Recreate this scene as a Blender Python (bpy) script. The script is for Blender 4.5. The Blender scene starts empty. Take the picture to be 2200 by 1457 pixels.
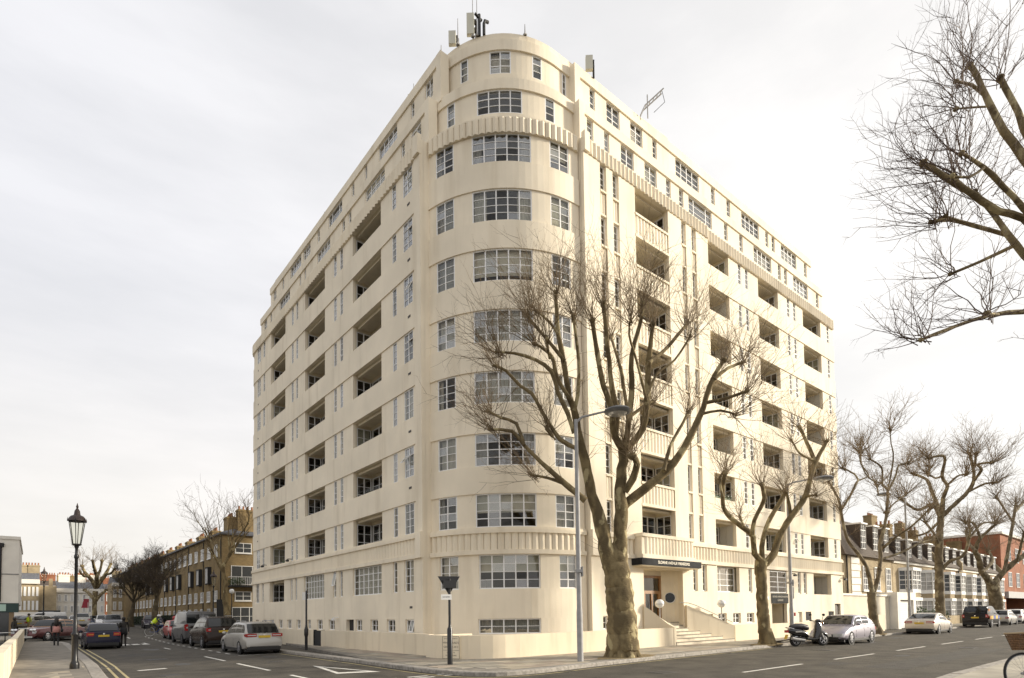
import bpy, bmesh, math, random
from math import sin, cos, pi, radians, atan2, sqrt, hypot
from mathutils import Vector, Matrix
random.seed(7)
S = bpy.context.scene
COL = S.collection
# ------------------------------------------------------------------ camera
F_PX, CX, CY, EYE = 1243.9, 1069.7, 1267.0, 1.7
AZ, PITCH, ROLL = radians(38.70), radians(2.403), radians(0.741)
FWD = Vector((sin(AZ)*cos(PITCH), cos(AZ)*cos(PITCH), sin(PITCH)))
_r0 = Vector((cos(AZ), -sin(AZ), 0)); _u0 = _r0.cross(FWD)
RGT = _r0*cos(ROLL) - _u0*sin(ROLL); UPV = RGT.cross(FWD)
cd = bpy.data.cameras.new('camera'); co = bpy.data.objects.new('camera', cd); COL.objects.link(co)
co.matrix_world = Matrix(((RGT.x, UPV.x, -FWD.x, 0), (RGT.y, UPV.y, -FWD.y, 0), (RGT.z, UPV.z, -FWD.z, EYE), (0, 0, 0, 1)))
cd.sensor_width = 36.0; cd.lens = F_PX/2200*36; cd.shift_x = (1100-CX)/2200; cd.shift_y = (CY-728.5)/2200
cd.clip_start = .1; cd.clip_end = 3000
S.camera = co
S.render.resolution_x, S.render.resolution_y = 1024, 678
# ------------------------------------------------------------------ sky, sun, exposure
SUN_EL, SUN_AZ = radians(16.5), radians(122.5)          # azimuth clockwise from +Y
sund = Vector((sin(SUN_AZ)*cos(SUN_EL), cos(SUN_AZ)*cos(SUN_EL), sin(SUN_EL)))
W = bpy.data.worlds.new('World'); S.world = W; W.use_nodes = True
nt = W.node_tree; nt.nodes.clear()
def N(t, nt=nt, **k):
    n = nt.nodes.new(t)
    for a, b in k.items(): setattr(n, a, b)
    return n
sky = N('ShaderNodeTexSky', sky_type='NISHITA', sun_disc=False, sun_elevation=SUN_EL, sun_rotation=SUN_AZ, altitude=0, air_density=1.2, dust_density=3.0, ozone_density=1.0)
tc = N('ShaderNodeTexCoord')
bg1 = N('ShaderNodeBackground'); bg1.inputs[1].default_value = 0.09
nt.links.new(sky.outputs[0], bg1.inputs[0])
# thin streaky overcast: noise stretched along the sky, lit a little brighter toward the sun's side
mp = N('ShaderNodeMapping'); mp.inputs['Scale'].default_value = (1.0, 1.6, 4.2); mp.inputs['Rotation'].default_value = (0.25, 0.35, 0.5)
nz = N('ShaderNodeTexNoise'); nz.inputs['Scale'].default_value = 1.7; nz.inputs['Detail'].default_value = 7; nz.inputs['Roughness'].default_value = .55
nt.links.new(tc.outputs['Generated'], mp.inputs[0]); nt.links.new(mp.outputs[0], nz.inputs[0])
dotn = N('ShaderNodeVectorMath', operation='DOT_PRODUCT'); dotn.inputs[1].default_value = (sin(SUN_AZ), cos(SUN_AZ), 0.10)
nt.links.new(tc.outputs['Generated'], dotn.inputs[0])
cr = N('ShaderNodeMapRange'); cr.interpolation_type = 'SMOOTHSTEP'
cr.inputs[1].default_value = -0.95; cr.inputs[2].default_value = 1.0; cr.inputs[3].default_value = 0.0; cr.inputs[4].default_value = 1.0
nt.links.new(dotn.outputs['Value'], cr.inputs[0])
mixc = N('ShaderNodeMix', data_type='RGBA'); mixc.inputs[6].default_value = (.555, .558, .585, 1); mixc.inputs[7].default_value = (.735, .715, .69, 1)
cp = N('ShaderNodeMath', operation='POWER'); cp.inputs[1].default_value = 1.4; nt.links.new(cr.outputs[0], cp.inputs[0]); nt.links.new(cp.outputs[0], mixc.inputs[0])
nr = N('ShaderNodeMapRange'); nr.inputs[1].default_value = .3; nr.inputs[2].default_value = .7; nr.inputs[3].default_value = .94; nr.inputs[4].default_value = 1.05
nt.links.new(nz.outputs[0], nr.inputs[0])
sepz = N('ShaderNodeSeparateXYZ'); nt.links.new(tc.outputs['Generated'], sepz.inputs[0])
hz = N('ShaderNodeMapRange'); hz.interpolation_type = 'SMOOTHSTEP'; hz.inputs[1].default_value = 0.0; hz.inputs[2].default_value = .5; hz.inputs[3].default_value = .75; hz.inputs[4].default_value = 0.0
nt.links.new(sepz.outputs[2], hz.inputs[0])
mixh = N('ShaderNodeMix', data_type='RGBA'); mixh.blend_type = 'LIGHTEN'; mixh.inputs[7].default_value = (.695, .655, .595, 1); nt.links.new(hz.outputs[0], mixh.inputs[0]); nt.links.new(mixc.outputs[2], mixh.inputs[6])
bg2 = N('ShaderNodeBackground'); nt.links.new(mixh.outputs[2], bg2.inputs[0]); nt.links.new(nr.outputs[0], bg2.inputs[1])
fr = N('ShaderNodeMapRange'); fr.inputs[1].default_value = .35; fr.inputs[2].default_value = .62; fr.inputs[3].default_value = .86; fr.inputs[4].default_value = .97
nt.links.new(nz.outputs[0], fr.inputs[0])
ms = N('ShaderNodeMixShader'); nt.links.new(fr.outputs[0], ms.inputs[0]); nt.links.new(bg1.outputs[0], ms.inputs[1]); nt.links.new(bg2.outputs[0], ms.inputs[2])
out = N('ShaderNodeOutputWorld'); nt.links.new(ms.outputs[0], out.inputs[0])
sl = bpy.data.lights.new('sun', 'SUN'); sl.energy = 4.0; sl.angle = radians(6); sl.color = (1.0, .91, .76)
so = bpy.data.objects.new('sun', sl); COL.objects.link(so); so.rotation_euler = sund.to_track_quat('Z', 'Y').to_euler()
S.view_settings.view_transform = 'Standard'; S.view_settings.look = 'None'; S.view_settings.exposure = 0.64; S.view_settings.gamma = 1
S.render.engine = 'CYCLES'
S.cycles.max_bounces = 8; S.cycles.transparent_max_bounces = 12
# ------------------------------------------------------------------ helpers
def ray(px, py): return FWD*F_PX + RGT*(px-CX) - UPV*(py-CY)
def at(px, py, depth): return Vector((0, 0, EYE)) + ray(px, py)*(depth/F_PX)
def on_z(px, py, z=0.0):
    d = ray(px, py); return Vector((0, 0, EYE)) + d*((z-EYE)/d.z)
def on_y(px, py, y):
    d = ray(px, py); return Vector((0, 0, EYE)) + d*(y/d.y)
def on_x(px, py, x):
    d = ray(px, py); return Vector((0, 0, EYE)) + d*(x/d.x)
def sstep(a, b, t):
    t = max(0.0, min(1.0, (t-a)/(b-a))); return t*t*(3-2*t)
def gz(x, y): return .75*sstep(40, 82, y)*(1-sstep(34, 48, x))   # the left street climbs a little

class MB:
    def __init__(s): s.v = []; s.f = []; s.m = []; s.mi = 0
    def add(s, vs, fs):
        o = len(s.v); s.v += [tuple(p) for p in vs]
        for f in fs: s.f.append([o+i for i in f]); s.m.append(s.mi)
    def box(s, a, b, fm=None, nu=1):
        (x0, y0, z0), (x1, y1, z1) = a, b
        if fm is None and nu == 1:
            s.add([(x0,y0,z0),(x1,y0,z0),(x1,y1,z0),(x0,y1,z0),(x0,y0,z1),(x1,y0,z1),(x1,y1,z1),(x0,y1,z1)],
                  [(0,3,2,1),(4,5,6,7),(0,1,5,4),(1,2,6,5),(2,3,7,6),(3,0,4,7)]); return
        fm = fm or (lambda u, d, z: (u, d, z))
        vs = []
        for i in range(nu+1):
            u = x0+(x1-x0)*i/nu
            vs += [fm(u,y0,z0), fm(u,y1,z0), fm(u,y1,z1), fm(u,y0,z1)]
        fs = []
        for i in range(nu):
            o = 4*i
            for k in range(4): fs.append((o+k, o+(k+1)%4, o+4+(k+1)%4, o+4+k))
        fs.append((3,2,1,0)); o = 4*nu; fs.append((o,o+1,o+2,o+3))
        s.add(vs, fs)
    def tube(s, pts, rad, n=8, cap=True, twist=0):
        pts = [Vector(p) for p in pts]; k = len(pts)
        if not hasattr(rad, '__len__'): rad = [rad]*k
        vs = []; prev = None
        for i, p in enumerate(pts):
            t = (pts[min(i+1,k-1)]-pts[max(i-1,0)])
            if t.length < 1e-9: t = Vector((0,0,1))
            t.normalize()
            if prev is None:
                a = Vector((1,0,0)) if abs(t.x) < .8 else Vector((0,1,0)); e = t.cross(a).normalized()
            else:
                e = prev - t*prev.dot(t)
                e = e.normalized() if e.length > 1e-6 else t.orthogonal().normalized()
            prev = e; g = t.cross(e)
            for j in range(n):
                an = 2*pi*j/n+twist; vs.append(p+(e*cos(an)+g*sin(an))*rad[i])
        fs = [(i*n+j, i*n+(j+1)%n, (i+1)*n+(j+1)%n, (i+1)*n+j) for i in range(k-1) for j in range(n)]
        if cap: fs.append(tuple(range(n))[::-1]); fs.append(tuple((k-1)*n+j for j in range(n)))
        s.add(vs, fs)
    def prism(s, poly, z0, z1, zf=None):
        n = len(poly)
        vs = [(x, y, z0+(zf(x,y) if zf else 0)) for x, y in poly]+[(x, y, z1+(zf(x,y) if zf else 0)) for x, y in poly]
        s.add(vs, [tuple(range(n))[::-1], tuple(range(n, 2*n))]+[(i, (i+1)%n, n+(i+1)%n, n+i) for i in range(n)])
    def extr(s, poly, fm, w0, w1):
        """polygon (a,b) extruded along w; fm(a,b,w)->xyz"""
        n = len(poly)
        vs = [fm(a,b,w0) for a,b in poly]+[fm(a,b,w1) for a,b in poly]
        s.add(vs, [tuple(range(n))[::-1], tuple(range(n,2*n))]+[(i,(i+1)%n,n+(i+1)%n,n+i) for i in range(n)])
    def lathe(s, prof, c=(0,0,0), n=16, fm=None, cap=True):
        k = len(prof); vs = []
        for r, z in prof:
            for j in range(n):
                a = 2*pi*j/n; p = (c[0]+r*cos(a), c[1]+r*sin(a), c[2]+z)
                vs.append(fm(*p) if fm else p)
        fs = [(i*n+j, i*n+(j+1)%n, (i+1)*n+(j+1)%n, (i+1)*n+j) for i in range(k-1) for j in range(n)]
        if cap: fs.append(tuple(range(n))[::-1]); fs.append(tuple((k-1)*n+j for j in range(n)))
        s.add(vs, fs)
    def ball(s, c, r, n=12, m=8):
        if not hasattr(r, '__len__'): r = (r, r, r)
        prof = [(sin(pi*i/m), -cos(pi*i/m)) for i in range(1, m)]
        s.lathe([(q[0], q[1]) for q in prof], n=n, fm=lambda x, y, z: (c[0]+x*r[0], c[1]+y*r[1], c[2]+z*r[2]))
    def build(s, name, mat=None, parent=None, smooth=False, rec=True, xf=None):
        me = bpy.data.meshes.new(name)
        me.from_pydata([tuple(xf @ Vector(p)) for p in s.v] if xf else s.v, [], s.f)
        if rec:
            bm = bmesh.new(); bm.from_mesh(me); bmesh.ops.recalc_face_normals(bm, faces=bm.faces); bm.to_mesh(me); bm.free()
        o = bpy.data.objects.new(name, me); COL.objects.link(o)
        mats = mat if isinstance(mat, (list, tuple)) else [mat]
        for m in mats: me.materials.append(m)
        if len(mats) > 1: me.polygons.foreach_set('material_index', s.m)
        if smooth:
            me.polygons.foreach_set('use_smooth', [True]*len(me.polygons))
            if smooth != 2:
                try: me.set_sharp_from_angle(angle=radians(40))
                except Exception: pass
        if parent is not None: o.parent = parent
        return o
def tag(o, label, cat, group=None, kind=None):
    if label: o['label'] = label
    if cat: o['category'] = cat
    if group: o['group'] = group
    if kind: o['kind'] = kind
    return o
def struct(o): o['kind'] = 'structure'; return o
def empty(name, label, cat, loc=(0,0,0), rz=0, group=None):
    o = bpy.data.objects.new(name, None); COL.objects.link(o); o.location = loc; o.rotation_euler = (0,0,rz)
    o.empty_display_size = .2
    return tag(o, label, cat, group)
def copy_tree(o, parent=None):
    c = o.copy(); COL.objects.link(c); c.parent = parent
    for ch in o.children: copy_tree(ch, c)
    return c
def text_obj(name, txt, size, M, mat, parent=None, depth=.004, align='CENTER', space=1.0):
    cu = bpy.data.curves.new(name, 'FONT'); cu.body = txt; cu.size = size; cu.extrude = depth; cu.align_x = align; cu.align_y = 'CENTER'; cu.space_character = space
    t = bpy.data.objects.new(name, cu); COL.objects.link(t)
    dg = bpy.context.evaluated_depsgraph_get(); me = bpy.data.meshes.new_from_object(t.evaluated_get(dg))
    bpy.data.objects.remove(t); me.transform(M); me.materials.clear(); me.materials.append(mat)
    o = bpy.data.objects.new(name, me); COL.objects.link(o)
    if parent is not None: o.parent = parent
    return o
# ------------------------------------------------------------------ materials
MATS = {}
def mat(name, col, rough=.7, metal=0, noise=0, nscale=4, bump=0, bscale=40, coat=0, col2=None, stretch=(1,1,1), spec=.5, detail=5, thr=None, obj=False):
    if name in MATS: return MATS[name]
    m = bpy.data.materials.new(name); m.use_nodes = True; t = m.node_tree
    b = t.nodes['Principled BSDF']; b.inputs['Roughness'].default_value = rough; b.inputs['Metallic'].default_value = metal
    b.inputs['Base Color'].default_value = (*col, 1); b.inputs['Coat Weight'].default_value = coat; b.inputs['Specular IOR Level'].default_value = spec
    if noise or col2 or bump:
        tcn = t.nodes.new('ShaderNodeTexCoord'); mpn = t.nodes.new('ShaderNodeMapping'); mpn.inputs['Scale'].default_value = stretch
        if obj: t.links.new(tcn.outputs['Object'], mpn.inputs[0])
        else:
            ge = t.nodes.new('ShaderNodeNewGeometry'); t.links.new(ge.outputs['Position'], mpn.inputs[0])
    if noise or col2:
        nn = t.nodes.new('ShaderNodeTexNoise'); nn.inputs['Scale'].default_value = nscale; nn.inputs['Detail'].default_value = detail
        t.links.new(mpn.outputs[0], nn.inputs[0])
        rr = t.nodes.new('ShaderNodeMapRange'); a, c = thr or (.32, .68)
        rr.inputs[1].default_value = a; rr.inputs[2].default_value = c; t.links.new(nn.outputs[0], rr.inputs[0])
        mx = t.nodes.new('ShaderNodeMix'); mx.data_type = 'RGBA'
        if col2 is None:
            mx.inputs[6].default_value = tuple(max(0, c*(1-noise)) for c in col)+(1,); mx.inputs[7].default_value = tuple(min(1, c*(1+noise)) for c in col)+(1,)
        else: mx.inputs[6].default_value = (*col, 1); mx.inputs[7].default_value = (*col2, 1)
        t.links.new(rr.outputs[0], mx.inputs[0]); t.links.new(mx.outputs[2], b.inputs['Base Color'])
    if bump:
        n2 = t.nodes.new('ShaderNodeTexNoise'); n2.inputs['Scale'].default_value = bscale; n2.inputs['Detail'].default_value = 4; t.links.new(mpn.outputs[0], n2.inputs[0])
        bp = t.nodes.new('ShaderNodeBump'); bp.inputs['Strength'].default_value = bump; bp.inputs['Distance'].default_value = .02
        t.links.new(n2.outputs[0], bp.inputs['Height']); t.links.new(bp.outputs[0], b.inputs['Normal'])
    MATS[name] = m; return m
def render_mat(name, col, dirt=(.48,.39,.26)):
    """painted render: fine grain, soft blotches, vertical rain streaks"""
    m = mat(name, col, rough=.85, bump=.12, bscale=25, spec=.25); t = m.node_tree; b = t.nodes['Principled BSDF']
    ge = t.nodes.new('ShaderNodeNewGeometry')
    def nz(sc, st, a, c):
        mpn = t.nodes.new('ShaderNodeMapping'); mpn.inputs['Scale'].default_value = st; t.links.new(ge.outputs['Position'], mpn.inputs[0])
        n = t.nodes.new('ShaderNodeTexNoise'); n.inputs['Scale'].default_value = sc; n.inputs['Detail'].default_value = 6; t.links.new(mpn.outputs[0], n.inputs[0])
        r = t.nodes.new('ShaderNodeMapRange'); r.inputs[1].default_value = a; r.inputs[2].default_value = c; t.links.new(n.outputs[0], r.inputs[0]); return r
    r1 = nz(.45, (1,1,1), .3, .7); r2 = nz(1.6, (1,1,.12), .52, .85)
    mx = t.nodes.new('ShaderNodeMix'); mx.data_type = 'RGBA'; mx.inputs[6].default_value = tuple(c*.885 for c in col)+(1,); mx.inputs[7].default_value = tuple(min(1,c*1.04) for c in col)+(1,)
    t.links.new(r1.outputs[0], mx.inputs[0])
    k = t.nodes.new('ShaderNodeMath'); k.operation = 'MULTIPLY'; k.inputs[1].default_value = .48; t.links.new(r2.outputs[0], k.inputs[0])
    m2 = t.nodes.new('ShaderNodeMix'); m2.data_type = 'RGBA'; t.links.new(k.outputs[0], m2.inputs[0]); t.links.new(mx.outputs[2], m2.inputs[6]); m2.inputs[7].default_value = (*dirt, 1)
    t.links.new(m2.outputs[2], b.inputs['Base Color']); return m
def brick_mat(name, c1, c2, mortar, sc=1.0):
    if name in MATS: return MATS[name]
    m = mat(name, c1, rough=.9, spec=.2, bump=.15, bscale=30); t = m.node_tree; b = t.nodes['Principled BSDF']
    ge = t.nodes.new('ShaderNodeNewGeometry'); sp = t.nodes.new('ShaderNodeSeparateXYZ'); t.links.new(ge.outputs['Position'], sp.inputs[0])
    ad = t.nodes.new('ShaderNodeMath'); t.links.new(sp.outputs[0], ad.inputs[0]); t.links.new(sp.outputs[1], ad.inputs[1])
    cb = t.nodes.new('ShaderNodeCombineXYZ'); t.links.new(ad.outputs[0], cb.inputs[0]); t.links.new(sp.outputs[2], cb.inputs[1])
    br = t.nodes.new('ShaderNodeTexBrick'); br.inputs['Scale'].default_value = sc; br.inputs['Brick Width'].default_value = .23; br.inputs['Row Height'].default_value = .075; br.inputs['Mortar Size'].default_value = .008
    br.inputs['Color1'].default_value = (*c1,1); br.inputs['Color2'].default_value = (*c2,1); br.inputs['Mortar'].default_value = (*mortar,1)
    t.links.new(cb.outputs[0], br.inputs[0])
    n = t.nodes.new('ShaderNodeTexNoise'); n.inputs['Scale'].default_value = .8; n.inputs['Detail'].default_value = 6; t.links.new(ge.outputs['Position'], n.inputs[0])
    mx = t.nodes.new('ShaderNodeMix'); mx.data_type = 'RGBA'; mx.blend_type = 'MULTIPLY'; mx.inputs[0].default_value = .55
    t.links.new(br.outputs[0], mx.inputs[6]); t.links.new(n.outputs['Color'], mx.inputs[7])
    hs = t.nodes.new('ShaderNodeMapRange'); hs.inputs[1].default_value = .3; hs.inputs[2].default_value = .7; hs.inputs[3].default_value = .72; hs.inputs[4].default_value = 1.15; t.links.new(n.outputs[0], hs.inputs[0])
    t.links.new(hs.outputs[0], mx.inputs[7]); mx.inputs[0].default_value = 1.0
    t.links.new(mx.outputs[2], b.inputs['Base Color']); return m
def glass_mat(name, tint=(.84,.85,.83), refl=1.0, rough=.02, base=.045):
    m = bpy.data.materials.new(name); m.use_nodes = True; t = m.node_tree; t.nodes.clear()
    o = t.nodes.new('ShaderNodeOutputMaterial'); mx = t.nodes.new('ShaderNodeMixShader'); tr = t.nodes.new('ShaderNodeBsdfTransparent'); gl = t.nodes.new('ShaderNodeBsdfGlossy')
    tr.inputs[0].default_value = (*tint,1); gl.inputs['Roughness'].default_value = rough; gl.inputs[0].default_value = (.95,.95,.95,1)
    lw = t.nodes.new('ShaderNodeLayerWeight'); lw.inputs[0].default_value = .5
    pw = t.nodes.new('ShaderNodeMath'); pw.operation = 'POWER'; pw.inputs[1].default_value = 3.2; t.links.new(lw.outputs['Facing'], pw.inputs[0])
    mu = t.nodes.new('ShaderNodeMath'); mu.operation = 'MULTIPLY_ADD'; mu.inputs[1].default_value = .62*refl; mu.inputs[2].default_value = base; mu.use_clamp = True
    t.links.new(pw.outputs[0], mu.inputs[0]); t.links.new(mu.outputs[0], mx.inputs[0]); t.links.new(tr.outputs[0], mx.inputs[1]); t.links.new(gl.outputs[0], mx.inputs[2]); t.links.new(mx.outputs[0], o.inputs[0])
    if rough < .1:   # slightly wavy old glass
        ge = t.nodes.new('ShaderNodeNewGeometry'); n = t.nodes.new('ShaderNodeTexNoise'); n.inputs['Scale'].default_value = 2.2; t.links.new(ge.outputs['Position'], n.inputs[0])
        bp = t.nodes.new('ShaderNodeBump'); bp.inputs['Strength'].default_value = .12; bp.inputs['Distance'].default_value = .03; t.links.new(n.outputs[0], bp.inputs['Height']); t.links.new(bp.outputs[0], gl.inputs['Normal'])
    MATS[name] = m; return m
M_CREAM = render_mat('cream_render', (.89, .795, .63))
M_FLUTE = render_mat('cream_flutes', (.87, .775, .61))
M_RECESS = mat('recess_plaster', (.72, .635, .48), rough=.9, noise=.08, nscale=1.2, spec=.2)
M_FRAME = mat('white_metal_frame', (.86, .85, .83), rough=.5)
M_GLASS = glass_mat('window_glass', refl=.85)
M_GLASSB = glass_mat('window_glass_bright', (.8,.81,.8), .8, .02, .15)
M_GLASSC = glass_mat('window_glass_clear', (.9,.9,.88), .6, .02, .02)
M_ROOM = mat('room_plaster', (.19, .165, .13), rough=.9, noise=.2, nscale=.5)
M_CURT = mat('net_curtain', (.66, .62, .55), rough=.9, noise=.12, nscale=3, stretch=(6,6,.5))
M_CURT2 = mat('grey_curtain', (.42, .40, .37), rough=.9, noise=.15, nscale=3, stretch=(6,6,.5))
M_BLIND = mat('cream_blind', (.70, .66, .56), rough=.8)
M_ROOF = mat('roof_felt', (.16, .155, .15), rough=.95, noise=.25, nscale=2)
M_BLACK = mat('black_paint', (.012, .012, .014), rough=.35)
M_BLACKM = mat('black_matt', (.02, .02, .021), rough=.7)
M_STEEL = mat('galvanised_steel', (.33, .325, .32), rough=.65, metal=0, noise=.12, nscale=6)
M_WHITE = mat('white_paint', (.78, .77, .74), rough=.6, noise=.05, nscale=3)
# ------------------------------------------------------------------ ground, roads, pavements
M_ASPH = mat('asphalt', (.076, .067, .053), rough=.88, noise=.3, nscale=1.1, bump=.5, bscale=160, spec=.35)
M_EARTH = mat('verge_ground', (.10, .09, .07), rough=1, noise=.3, nscale=.4)
M_PAVE = mat('pavement_joint', (.20, .18, .15), rough=.95, noise=.25, nscale=2.5)
M_SLABS = [mat('paving_slab_%s' % k, c, rough=.9, noise=.22, nscale=1.6, bump=.25, bscale=90, spec=.3) for k, c in (('grey', (.32,.29,.235)), ('buff', (.36,.315,.24)), ('dark', (.28,.255,.21)), ('rose', (.34,.285,.225)))]
M_PAVET = mat('far_paving', (.33, .30, .24), rough=.9, noise=.25, nscale=.9)
M_KERB = mat('granite_kerb', (.30, .275, .24), rough=.85, noise=.3, nscale=9, bump=.3, bscale=60)
M_LINE = mat('white_road_paint', (.68, .66, .60), rough=.75, col2=(.40,.38,.34), nscale=7, thr=(.50,.78))
M_YEL = mat('yellow_road_paint', (.46, .385, .19), rough=.75, col2=(.24,.21,.13), nscale=6, thr=(.48,.75))
def sheet(xs, ys, zoff, name, m, parent=None):
    mb = MB(); nx = len(xs)
    vs = [(x, y, gz(x,y)+zoff) for y in ys for x in xs]
    mb.add(vs, [(j*nx+i, j*nx+i+1, (j+1)*nx+i+1, (j+1)*nx+i) for j in range(len(ys)-1) for i in range(nx-1)])
    return mb.build(name, m, parent, rec=False)
def rng(a, b, n): return [a+(b-a)*i/n for i in range(n+1)]
gx = [-1500,-400,-120,-60]+rng(-40,60,50)+[80,110,160,240,500,1500]
gy = [-1500,-300,-80,-30]+rng(-10,150,80)+[170,220,400,800,1500]
struct(sheet(gx, gy, -.03, 'ground', M_EARTH))
road = struct(sheet([-60,-20]+rng(-10,60,35)+[80,100,130,200,320], rng(-12,12.75,6)+rng(13.5,150,70)+[170,200], 0, 'road', M_ASPH))
# markings: 5 mm above the asphalt, children of the road
def mark(name, poly, m=M_LINE, z=.005):
    mb = MB(); mb.add([(x, y, gz(x,y)+z) for x, y in poly], [tuple(range(len(poly)))]); return mb.build(name, m, road, rec=False)
def strip(name, pts, w, m, z=.005):
    mb = MB(); L = []; R = []
    for i, p in enumerate(pts):
        a = Vector(pts[max(i-1,0)]); b = Vector(pts[min(i+1,len(pts)-1)]); t = (b-a).normalized(); n = Vector((-t.y, t.x))
        L.append(Vector(p)+n*w/2); R.append(Vector(p)-n*w/2)
    vs = [(q.x, q.y, gz(q.x,q.y)+z) for k in zip(L, R) for q in k]
    mb.add(vs, [(2*i, 2*i+1, 2*i+3, 2*i+2) for i in range(len(pts)-1)]); return mb.build(name, m, road, rec=False)
for k in range(-2, 30):                                   # centre line of the avenue
    x = 15.3+k*6.05
    if x < 12: continue
    mark('centre_dash', [(x,8.27),(x+3.6,8.27),(x+3.6,8.38),(x,8.38)])
for y0, y1 in ((27.9,24.45),(22.67,18.95),(17.0,15.2)):
    mark('centre_dash', [(5.8,y1),(5.92,y1),(5.92,y0),(5.8,y0)])
for y0 in (36, 44, 53): mark('centre_dash', [(5.78,y0),(5.9,y0),(5.9,y0+1.9),(5.78,y0+1.9)])
# give-way triangle
T = [(7.5,19.6),(6.98,16.35),(8.2,15.95)]
cen = Vector((sum(p[0] for p in T)/3, sum(p[1] for p in T)/3)); I = [tuple(cen+(Vector(p)-cen)*.66) for p in T]
for i in range(3):
    j = (i+1)%3; mark('give_way_triangle', [T[i], T[j], I[j], I[i]])
for k in range(5):
    x = 6.1+k*.95; mark('give_way_dash', [(x,13.9),(x+.6,13.85),(x+.6,13.99),(x,14.04)]); mark('give_way_dash', [(x,13.55),(x+.6,13.5),(x+.6,13.64),(x,13.69)])
# parking bay edge and small worn marks
for y in [28.8+k*1.7 for k in range(16)]: mark('bay_dash', [(7.05,y),(7.15,y),(7.15,y+.75),(7.05,y+.75)])
mark('bay_end', [(7.1,27.3),(9.0,27.3),(9.0,27.4),(7.1,27.4)])
for k in range(4): mark('worn_legend', [(3.9+k*.55,43.6),(4.3+k*.55,43.7),(4.25+k*.55,44.9),(3.85+k*.55,44.6)])
mark('worn_legend', [(2.7,22.0),(3.55,22.3),(3.5,22.55),(2.65,22.3)])
# a patched trench and a cover in the avenue
M_PATCH = mat('asphalt_patch', (.056,.050,.041), rough=.9, noise=.2, nscale=2, bump=.4, bscale=150)
mark('road_patch', [(19.0,5.6),(31,5.5),(31,6.5),(19.0,6.7)], M_PATCH, .003)
mark('road_patch', [(3.2,30.2),(5.0,30.6),(4.8,33.0),(3.0,32.8)], M_PATCH, .003)
mark('road_patch', [(19.1,7.3),(20.4,7.3),(20.4,7.95),(19.1,7.95)], M_PATCH, .004)
# pavement outlines (kerb line of the corner)
KERB = [(9.15,62),(9.15,19.0),(9.05,16.6),(9.05,14.7),(9.2,13.4),(9.6,12.6),(10.3,12.25),(11.6,12.2),(13.4,12.42),(16.5,12.65),(24,12.95),(120,15.6)]
def smooth_path(P, it=2):
    for _ in range(it):
        Q = [P[0]]
        for a, b in zip(P, P[1:]):
            Q += [(a[0]*.75+b[0]*.25, a[1]*.75+b[1]*.25), (a[0]*.25+b[0]*.75, a[1]*.25+b[1]*.75)]
        P = Q+[P[-1]]
    return P
KC = KERB[:1]+smooth_path(KERB[1:-1], 2)+KERB[-1:]
def dens(P, step):
    R = []
    for a, b in zip(P, P[1:]):
        n = max(1, int(hypot(b[0]-a[0], b[1]-a[1])/step))
        R += [(a[0]+(b[0]-a[0])*i/n, a[1]+(b[1]-a[1])*i/n) for i in range(n)]
    return R+[P[-1]]
def offs(P, w):
    R = []
    for i, p in enumerate(P):
        a = Vector(P[max(i-1,0)]); b = Vector(P[min(i+1,len(P)-1)]); t = (b-a).normalized(); R.append((p[0]-t.y*w, p[1]+t.x*w))
    return R
def kerb(path, name, w, step=.92, pieces=True, maxn=120):
    """individual granite kerb stones along a path (pavement on the left of the travel direction)"""
    root = None
    mbb = MB(); R = dens(path, 2.0); Li = offs(R, w-.03)
    vs = []
    for (a, b), (c, d) in zip(R, Li): vs += [(a, b, gz(a,b)-.02), (a, b, gz(a,b)+.085), (c, d, gz(c,d)+.085), (c, d, gz(c,d)-.02)]
    o = MB(); o.add(vs, [(4*i+k, 4*i+(k+1)%4, 4*i+4+(k+1)%4, 4*i+4+k) for i in range(len(R)-1) for k in range(4)])
    root = struct(o.build(name, M_PAVE)); root['label'] = 'row of granite kerb stones'
    if not pieces: return root
    # arc-length walk
    pts = dens(path, .12); cum = [0]
    for a, b in zip(pts, pts[1:]): cum.append(cum[-1]+hypot(b[0]-a[0], b[1]-a[1]))
    def P(s):
        lo = max(0, min(len(cum)-2, next((i for i in range(len(cum)-1) if cum[i+1] >= s), len(cum)-2)))
        f = (s-cum[lo])/max(1e-6, cum[lo+1]-cum[lo]); a, b = pts[lo], pts[lo+1]; t = Vector((b[0]-a[0], b[1]-a[1])).normalized()
        return Vector((a[0]+(b[0]-a[0])*f, a[1]+(b[1]-a[1])*f)), Vector((-t.y, t.x))
    s = 0; n = 0
    while s < cum[-1]-.2 and n < maxn:
        e = min(s+step*random.uniform(.9,1.1), cum[-1]); mb = MB(); vs = []; K = 3; h = random.uniform(.116,.124); j = random.uniform(-.004,.006)
        for i in range(K+1):
            p, nn = P(s+.006+(e-s-.012)*i/K); g = gz(p.x, p.y)
            a = p-nn*(.012+j); b = p-nn*(.004+j)+nn*.02; c = p+nn*w
            vs += [(a.x,a.y,g-.02), (a.x,a.y,g+h-.025), (b.x,b.y,g+h), (c.x,c.y,g+h), (c.x,c.y,g-.02)]
        mb.add(vs, [(5*i+k, 5*i+(k+1)%5, 5*i+5+(k+1)%5, 5*i+5+k) for i in range(K) for k in range(5)]+[(4,3,2,1,0), tuple(5*K+k for k in range(5))])
        mb.build('kerb_stone', M_KERB, root); s = e; n += 1
    return root
near = [p for p in dens(KC, .5) if p[1] < 46 and p[0] < 62]
kerb(near, 'kerb', .30, maxn=140)
far1 = [p for p in dens(KC, 1.5) if p[0] >= 61.4]; kerb(far1, 'kerb', .30, pieces=False)
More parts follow.
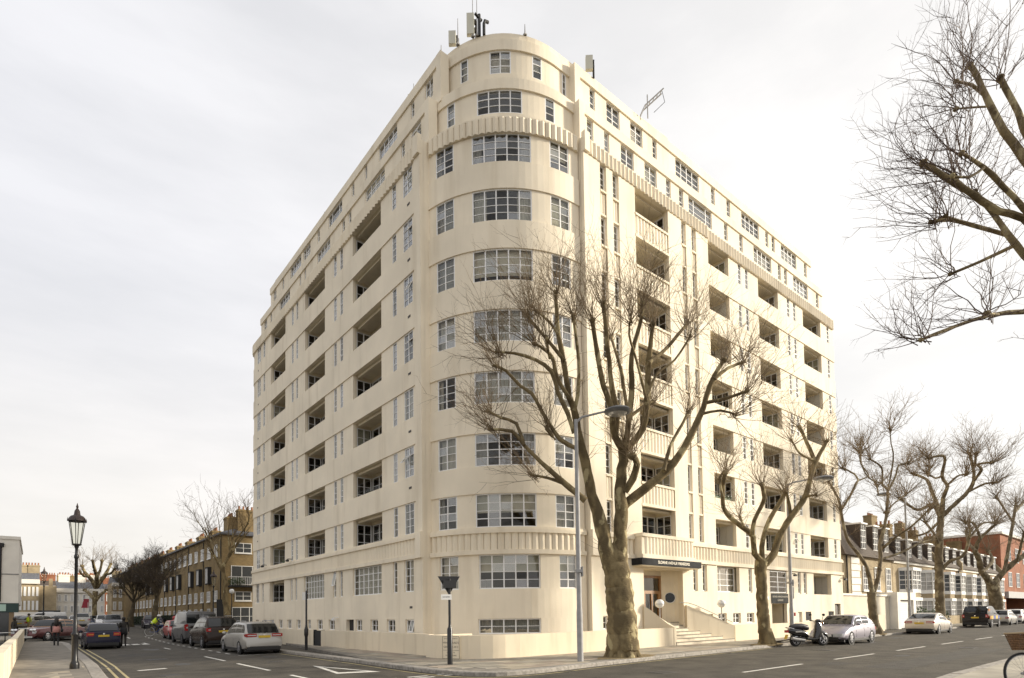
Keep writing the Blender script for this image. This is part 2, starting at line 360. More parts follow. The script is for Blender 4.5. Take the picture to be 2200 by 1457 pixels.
def inpoly(x, y, P):
    c = False; n = len(P)
    for i in range(n):
        (x1,y1),(x2,y2) = P[i], P[(i+1)%n]
        if (y1 > y) != (y2 > y) and x < (x2-x1)*(y-y1)/(y2-y1)+x1: c = not c
    return c
inner = offs(KC, .29)
WALLP = smooth_path([(11.62,18.7),(11.62,17.75),(11.95,16.95),(12.6,16.45),(13.5,16.2),(15,16.12),(23.35,16.12)], 1)
pavA = [p for p in inner if p[1] <= 46.2 and p[0] <= 62.5]
PAV = pavA+[(62.5,21.0),(46.4,21.0),(46.4,17.4),(13.5,17.4),(13.5,46.0)]
mb = MB(); mb.prism(PAV, -.02, .110); pave = struct(mb.build('pavement', M_PAVE))
# paving slabs one by one, staggered courses: left footway, corner, avenue footway
SL_V = {}
def slab(x0, y0, x1, y1):
    mb = MB(); e = .004; h = .1195+random.uniform(-.0025,.0025); g = .004
    mb.add([(x0+g,y0+g,.108),(x1-g,y0+g,.108),(x1-g,y1-g,.108),(x0+g,y1-g,.108),(x0+g+e,y0+g+e,h),(x1-g-e,y0+g+e,h),(x1-g-e,y1-g-e,h),(x0+g+e,y1-g-e,h)],
           [(4,5,6,7),(0,1,5,4),(1,2,6,5),(2,3,7,6),(3,0,4,7)])
    mb.build('paving_slab', random.choice(M_SLABS), pave, rec=False)
nsl = 0; sheetmb = MB(); sheetmb2 = MB()
yy = 12.2; row = 0
while yy < 16.6:
    h = .62; xx = 8.6+(row%2)*.42
    while xx < 62:
        w = .84 if xx < 34 else .9
        if all(inpoly(a, b, PAV) for a in (xx, xx+w) for b in (yy, yy+h)):
            if nsl < 235 and xx < 36: slab(xx, yy, xx+w, yy+h); nsl += 1
            else: sheetmb.box((xx+.004,yy+.004,.108),(xx+w-.004,yy+h-.004,.1195))
        xx += w
    yy += h; row += 1
yy = 16.66; row = 0
while yy < 46:
    h = .84; xx = 9.46+0*(row%2)
    for w in (.62,.62,.62,.62):
        if xx+w < 12.1 and all(inpoly(a, b, PAV) for a in (xx, xx+w) for b in (yy, yy+h)):
            if nsl < 298 and yy < 36: slab(xx, yy, xx+w, yy+h); nsl += 1
            else: sheetmb.box((xx+.004,yy+.004,.108),(xx+w-.004,yy+h-.004,.1195))
        xx += w
    yy += h; row += 1
so_ = sheetmb.build('far_paving_slabs', M_SLABS[0], pave); so_['kind'] = 'stuff'
# further pavements (joints too small to see)
mb = MB(); mb.prism([p for p in dens([(9.4,46.2),(9.4,61.5)], 2)]+[(12,62),(20,62),(20,46.2)], -.02, .117, gz); struct(mb.build('pavement', M_PAVET))
mb = MB(); mb.prism([(62.5,14.3),(120,15.9),(120,21),(62.5,21)], -.02, .117); struct(mb.build('pavement', M_PAVET))
# left footway with wide flat kerb
KL = dens([(1.78,200),(1.78,54.5)], 3)
LK = [(1.45,10.5),(1.5,15),(1.62,20),(1.76,25),(1.8,30),(1.8,46.5),(1.55,49.0),(.9,50.3),(-.4,50.8)]
kerb(dens(LK,.6), 'kerb', .34, maxn=60)
lk_in = offs(dens(LK,.6), .33)
mb = MB(); mb.prism(lk_in+[(-.9,50.8),(-.9,10.5)], -.02, .110, gz); pl = struct(mb.build('pavement', M_PAVE))
n2 = 0; yy = 13.0; row = 0; polyL = lk_in+[(-.9,50.8),(-.9,10.5)]; rest = MB()
while yy < 50:
    xx = -.62+(0 if row%2 else .3) - .3
    while xx < 1.6:
        w = .75
        if all(inpoly(a, b, polyL) for a in (xx, xx+w) for b in (yy, yy+.62)):
            mb = MB(); h = .1195+random.uniform(-.002,.002); c = [(xx+.004,yy+.004),(xx+w-.004,yy+.004),(xx+w-.004,yy+.616),(xx+.004,yy+.616)]
            q = mb if yy < 40 else rest
            q.add([(x,y,gz(x,y)+.1) for x,y in c]+[(x,y,gz(x,y)+h) for x,y in c], [(4,5,6,7),(0,1,5,4),(1,2,6,5),(2,3,7,6),(3,0,4,7)])
            if q is mb: mb.build('paving_slab', random.choice(M_SLABS), pl, rec=False)
        xx += w
    yy += .62; row += 1
o = rest.build('far_paving_slabs', M_SLABS[1], pl, rec=False); o['kind'] = 'stuff'
# footway beyond the side turning on the left, footway in front of the brick terrace, near-side footway of the avenue
mb = MB(); mb.prism([p for p in KL[::-1]][::1]+[(-8,200),(-8,54.5)], -.02, .118, gz); struct(mb.build('pavement', M_PAVET))
mb = MB(); mb.prism([(9.3,70),(10.2,66.6),(12.5,65.2),(40,65.2),(40,200),(9.3,200)], -.02, .13, gz); struct(mb.build('pavement', M_PAVET))
NK = [(14.5,4.05),(17.3,4.2),(60,4.35)]
nk = dens(NK, .6)[::-1]
kerb(nk, 'kerb', .28, maxn=60)
nin = offs(nk, .27)
mb = MB(); mb.prism(nin+[(14.5,-4),(60,-4)], -.02, .117); struct(mb.build('pavement', M_PAVET))
# yellow lines
ylR = [p for p in offs(dens(KC,.5), -.30) if p[1] < 27.2 and p[0] < 26.5]; strip('yellow_line', ylR, .075, M_YEL)
for d in (.28, .52): strip('yellow_line', offs(dens(LK[:6],.8), -d), .075, M_YEL)
# tree pits
M_SOIL = mat('pit_gravel', (.21,.155,.075), rough=1, noise=.4, nscale=14, bump=.8, bscale=60)

M_STAIN = mat('oil_stain', (.04,.037,.032), rough=.6, noise=.3, nscale=5)
def blob(name, x, y, a, b, m, z, rot=0):
    P = []
    for t in range(18):
        an = t*pi/9; r = 1+random.uniform(-.22,.22); u, v = a*r*cos(an), b*r*sin(an); P.append((x+u*cos(rot)-v*sin(rot), y+u*sin(rot)+v*cos(rot)))
    mark(name, P, m, z)
for x, y, a, b in ((8.1,33.2,.5,.8),(7.9,25.6,.35,.6),(4.3,24.0,.3,.5),(33,11.3,.7,.3),(39.5,12.0,.8,.35),(24.5,7.3,.5,.2),(5.0,36.5,.4,.7)): blob('oil_stain', x, y, a, b, M_STAIN, .0035)
M_IRON = mat('cast_iron', (.07,.066,.062), rough=.6, metal=.4, noise=.3, nscale=30)
def cover(x, y, w, h, rot=0):
    mb = MB(); mb.box((-w/2,-h/2,-.01),(w/2,h/2,.006))
    for i in range(5):
        for j in range(4): mb.box((-w/2+.06+i*(w-.1)/5,-h/2+.06+j*(h-.1)/4,.006),(-w/2+.02+(i+1)*(w-.1)/5,-h/2+.02+(j+1)*(h-.1)/4,.011))
    mb.build('access_cover', M_IRON, road, xf=Matrix.Translation((x,y,gz(x,y))) @ Matrix.Rotation(rot,4,'Z'))
cover(4.0,27.5,.7,.7,.1); cover(7.2,22.5,.6,.45); cover(13.8,9.9,.7,.6); cover(26.0,10.5,.65,.65); cover(3.2,19.6,.5,.5,.3); cover(31,6.8,.7,.5)
def gully(x, y, rot):
    mb = MB(); mb.box((-.22,-.2,-.01),(.22,-.17,.008)); mb.box((-.22,.17,-.01),(.22,.2,.008))
    for i in range(8): mb.box((-.22+i*.06,-.17,-.01),(-.195+i*.06,.17,.006))
    mb.build('gully_grate', M_IRON, road, xf=Matrix.Translation((x,y,gz(x,y))) @ Matrix.Rotation(rot,4,'Z'))
gully(8.85,20.5,pi/2); gully(12.2,11.95,0); gully(22.0,12.55,0); gully(2.05,24.5,pi/2)
# ------------------------------------------------------------------ the white corner block of flats
XL, YR = 13.29, 17.20
BC, BR = (18.95, 22.75), 5.30
HEADS = [6.82, 9.42, 12.11, 14.79, 17.47, 20.13, 22.63]
SILLS = [5.37, 8.00, 10.70, 13.38, 16.05, 18.71, 21.33]
bld = empty('apartment_block', 'cream rendered apartment block with a rounded corner tower, recessed balconies and fluted bands', 'building', (18, 22, 0))
bld.location = (0, 0, 0)
def mapL(s=0): return lambda u, d, z: (XL+s-d, u, z)
def mapR(s=0): return lambda u, d, z: (u, YR+s-d, z)
def mapB(s=0):
    r0 = BR-s
    def f(u, d, z):                       # u in degrees round the bow, straight on beyond 90
        if u <= 90:
            a = radians(180+u); return (BC[0]+(r0+d)*cos(a), BC[1]+(r0+d)*sin(a), z)
        return (BC[0]+radians(u-90)*BR, BC[1]-r0-d, z)
    return f
EC = (XL+1.7, 47.0)
def mapE(s=0):                            # rounded far end of the left front
    r0 = 1.7
    def f(u, d, z):
        a = radians(180-u); return (EC[0]+s+(r0+d)*cos(a), EC[1]+(r0+d)*sin(a), z)
    return f
def nseg(fm, u0, u1): return max(1, int(abs(u1-u0)/3.0)) if fm in CURVED else 1
CURVED = set()
def cv(f): CURVED.add(f); return f
def wallzone(mb, fm, U0, U1, z0, z1, ops, d=0.0, t=.20):
    """strip of wall from U0 to U1 with full-height gaps"""
    u = U0
    for a, b in sorted(ops)+[(U1, U1)]:
        if a > u+1e-4: mb.box((u, -t, z0), (a, d, z1), fm, nseg(fm, u, a))
        u = b
def flutes(mb, fm, u0, u1, z0, z1, pitch, d0=0.0, dep=.085, rag=False):
    n = max(1, round((u1-u0)/pitch)); P = []
    for i in range(n):
        a = u0+(u1-u0)*i/n; w = (u1-u0)/n
        P += [(a, d0-.06), (a+w*.055, d0-.06), (a+w*.06, d0+dep*.25), (a+w*.47, d0+dep), (a+w*.59, d0+dep), (a+w*.995, d0+dep*.25)]
    P.append((u1, d0-.06)); k = len(P); b = d0-.09
    vs = [fm(u, d, z0) for u, d in P]+[fm(u, d, z1) for u, d in P]+[fm(u, b, z0) for u, d in P]+[fm(u, b, z1) for u, d in P]
    fs = []
    for i in range(k-1):
        fs += [(i, i+1, k+i+1, k+i), (2*k+i, 2*k+i+1, i+1, i), (k+i, k+i+1, 3*k+i+1, 3*k+i)]
    fs += [(0, k, 3*k, 2*k), (k-1, 2*k-1, 4*k-1, 3*k-1)]
    mb.add(vs, fs)
WN = [0]
def window(fm, u0, u1, z0, z1, lights=1, rows=4, d=-.10, split=None, panes=False, back='auto', parent=None, gm=None, open_=None, fw=.052, vb=False, hung=False, frm=None, name='window', k=1.0):
    """steel casement: outer frame, mullions, a transom and thin glazing bars; glass and what hangs behind it are its pieces.
    k = metres per unit of u"""
    parent = parent or bld; W_ = WN[0] = WN[0]+1; rnd = random.Random(W_*13+5)
    fb = fw/k; mb = MB(); D0, D1 = d-.03, d+.03; n = nseg(fm, u0, u1)
    mb.box((u0, D0, z0), (u1, D1, z0+fw), fm, n); mb.box((u0, D0, z1-fw), (u1, D1, z1), fm, n)
    mb.box((u0, D0, z0+fw), (u0+fb, D1, z1-fw), fm); mb.box((u1-fb, D0, z0+fw), (u1, D1, z1-fw), fm)
    ws = lights if hasattr(lights, '__len__') else [1]*lights
    tot = sum(ws); edges = [u0+fb]; span = (u1-u0-2*fb)
    for w in ws: edges.append(edges[-1]+span*w/tot)
    cells = []
    tr = split if split is not None else (rnd.choice([0, 0, 1, 1, 2]) if rows >= 3 else 0)
    for i in range(len(ws)):
        a = edges[i]+(fb*.5 if i else 0); b = edges[i+1]-(fb*.5 if i < len(ws)-1 else 0)
        if i: mb.box((edges[i]-fb*.5, D0+.004, z0+fw), (edges[i]+fb*.5, D1-.004, z1-fw), fm)
        ti = tr if (i%2 == 0 or len(ws) < 3) else rnd.choice([0, tr])
        zz = [z0+fw+(z1-z0-2*fw)*j/rows for j in range(rows+1)]
        for j in range(1, rows):
            h = .022 if j != ti else .038
            mb.box((a, D0+.012, zz[j]-h/2), (b, D1-.008, zz[j]+h/2), fm, max(1, n//max(1,len(ws))))
        nv = 2 if vb else 1
        for q in range(1, nv):
            m_ = a+(b-a)*q/nv; mb.box((m_-.011/k, D0+.014, zz[0]), (m_+.011/k, D1-.010, zz[-1]), fm)
        for j in range(rows): cells.append((a, b, zz[j], zz[j+1]))
    w = mb.build(name, frm or M_FRAME, parent)
    g = gm or rnd.choice([M_GLASS, M_GLASS, M_GLASSB, M_GLASSC])
    if panes:
        for a, b, p, q in cells:
            m2 = MB(); m2.box((a, d-.004, p), (b, d+.004, q), fm); m2.build('pane', rnd.choice([g, g, M_GLASS, M_GLASSB, M_GLASSC]), w, rec=False)
    else:
        m2 = MB(); m2.box((u0+fb*.5, d-.004, z0+fw*.5), (u1-fb*.5, d+.004, z1-fw*.5), fm, n); m2.build('pane', g, w, rec=False)
    bk = back if back != 'auto' else rnd.choice(['dark', 'net', 'dark', 'blind', 'side', 'half', 'blind', 'grey', 'net'])
    U0, U1, dd = u0+.02/k, u1-.02/k, d-.16
    def drape(a, b, za, zb, m, amp=.03, wl=.14):
        m2 = MB(); kk = max(4, int((b-a)*k/wl*3)); vs = []; ph = rnd.random()*6
        for i in range(kk+1):
            u = a+(b-a)*i/kk; o = dd+amp*sin((u-a)*k/wl*2*pi+ph)
            vs += [fm(u, o, za), fm(u, o*1.0, zb)]
        m2.add(vs, [(2*i, 2*i+2, 2*i+3, 2*i+1) for i in range(kk)]); m2.build('curtain', m, w, smooth=2, rec=False)
    if bk in ('net', 'grey'): drape(U0, U1, z0, z1, M_CURT if bk == 'net' else M_CURT2, .018, .10)
    elif bk == 'side':
        e = (U1-U0)*rnd.uniform(.14, .24); drape(U0, U0+e, z0, z1, rnd.choice([M_CURT, M_CURT2])); drape(U1-e, U1, z0, z1, rnd.choice([M_CURT, M_CURT2]))
    elif bk in ('blind', 'half'):
        e = rnd.uniform(.45, .95) if bk == 'blind' else rnd.uniform(.3, .55)
        m2 = MB(); m2.box((U0, dd-.01, z1-(z1-z0)*e), (U1, dd+.004, z1), fm, n); m2.build('blind', M_BLIND, w)
    return w
# ---- columns (metres along each front)
LEFTC = [('d',22.63,23.48),('n',24.14,24.56),('b',25.72,29.03),('n',30.32,30.73),('n',31.20,31.61),('b',32.93,36.20),('n',37.45,37.83),('n',38.30,38.70),('b',39.93,43.07),('n',44.45,44.92),('d',45.55,46.42)]
R1C = [('n',20.16,20.60),('n',21.06,21.50),('b',22.72,25.45),('n',26.65,27.06),('n',27.60,28.02)]
R2C = [('b',29.38,31.66),('n',32.72,33.12),('n',33.55,33.95),('b',35.16,37.78),('n',39.02,39.44),('n',39.92,40.34),('b',41.38,44.22),('n',45.25,45.70)]
BOWC = [(14.6,25.5,2),(35.0,63.8,5),(73.3,84.4,2)]
fL, fR, fR2, fB, fE = mapL(), mapR(), mapR(.12), cv(mapB()), cv(mapE())
U_L0, U_L1 = 21.86, 47.0
U_R0, U_RB, U_R1 = 19.06, 29.2, 46.35
B0, B1 = 9.6, 90.6
def recess(fm, u0, u1, z0, z1, far, k, style=0, D=1.15):
    """recessed balcony: plastered box; glazed far cheek and glazed doors at the back"""
    fl = z1-2.42; mb = MB(); T = -.20
    mb.box((u0-.12, -D-1.0, z1), (u1+.12, T, z1+.16), fm)              # ceiling slab
    mb.box((u0-.12, -D-.3, fl-.12), (u1+.12, T, fl), fm)               # floor slab
    mb.box((u0+.1, -.50, z1-.13), (u1-.1, -.30, z1-.004), fm)          # beam behind the lintel
    mb.box((u0-.1, -D-.1, fl), (u0, T, z1), fm)                        # near cheek
    ya = .27                                                           # solid strip of the far cheek
    mb.box((u1, -ya, fl), (u1+.1, T, z1), fm); mb.box((u1, -D-.1, z1-.16), (u1+.1, -ya, z1), fm)
    mb.box((u0, -D-.1, z1-.16), (u1, -D, z1-.002), fm); mb.box((u0, -D-.1, fl), (u0+.25, -D, z1-.16), fm)
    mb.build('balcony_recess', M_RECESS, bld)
    if style == 2:                                                     # closed panelled cheek
        m2 = MB(); m2.box((u1+.01, -D, fl), (u1+.1, -ya, z1-.16), fm)
        for q in range(3):
            for h in range(2): m2.box((u1-.02, -D+.06+h*.40, fl+.1+q*.75), (u1+.01, -D+.40+h*.40, fl+.1+q*.75+.66), fm)
        m2.build('panel', M_PANELG, bld)
    else:
        fs = lambda a, b, z: fm(u1+.05-b, -a, z)
        window(fs, ya+.01, D-.01, fl+.3, z1-.17, 2, 4, d=0, split=2, back=random.choice(['dark','dark','dark','dark','half']))
    fb_ = lambda a, b, z: fm(a, -D-.05+b, z)
    window(fb_, u0+.26, u1-.03, fl+.02, z1-.17, 3 if u1-u0 < 2.6 else 4, 5, d=0, split=2, back=random.choice(['dark','dark','dark','side']))
    if random.random() < .5:                                           # something left on the balcony
        m2 = MB(); x = random.uniform(u0+.3, u1-.5); m2.box((x, -.75, fl), (x+.4, -.45, z0+random.uniform(.05,.35)), fm); m2.build('balcony_chair', random.choice([M_BLACKM, M_CURT2, M_LEAFB]), bld)
M_PANELG = mat('grey_panel', (.52,.50,.45), rough=.7); M_LEAFB = mat('balcony_plant', (.05,.075,.03), rough=.8, noise=.4, nscale=12)
# ---- left front
mb = MB(); fl_ = MB()
def openings(C): return [(a, b) for _, a, b in C]
oL = openings(LEFTC)
# plinth (basement windows), ground floor, seven floors
BAS = [(22.61,23.40),(24.36,25.19),(26.12,26.93),(27.89,28.67),(31.40,32.27),(33.17,34.03),(35.0,35.6),(36.76,37.52),(38.47,39.29),(40.22,40.99),(41.99,42.82),(43.68,44.56),(45.59,46.3)]
wallzone(mb, fL, U_L0, U_L1, -.1, .90, []); wallzone(mb, fL, U_L0, U_L1, .90, 1.50, BAS+[(28.90,29.85)]); wallzone(mb, fL, U_L0, U_L1, 1.50, 2.75, [])
wallzone(mb, fL, U_L0, U_L1, 2.75, 4.22, oL, d=-.004)
for k in range(7):
    s, h = SILLS[k], HEADS[k]
    wallzone(mb, fL, U_L0+.55, U_L1, s, h, oL, d=-.055); wallzone(mb, fL, U_L0, U_L0+.55, s, h, [])
    top = SILLS[k+1] if k < 6 else 22.63
    if k < 6: wallzone(mb, fL, U_L0, U_L1, h, top, [])
wallzone(mb, fL, U_L0, U_L1, 4.22, 5.37, [], d=-.10); wallzone(mb, fL, U_L0, U_L1, 22.63, 23.30, [], d=-.10)
mb.box((U_L0-.0, -1.2, -.1), (U_L0+.3, -.19, 23.30), fL)      # return of the pier beside the tower
# far rounded end
for z0, z1, d in [(-.1,2.75,0),(2.75,4.22,-.004)]+[(SILLS[k],HEADS[k],-.045) for k in range(7)]+[(HEADS[k],SILLS[k+1],0) for k in range(6)]+[(4.22,5.37,-.10),(22.63,23.30,-.10)]:
    if z1-z0 > 1.3 and z0 > 2: wallzone(mb, fE, 0, 90, z0, z1, [(14, 34)], d)
    else: wallzone(mb, fE, 0, 90, z0, z1, [], d)
mb.build('wall', M_CREAM, bld)
for k in range(-1, 7):
    s, h = (2.75, 4.22) if k < 0 else (SILLS[k], HEADS[k])
    window(fE, 14, 34, s, h, 1, 4, k=.0297, back='net')
    for i, (t, a, b) in enumerate(LEFTC):
        if t == 'b' and not (k < 0 and i in (2, 5)): recess(fL, a, b, s, h, 1, 1, 0)
        elif t == 'b': window(fL, a, b, s, h, 6 if i == 2 else 7, 4, d=-.14, back='net', split=3)
        elif t == 'd': window(fL, a, b, s, h, 2, 4)
        else: window(fL, a, b, s, h, 1, 4)
for a, b in BAS: window(fL, a, b, .90, 1.50, 2, 2, d=-.12, back=random.choice(['grey','dark','net']))
m2 = MB(); m2.box((28.90,-.28,.9),(29.85,-.2,1.5), fL); m2.build('vent_box', M_BLACKM, bld)
# ---- tower
mb = MB(); BAO = [(35.9,64.9)]
oB = [(a, b) for a, b, _ in BOWC]
wallzone(mb, fB, B0, B1, -.1, .86, []); wallzone(mb, fB, B0, B1, .86, 1.50, BAO); wallzone(mb, fB, B0, B1, 1.50, 2.76, []); wallzone(mb, fB, B0, B1, 2.76, 4.22, [(15.4,26.2),(36.4,65.1),(74.6,84.6)], d=-.004)
for k in range(7):
    s, h = SILLS[k], HEADS[k]; wallzone(mb, fB, B0, B1, s, h, oB, d=-.055)
    if k < 6: wallzone(mb, fB, B0, B1, h, SILLS[k+1], [])
wallzone(mb, fB, B0, B1, 4.22, 5.37, [], d=-.10); wallzone(mb, fB, B0, B1, 22.63, 23.30, [], d=-.10)
mb.build('wall', M_CREAM, bld)
KB = BR*pi/180
CB = ['side','half','blind','net','grey','dark','blind','blind']
for k in range(-1, 7):
    s, h = (2.76, 4.22) if k < 0 else (SILLS[k], HEADS[k])
    C = BOWC if k >= 0 else [(15.4,26.2,2),(36.4,65.1,5),(74.6,84.6,2)]
    for i, (a, b, n) in enumerate(C):
        bk = {6:'side',5:'side',4:'blind',3:'net',2:'net',1:'side',0:'half',-1:'half'}[k] if i == 1 else random.choice(['half','blind','net','grey','net','side'])
        window(fB, a, b, s, h, n, 4, panes=True, k=KB, back=bk)
window(fB, 35.9, 64.9, .86, 1.50, 5, 2, panes=True, k=KB, back='grey')
# ---- right front, first part: piers, window strips with fluted panels, big balconies
mb = MB(); fp = MB()
o1 = openings(R1C); nar = [(a, b) for t, a, b in R1C if t == 'n']; ENT = (22.72, 25.95)
wallzone(mb, fR, U_R0, U_RB, -.1, .95, [ENT]); wallzone(mb, fR, U_R0, U_RB, .95, 1.55, [(19.75,20.10),ENT,(28.0,28.66)]); wallzone(mb, fR, U_R0, U_RB, 1.55, 2.76, [ENT])
gfn = [(20.16,20.60),(21.06,21.50),(26.9,27.31),(27.77,28.2)]
wallzone(mb, fR, U_R0, U_RB, 2.76, 3.80, gfn+[ENT]); wallzone(mb, fR, U_R0, U_RB, 3.80, 4.22, gfn)
wallzone(mb, fR, U_R0, U_RB, 4.22, 5.37, [], d=-.10); wallzone(mb, fR, U_R0, U_RB, 22.63, 23.30, [], d=-.10)
for k in range(7):
    s, h = SILLS[k], HEADS[k]; wallzone(mb, fR, U_R0, U_RB, s, h, o1)
    if k < 6: wallzone(mb, fR, U_R0, U_RB, h, SILLS[k+1], o1)
mb.box((U_R0, -1.0, -.1), (U_R0+.3, -.19, 23.30), fR)
mb.build('wall', M_CREAM, bld)
for k in range(7):
    s, h = SILLS[k], HEADS[k]
    for t, a, b in R1C:
        if t == 'n': window(fR, a, b, s+.02, h-.02, 1, 4, d=-.16)
        else: recess(fR, a, b, s, h, 1, 1, 0, D=1.2)
    if k < 6:
        z0, z1 = h, SILLS[k+1]
        for a, b in nar:
            pn = MB(); pn.box((a, -.3, z0), (b, -.18, z1), fR); flutes(pn, fR, a+.02, b-.02, z0+.10, z1-.10, .2, -.10, .05)
            pn.box((a, -.19, z0), (b, -.02, z0+.09), fR); pn.box((a, -.19, z1-.09), (b, .02, z1), fR); pn.build('fluted_panel', M_FLUTE, bld)
        pp = MB(); a, b = 22.72, 25.45
        pp.box((a, -.3, z0), (b, -.14, z1), fR); flutes(pp, fR, a+.06, b-.06, z0+.14, z1-.12, .25, -.06, .055)
        pp.box((a, -.15, z0), (b, .02, z0+.13), fR); pp.box((a, -.32, z1-.11), (b, .035, z1+.002), fR); pp.build('balcony_front', M_FLUTE, bld)
for a, b in gfn: window(fR, a, b, 2.78, 4.2, 1, 4, d=-.14)
window(fR, 19.75, 20.10, .95, 1.55, 1, 2, d=-.12); window(fR, 28.0, 28.66, .95, 1.55, 2, 2, d=-.12)
# ---- right front, second part
mb = MB(); o2 = openings(R2C); GF2 = [(29.40,31.76),(32.80,33.20),(35.36,37.60),(39.15,39.58),(40.0,40.45),(41.5,44.35)]
BAS2 = [(29.40,30.27),(30.94,31.78),(32.48,33.32)]
GAR = (35.5, 37.5)
wallzone(mb, fR2, U_RB, U_R1, -.1, 1.0, [GAR,(39.0,39.6),(44.8,45.8)]); wallzone(mb, fR2, U_RB, U_R1, 1.0, 1.58, BAS2+[GAR,(39.0,39.6),(40.1,40.95),(43.7,44.6),(44.8,45.8)])
wallzone(mb, fR2, U_RB, U_R1, 1.58, 2.12, [GAR,(44.8,45.8)]); wallzone(mb, fR2, U_RB, U_R1, 2.12, 2.76, [])
wallzone(mb, fR2, U_RB, U_R1, 2.76, 4.20, GF2, d=-.004); wallzone(mb, fR2, U_RB, U_R1, 4.20, 5.37, [], d=-.10); wallzone(mb, fR2, U_RB, U_R1, 22.63, 23.30, [], d=-.10)
for k in range(7):
    s, h = SILLS[k], HEADS[k]; wallzone(mb, fR2, U_RB, U_R1, s, h, o2, d=-.055)
    if k < 6: wallzone(mb, fR2, U_RB, U_R1, h, SILLS[k+1], [])
mb.build('wall', M_CREAM, bld)
for k in range(7):
    s, h = SILLS[k], HEADS[k]
    for j, (t, a, b) in enumerate(R2C):
        if t == 'n': window(fR2, a, b, s, h, 1, 4)
        else: recess(fR2, a, b, s, h, 1, 1, 2 if (j == 0 and k in (0,2,4,5)) or (j == 6 and k in (3,4)) else 0, D=1.1)
for a, b in [(32.80,33.20),(39.15,39.58),(40.0,40.45)]: window(fR2, a, b, 2.78, 4.18, 1, 4)
window(lambda u, d, z: fR2(u, d-.25, z), 29.42, 31.74, 2.78, 4.19, 3, 4, d=-.1, back='net')
mb = MB(); mb.box((29.38,-.55,2.74),(31.78,-.3,2.78), fR2); mb.box((29.30,-.55,2.74),(29.40,-.3,4.2), fR2); mb.box((31.76,-.55,2.74),(31.86,-.3,4.2), fR2); mb.build('window_reveal', M_RECESS, bld)
window(fR2, 35.38, 37.58, 2.80, 4.16, 2, 4, d=-.08, back='dark', split=0)
recess(fR2, 41.5, 44.35, 2.76, 4.20, 1, 1, 2, D=1.1)
for a, b in BAS2: window(fR2, a, b, 1.0, 1.58, 2, 2, d=-.12, back='grey')
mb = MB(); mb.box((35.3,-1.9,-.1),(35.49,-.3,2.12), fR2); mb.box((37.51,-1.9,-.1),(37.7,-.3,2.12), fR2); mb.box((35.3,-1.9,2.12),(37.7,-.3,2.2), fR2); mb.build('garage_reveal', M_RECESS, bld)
mb = MB()
for a, b, z0, z1 in [(40.1,40.95,1.0,1.58),(43.7,44.6,1.0,1.58)]:
    for q in range(8): mb.box((a,-.16,z0+q*.0725+.01),(b,-.06,z0+q*.0725+.05), fR2)
mb.build('louvre_vent', M_BLACKM, bld)
mb = MB(); mb.box((39.0,-.2,-.1),(39.6,-.12,1.58), fR2); mb.build('door', M_BLIND, bld)
mb = MB(); mb.box((44.8,-.25,-.1),(45.8,-.15,2.12), fR2); mb.box((44.95,-.15,1.1),(45.65,-.13,1.95), fR2); mb.build('door', mat('dark_brown_door',(.06,.045,.035),rough=.5), bld)
# ---- fluted bands: low band and top band
def band(fm, a, b, k, pitch=.30, d=-.02):
    m1 = MB(); n = nseg(fm, a, b)
    m1.box((a, -.12, 4.22), (b, .10, 4.41), fm, n); m1.box((a, -.12, 5.12), (b, .11, 5.28), fm, n); m1.box((a, -.12, 5.28), (b, .06, 5.37), fm, n)
    flutes(m1, fm, a, b, 4.41, 5.12, pitch/k, d, .075); m1.build('fluted_band', M_FLUTE, bld)
    m1 = MB(); flutes(m1, fm, a, b, 22.60, 23.26, pitch/k, d+.012, .10); m1.box((a, -.12, 23.26), (b, .035, 23.33), fm, n); m1.build('fluted_band', M_FLUTE, bld)
band(fL, U_L0+.42, U_L1, 1); band(fE, 0, 90, .0297); band(fB, B0+.4, B1-.6, KB); band(fR, U_R0+.32, 22.0, 1); band(fR2, U_RB+.02, U_R1-.02, 1)
m1 = MB(); a, b = 26.3, U_RB; m1.box((a,-.12,4.22),(b,.10,4.41), fR); m1.box((a,-.12,5.12),(b,.11,5.28), fR); m1.box((a,-.12,5.28),(b,.06,5.37), fR); flutes(m1, fR, a, b, 4.41, 5.12, .30, -.02, .075); m1.build('fluted_band', M_FLUTE, bld)
m1 = MB(); flutes(m1, fR, 22.0, U_RB, 22.60, 23.26, .30, -.008, .10); m1.box((22.0,-.12,23.26),(U_RB,.035,23.33), fR); m1.build('fluted_band', M_FLUTE, bld)
for fm, a, b in ((fL, U_L0, U_L0+.42), (fR, U_R0, U_R0+.32)):   # plain blocks where the bands meet the piers
    for zz in ((4.22,5.37),(22.60,23.52)):
        m1 = MB(); m1.box((a-.01,-.1,zz[0]),(b,.125,zz[1]), fm); m1.build('band_block', M_CREAM, bld)
# ---- entrance: projecting balcony, black canopy, recess, door, porthole
m1 = MB(); a, b = 22.05, 26.28
m1.box((a,-.02,4.22),(b,.50,4.42), fR); m1.box((a+.06,.30,4.42),(b-.06,.36,5.24), fR); m1.box((a+.06,.36,4.42),(a+.22,.44,5.24), fR); m1.box((a,-.02,4.42),(a+.06,.44,5.24), fR); m1.box((b-.06,-.02,4.42),(b,.44,5.24), fR)
m1.box((a-.03,.34,5.24),(b+.03,.53,5.40), fR); m1.box((a-.03,-.02,5.24),(a+.12,.34,5.40), fR); m1.box((b-.12,-.02,5.24),(b+.03,.34,5.40), fR)
flutes(m1, fR, a+.22, b-.1, 4.42, 5.24, .26, .44, .06)
m1.build('entrance_balcony', M_FLUTE, bld)
m1 = MB(); m1.box((21.83,-.02,3.90),(26.72,.60,4.216), fR); cano = m1.build('canopy', mat('black_fascia',(.022,.023,.025),rough=.75,noise=.3,nscale=3,spec=.15), bld)
